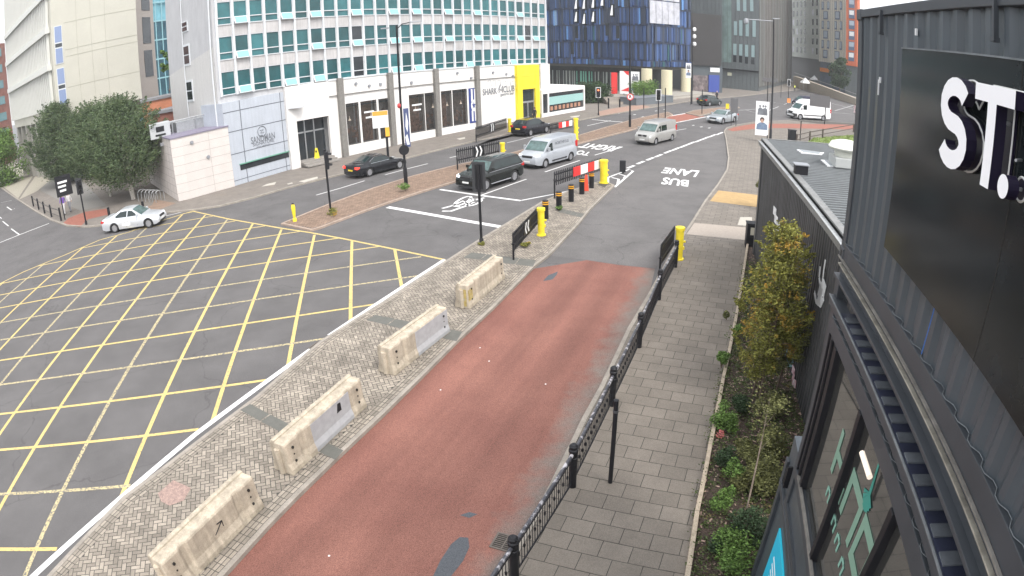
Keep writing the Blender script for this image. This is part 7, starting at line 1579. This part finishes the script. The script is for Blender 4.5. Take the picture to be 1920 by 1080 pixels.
tree(G(247, 375, z=.1), hz((247, 375), (225, 192))[1], 3.6, 'large pale-trunked tree nearest the white tiled wall', M['leaf'], M['birchbark'], 34000, .085, .15, 1.6, clumps=260, trunkmul=2, wisp=150, group='pale-trunked street trees')
tree(G(208, 368, z=.1), hz((208, 368), (175, 203))[1], 4.0, 'middle pale-trunked tree with a white trunk foot behind the direction sign', M['leaf'], M['birchbark'], 32000, .085, .14, 1.8, clumps=260, wisp=150, group='pale-trunked street trees')
tree(G(122, 347, z=.1), hz((122, 347), (108, 200))[1], 3.8, 'leftmost full round tree in front of the beige office', M['leaf'], M['bark'], 36000, .11, .2, 1.4, clumps=240, wisp=150)
def shrub(loc, r, h, label, lm, n=1500, leaf=.05, name='shrub', group=None, cl=14, cat='shrub'):
    t = thing(name, label, cat, loc, random.uniform(0, 6), group); sb_ = MB()
    for k in range(7): a = random.uniform(0, 6.3); sb_.tube([(0, 0, 0), (math.cos(a)*r*.5, math.sin(a)*r*.5, h*.75)], [.012, .004], 4)
    sb_.build('stem', M['bark'], t); b = MB()
    for k in range(cl): a = random.uniform(0, 6.3); q = r*random.random()**.5*.75; leaves(b, Vector((math.cos(a)*q, math.sin(a)*q, h*random.uniform(.3, .8))), r*.42, n//cl, leaf, h/r*.6 if h < r*1.4 else 1)
    b.build('foliage', lm, t); return t
for (px, r, h, m, lab) in (((1378, 1062), .50, .55, 'leafbright', 'lush bright green shrub at the bottom edge of the planting bed'), ((1408, 1010), .42, .5, 'leafdark', 'dark fine-leaved shrub touching the container in the planting bed'), ((1352, 958), .22, .45, 'leafbright', 'narrow light green clump against the timber edging low in the bed'), ((1362, 870), .25, .35, 'leafdark', 'dark green clump against the timber below the red flower'), ((1415, 880), .38, .4, 'leafolive', 'olive shrub round the foot of the thin tree by the container'), ((1398, 850), .25, .3, 'leafolive', 'small yellow-green shrub in the middle of the planting bed'), ((1360, 805), .32, .5, 'leafbright', 'bright green clump spilling over the timber edging'), ((1385, 775), .26, .4, 'leafdark', 'dark green clump just above the bright one in the bed'), ((1352, 690), .16, .45, 'leafbright', 'small green tuft growing on the footway side of the timber'), ((1383, 635), .18, .4, 'leafbright', 'little green plant under the turning leaves of the young tree'), ((1362, 600), .10, .3, 'leafolive', 'thin weed at the timber edge beside the young tree'), ((1440, 850), .35, .5, 'leafolive', 'olive foliage against the container foot'), ((1440, 780), .32, .55, 'leafolive', 'loose olive plant under the second young tree by the wall'), ((1425, 925), .40, .55, 'leafolive', 'brownish olive bush between the thin trunk and the container'), ((1395, 920), .28, .35, 'leafolive', 'low olive plant left of the thin trunk'), ((1350, 1030), .22, .35, 'leafdark', 'small dark plant by the timber edging near the bottom'), ((1375, 905), .24, .42, 'leafbright', 'upright green plant in the middle of the lower bed')):
    shrub(G(*px, z=.18), r*1.25, h*1.35, lab, M[m], 2600 if r > .3 else 1300, .034)
rs = random.getstate(); random.seed(77)
gb = MB(); bt_ = [tuple(p) for p in bed]
for k in range(9000):
    x = random.uniform(2, 11); y = random.uniform(3, 23)
    if not inside((x, y), bt_): continue
    f = random.random(); hgt = random.choice((.04, .06, .10, .16)); r_ = hgt*1.7; leaves(gb, Vector((x, y, .17+hgt*.6)), r_, 16, .032, .7)
tag(gb.build('ground_cover', leafmat('ground_cover_leaf', (.085, .115, .04), (.17, .13, .06), .55, 3)), kind='stuff'); random.setstate(rs)
t = thing('red_flower', 'small pinkish red flower head beside the timber edging', 'flower', G(1345, 845, z=.2)); b = MB(); b.tube([(0, 0, 0), (0, 0, .45)], .006, 4); b.build('stem', M['leafdark'], t); b = MB(); leaves(b, Vector((0, 0, .48)), .10, 70, .03); b.build('petals', mat('pink_petal', (.50, .15, .14), .7, rnd=.4), t)
t = thing('red_flower', 'deep red flower tuft at the foot of the thin tree', 'flower', G(1400, 988, z=.2)); b = MB(); b.tube([(0, 0, 0), (0, 0, .2)], .006, 4); b.build('stem', M['leafdark'], t); b = MB(); leaves(b, Vector((0, 0, .22)), .10, 60, .03); b.build('petals', mat('deep_red_petal', (.22, .02, .05), .7, rnd=.4), t)
# young tree turning yellow against the dark wall
tree(G(1425, 745, z=.18), 4.75, .95, 'slender young tree turning yellow and orange beside the dark corrugated wall', M['leafautumn'], M['bark'], 17000, .040, .035, .7, name='young_tree', clumps=150, trunkmul=3, wisp=70, shape=lambda f: (.62+.38*math.sin(math.pi*min(1, .1+f*.8)))*(1 if f < .6 else 1.75-f*1.25))
tree(G(1455, 735, z=.18), 3.3, .75, 'second young tree with olive leaves close against the dark wall', M['leafolive'], M['bark'], 8000, .042, .03, .8, name='young_tree', clumps=60)
t = thing('thin_tree', 'bare leaning thin trunk with a sparse crown rising beside the container', 'tree', G(1395, 975, z=.18)); b = MB(); b.tube([(0, 0, 0), (.10, .25, .9), (.18, .45, 1.8), (.25, .62, 2.6)], [.022, .019, .014, .006], 7)
for k in range(6): z = 1.5+k*.18; a = k*2.1; b.tube([(.1+z*.045, .22+z*.13, z), (.1+z*.045+.2*math.cos(a), .22+z*.13+.2*math.sin(a), z+.3)], [.006, .002], 4)
b.build('trunk', mat('grey_brown_bark', (.24, .19, .15), .9, var=.3), t, smooth=60); b = MB()
for k in range(16): leaves(b, Vector((.18+random.uniform(-.3, .3), .45+random.uniform(-.3, .3), random.uniform(1.5, 2.8))), .2, 45, .03)
b.build('crown', M['leafolive'], t)
tree(G(1436, 395, z=.1), 3.4, .7, 'wispy shrub tree at the far corner of the dark corrugated building', M['leafolive'], M['bark'], 3500, .06, .04, .4, name='corner_shrub_tree', clumps=30)
# weeds
for (px, r, h, lab) in (((760, 358), .6, .5, 'green weeds round the foot of the tall street lamp'), ((621, 404), .5, .4, 'straggling weeds round the foot of the traffic light on the central reserve'), ((1048, 395), .2, .25, 'weed tuft at the foot of the second banded bollard'), ((985, 462), .35, .18, 'fallen leaves and weeds under the near picket gate'), ((903, 460), .15, .15, 'brown weed tuft at the island signal pole')):
    shrub(G(*px, z=.11), r, h, lab, M['leafbright'] if 'green' in lab or 'bollard' in lab else M['leafautumn'], 400, .05, name='weeds', cat='weeds', cl=8)
# far planting
def hedge(a, c, h, dep, label, lm, n=5000, leaf=.16, z0=.1):
    A, B = G(*a), G(*c); t = thing('hedge', label, 'hedge', A); P_ = Plane(A, B); b = MB()
    for k in range(n//40): leaves(b, P_.pt(random.uniform(0, P_.len), random.uniform(z0+.3, z0+h*.8), -random.uniform(0, dep)), .7, 40, leaf)
    b.build('foliage', lm, t, world=True); b = MB()
    for k in range(5): p = P_.pt(P_.len*(k+.5)/5, z0, -dep/2); b.tube([p, p+Z3*h*.6], .05, 5)
    b.build('stem', M['bark'], t, world=True); return t
hedge((1100, 196), (1146, 194), 3.4, 2.5, 'dark green clipped shrubs between the glass annex and the steps', M['leafdark'], 7000)
hedge((1196, 194), (1232, 191), 2.2, 1.6, 'light yellow-green shrubs in the slate planter', M['leafbright'], 3500, .14, 1.1)
tree(pol(azof(1575, 140), 160), 9.5, 3.0, 'dark street tree in front of the striped apartment block', M['leafdark'], M['bark'], 5000, .35, .25, 2.5, clumps=60)
tree(pol(-47.5, 98), 7.5, 5, 'bright green roadside tree at the far left edge', M['leafbright'], M['bark'], 9000, .2, .2, .6, clumps=70)
tree(pol(azof(1330, 170), 133), 4.5, 1.6, 'small street tree by the shops under the black box', M['leafolive'], M['bark'], 1500, .2, .1, 1.5, clumps=25)
tree(pol(azof(313, 165), 76), 13.0, .9, 'small green tree above the orange brick building', M['leafbright'], M['bark'], 1200, .16, .1, 10.5, clumps=16)
# ================================================================ PEOPLE
def person(loc, rz, label, top, trousers, hair, h=1.72, stride=.25, extra=None, lean=0.0, group=None, skin=None):
    k = h/1.72; skinm = skin or M['skin']
    J = {'pel': (0, 0, .95), 'waist': (0, .0, 1.08), 'chest': (0, lean*.5, 1.30), 'neck': (0, lean, 1.46), 'head0': (0, lean, 1.53), 'head1': (0, lean+.01, 1.66), 'hipL': (-.09, 0, .90), 'kneeL': (-.10, stride*.6+.03, .50), 'ankL': (-.10, stride*.7, .09), 'toeL': (-.10, stride*.7+.17, .04), 'hipR': (.09, 0, .90), 'kneeR': (.10, -stride*.25+.05, .50), 'ankR': (.10, -stride*.9, .12), 'toeR': (.10, -stride*.9+.16, .03),
         'shL': (-.17, lean, 1.40), 'elL': (-.24, lean-.08*stride*4, 1.13), 'wrL': (-.23, lean+.02, .90), 'haL': (-.22, lean+.05, .82), 'shR': (.17, lean, 1.40), 'elR': (.24, lean+.05, 1.13), 'wrR': (.22, lean+.18, .93), 'haR': (.21, lean+.22, .86)}
    Rr = {'pel': (.15, .11), 'waist': (.125, .095), 'chest': (.165, .11), 'neck': (.055, .055), 'head0': (.085, .095), 'head1': (.082, .092), 'hipL': (.10, .10), 'kneeL': (.062, .062), 'ankL': (.045, .05), 'toeL': (.04, .03), 'shL': (.06, .06), 'elL': (.045, .045), 'wrL': (.03, .03), 'haL': (.035, .025)}
    for a in list(Rr):
        if a.endswith('L'): Rr[a[:-1]+'R'] = Rr[a]
    E_ = [('pel', 'waist'), ('waist', 'chest'), ('chest', 'neck'), ('neck', 'head0'), ('head0', 'head1')]
    for s_ in 'LR': E_ += [('pel', 'hip'+s_), ('hip'+s_, 'knee'+s_), ('knee'+s_, 'ank'+s_), ('ank'+s_, 'toe'+s_), ('chest', 'sh'+s_), ('sh'+s_, 'el'+s_), ('el'+s_, 'wr'+s_), ('wr'+s_, 'ha'+s_)]
    nm = list(J); me = D.meshes.new('person'); me.from_pydata([tuple(c*k for c in J[n_]) for n_ in nm], [(nm.index(a), nm.index(b_)) for a, b_ in E_], [])
    tmp = D.objects.new('tmp', me); COL.objects.link(tmp); sk_ = tmp.modifiers.new('s', 'SKIN'); sk_.use_smooth_shade = True
    for i, n_ in enumerate(nm): v = me.skin_vertices[0].data[i]; v.radius = (Rr[n_][0]*k, Rr[n_][1]*k); v.use_root = n_ == 'pel'
    ss = tmp.modifiers.new('u', 'SUBSURF'); ss.levels = 2; ss.render_levels = 2
    dg = bpy.context.evaluated_depsgraph_get(); m2 = D.meshes.new_from_object(tmp.evaluated_get(dg)); D.objects.remove(tmp)
    for q in (skinm, top, trousers, M['trim']): m2.materials.append(q)
    for p in m2.polygons:
        c = p.center/k; p.use_smooth = True
        p.material_index = 3 if c.z < .10 else 2 if c.z < .96 and abs(c.x) < .19 else 0 if c.z > 1.455 or (abs(c.x) > .19 and c.z < 1.0) else 1
    t = thing('person', label, 'person', loc, rz, group); bo = D.objects.new('body', m2); COL.objects.link(bo); bo.parent = t
    b = MB(); b.lathe((0, lean*k-.012, 0), [(.088*k, 1.57*k), (.102*k, 1.63*k), (.10*k, 1.70*k), (.07*k, 1.755*k), (0, 1.77*k)], 12); b.build('hair', hair, t, smooth=60)
    b = MB(); 
    for x in (-.03, .03): b.box((x*k, (lean+.098)*k, 1.635*k), (.018, .012, .012))
    b.build('eyes', M['trim'], t)
    if extra: extra(t, k)
    return t
pur = mat('purple_top', (.16, .08, .35), .8); wh = mat('white_clothes', (.62, .60, .60), .8, var=.1); gry = mat('grey_clothes', (.25, .25, .27), .8); dn = mat('dark_clothes', (.03, .03, .04), .8); pk = mat('pale_pink_clothes', (.55, .40, .42), .8); hv = mat('hi_vis', (.65, .70, .10), .7)
person(G(122, 402, z=.1), R(200), 'person in a purple top and pale trousers walking behind the black direction sign', pur, wh, M['hairbrown'], 1.75)
person(G(133, 397, z=.1), R(200), 'person in white top and grey trousers walking beside the one in purple', wh, gry, M['hairbrown'], 1.68)
person(HP.pt((ia+ib)/2+.5, 0.1, 1.0), R(160), 'person in dark clothes standing in the yellow doorway', dn, dn, M['hairbrown'], 1.75, .08)
person(G(1602, 213, z=.0), R(90), 'person in pale pink crossing the road at the far right', pk, pk, M['hairbrown'], 1.7)
person(G(1344, 190, z=.1), R(120), 'person with a pale pink hat behind the dark hatchback', dn, dn, pk, 1.72, .1)
person(G(1490, 172, z=.1), R(20), 'person in a yellow-green jacket near the far traffic light', hv, dn, M['hairbrown'], 1.75, .1)
person(G(6, 322, z=.1), R(160), 'person in grey walking on the far left pavement', gry, dn, M['hairbrown'], 1.7)
for px, lab in (((1509, 170), 'white arched stall canopy over a dark figure on the far pavement'), ((1526, 162), 'small white pointed tent on the far pavement')):
    g = G(*px, z=.1); t = thing('market_tent', lab, 'tent', g); b = MB(); s_ = 1.1
    b.mesh([(-s_, -s_, 2), (s_, -s_, 2), (s_, s_, 2), (-s_, s_, 2), (0, 0, 3.4)], [(0, 1, 4), (1, 2, 4), (2, 3, 4), (3, 0, 4)]); b.build('canopy', M['white'], t); b = MB()
    for x in (-1, 1):
        for y in (-1, 1): b.tube([(x, y, 0), (x, y, 2)], .04, 5)
    b.build('leg', M['steel'], t)
# ================================================================ THE AIR
hm = D.materials.new('haze_air'); hm.use_nodes = True; nt = hm.node_tree; nt.nodes.clear(); ho = nt.nodes.new('ShaderNodeOutputMaterial'); hv_ = nt.nodes.new('ShaderNodeVolumePrincipled')
hv_.inputs['Color'].default_value = (.93, .95, .97, 1); hv_.inputs['Density'].default_value = .0006; hv_.inputs['Anisotropy'].default_value = .2; nt.links.new(hv_.outputs[0], ho.inputs['Volume'])
b = MB(); b.box((0, 500, 34), (2400, 2200, 72)); tag(b.build('haze', hm), kind='stuff')
# ================================================================ one mesh for every separate piece
SPLIT = {'lifting_hole', 'black_scrawl', 'white_chevron', 'door_handle', 'door_seam', 'wall_light', 'sign_light', 'security_light', 'column', 'mullion', 'step', 'booth_seat', 'hinge_bracket', 'vent_bracket', 'pale_fleck',
         'window_lettering', 'white_stripe', 'floor_band', 'hinge', 'moss_stain', 'waist_trim', 'roof_rail', 'side_moulding', 'arm', 'white_symbol', 'faint_text', 'eyes', 'leg', 'jamb_pipe', 'tables_inside', 'downpipe', 'open_pane', 'white_print', 'red_print', 'corner_casting', 'small_print', 'stone_joint', 'rail', 'door_frame', 'small_mint_letter', 'floor_line', 'glazing_bars', 'bracket'}
def split(o):
    me = o.data; nv = len(me.vertices); par = list(range(nv))
    def find(a):
        while par[a] != a: par[a] = par[par[a]]; a = par[a]
        return a
    for p in me.polygons:
        v = p.vertices; r0 = find(v[0])
        for k in v[1:]:
            r1 = find(k)
            if r1 != r0: par[r1] = r0
    isl = {}
    for p in me.polygons: isl.setdefault(find(p.vertices[0]), []).append(p.index)
    if not 1 < len(isl) <= 100: return
    nm = o.name.split('.')[0]; keep = None
    for k, (r_, fs) in enumerate(isl.items()):
        b = MB(); idx = {}
        for f in fs:
            p = me.polygons[f]; q = []
            for vi in p.vertices:
                if vi not in idx: idx[vi] = len(b.v); b.v.append(me.vertices[vi].co.copy())
                q.append(idx[vi])
            b.f.append(tuple(q)); b.m.append(p.material_index); b.r.append(me.attributes['rnd'].data[f].value if 'rnd' in me.attributes else .5)
        n_ = b.build(nm, list(me.materials), o.parent); n_.matrix_basis = o.matrix_basis.copy()
        for mo in o.modifiers:
            if mo.type == 'BEVEL': q = n_.modifiers.new('bevel', 'BEVEL'); q.width = mo.width; q.segments = 2; q.limit_method = 'ANGLE'
        if k == 0: keep = n_
    for ch in list(o.children): ch.parent = keep
    D.objects.remove(o)
for o in [o for o in COL.objects if o.type == 'MESH' and o.parent and o.name.split('.')[0] in SPLIT]: split(o)
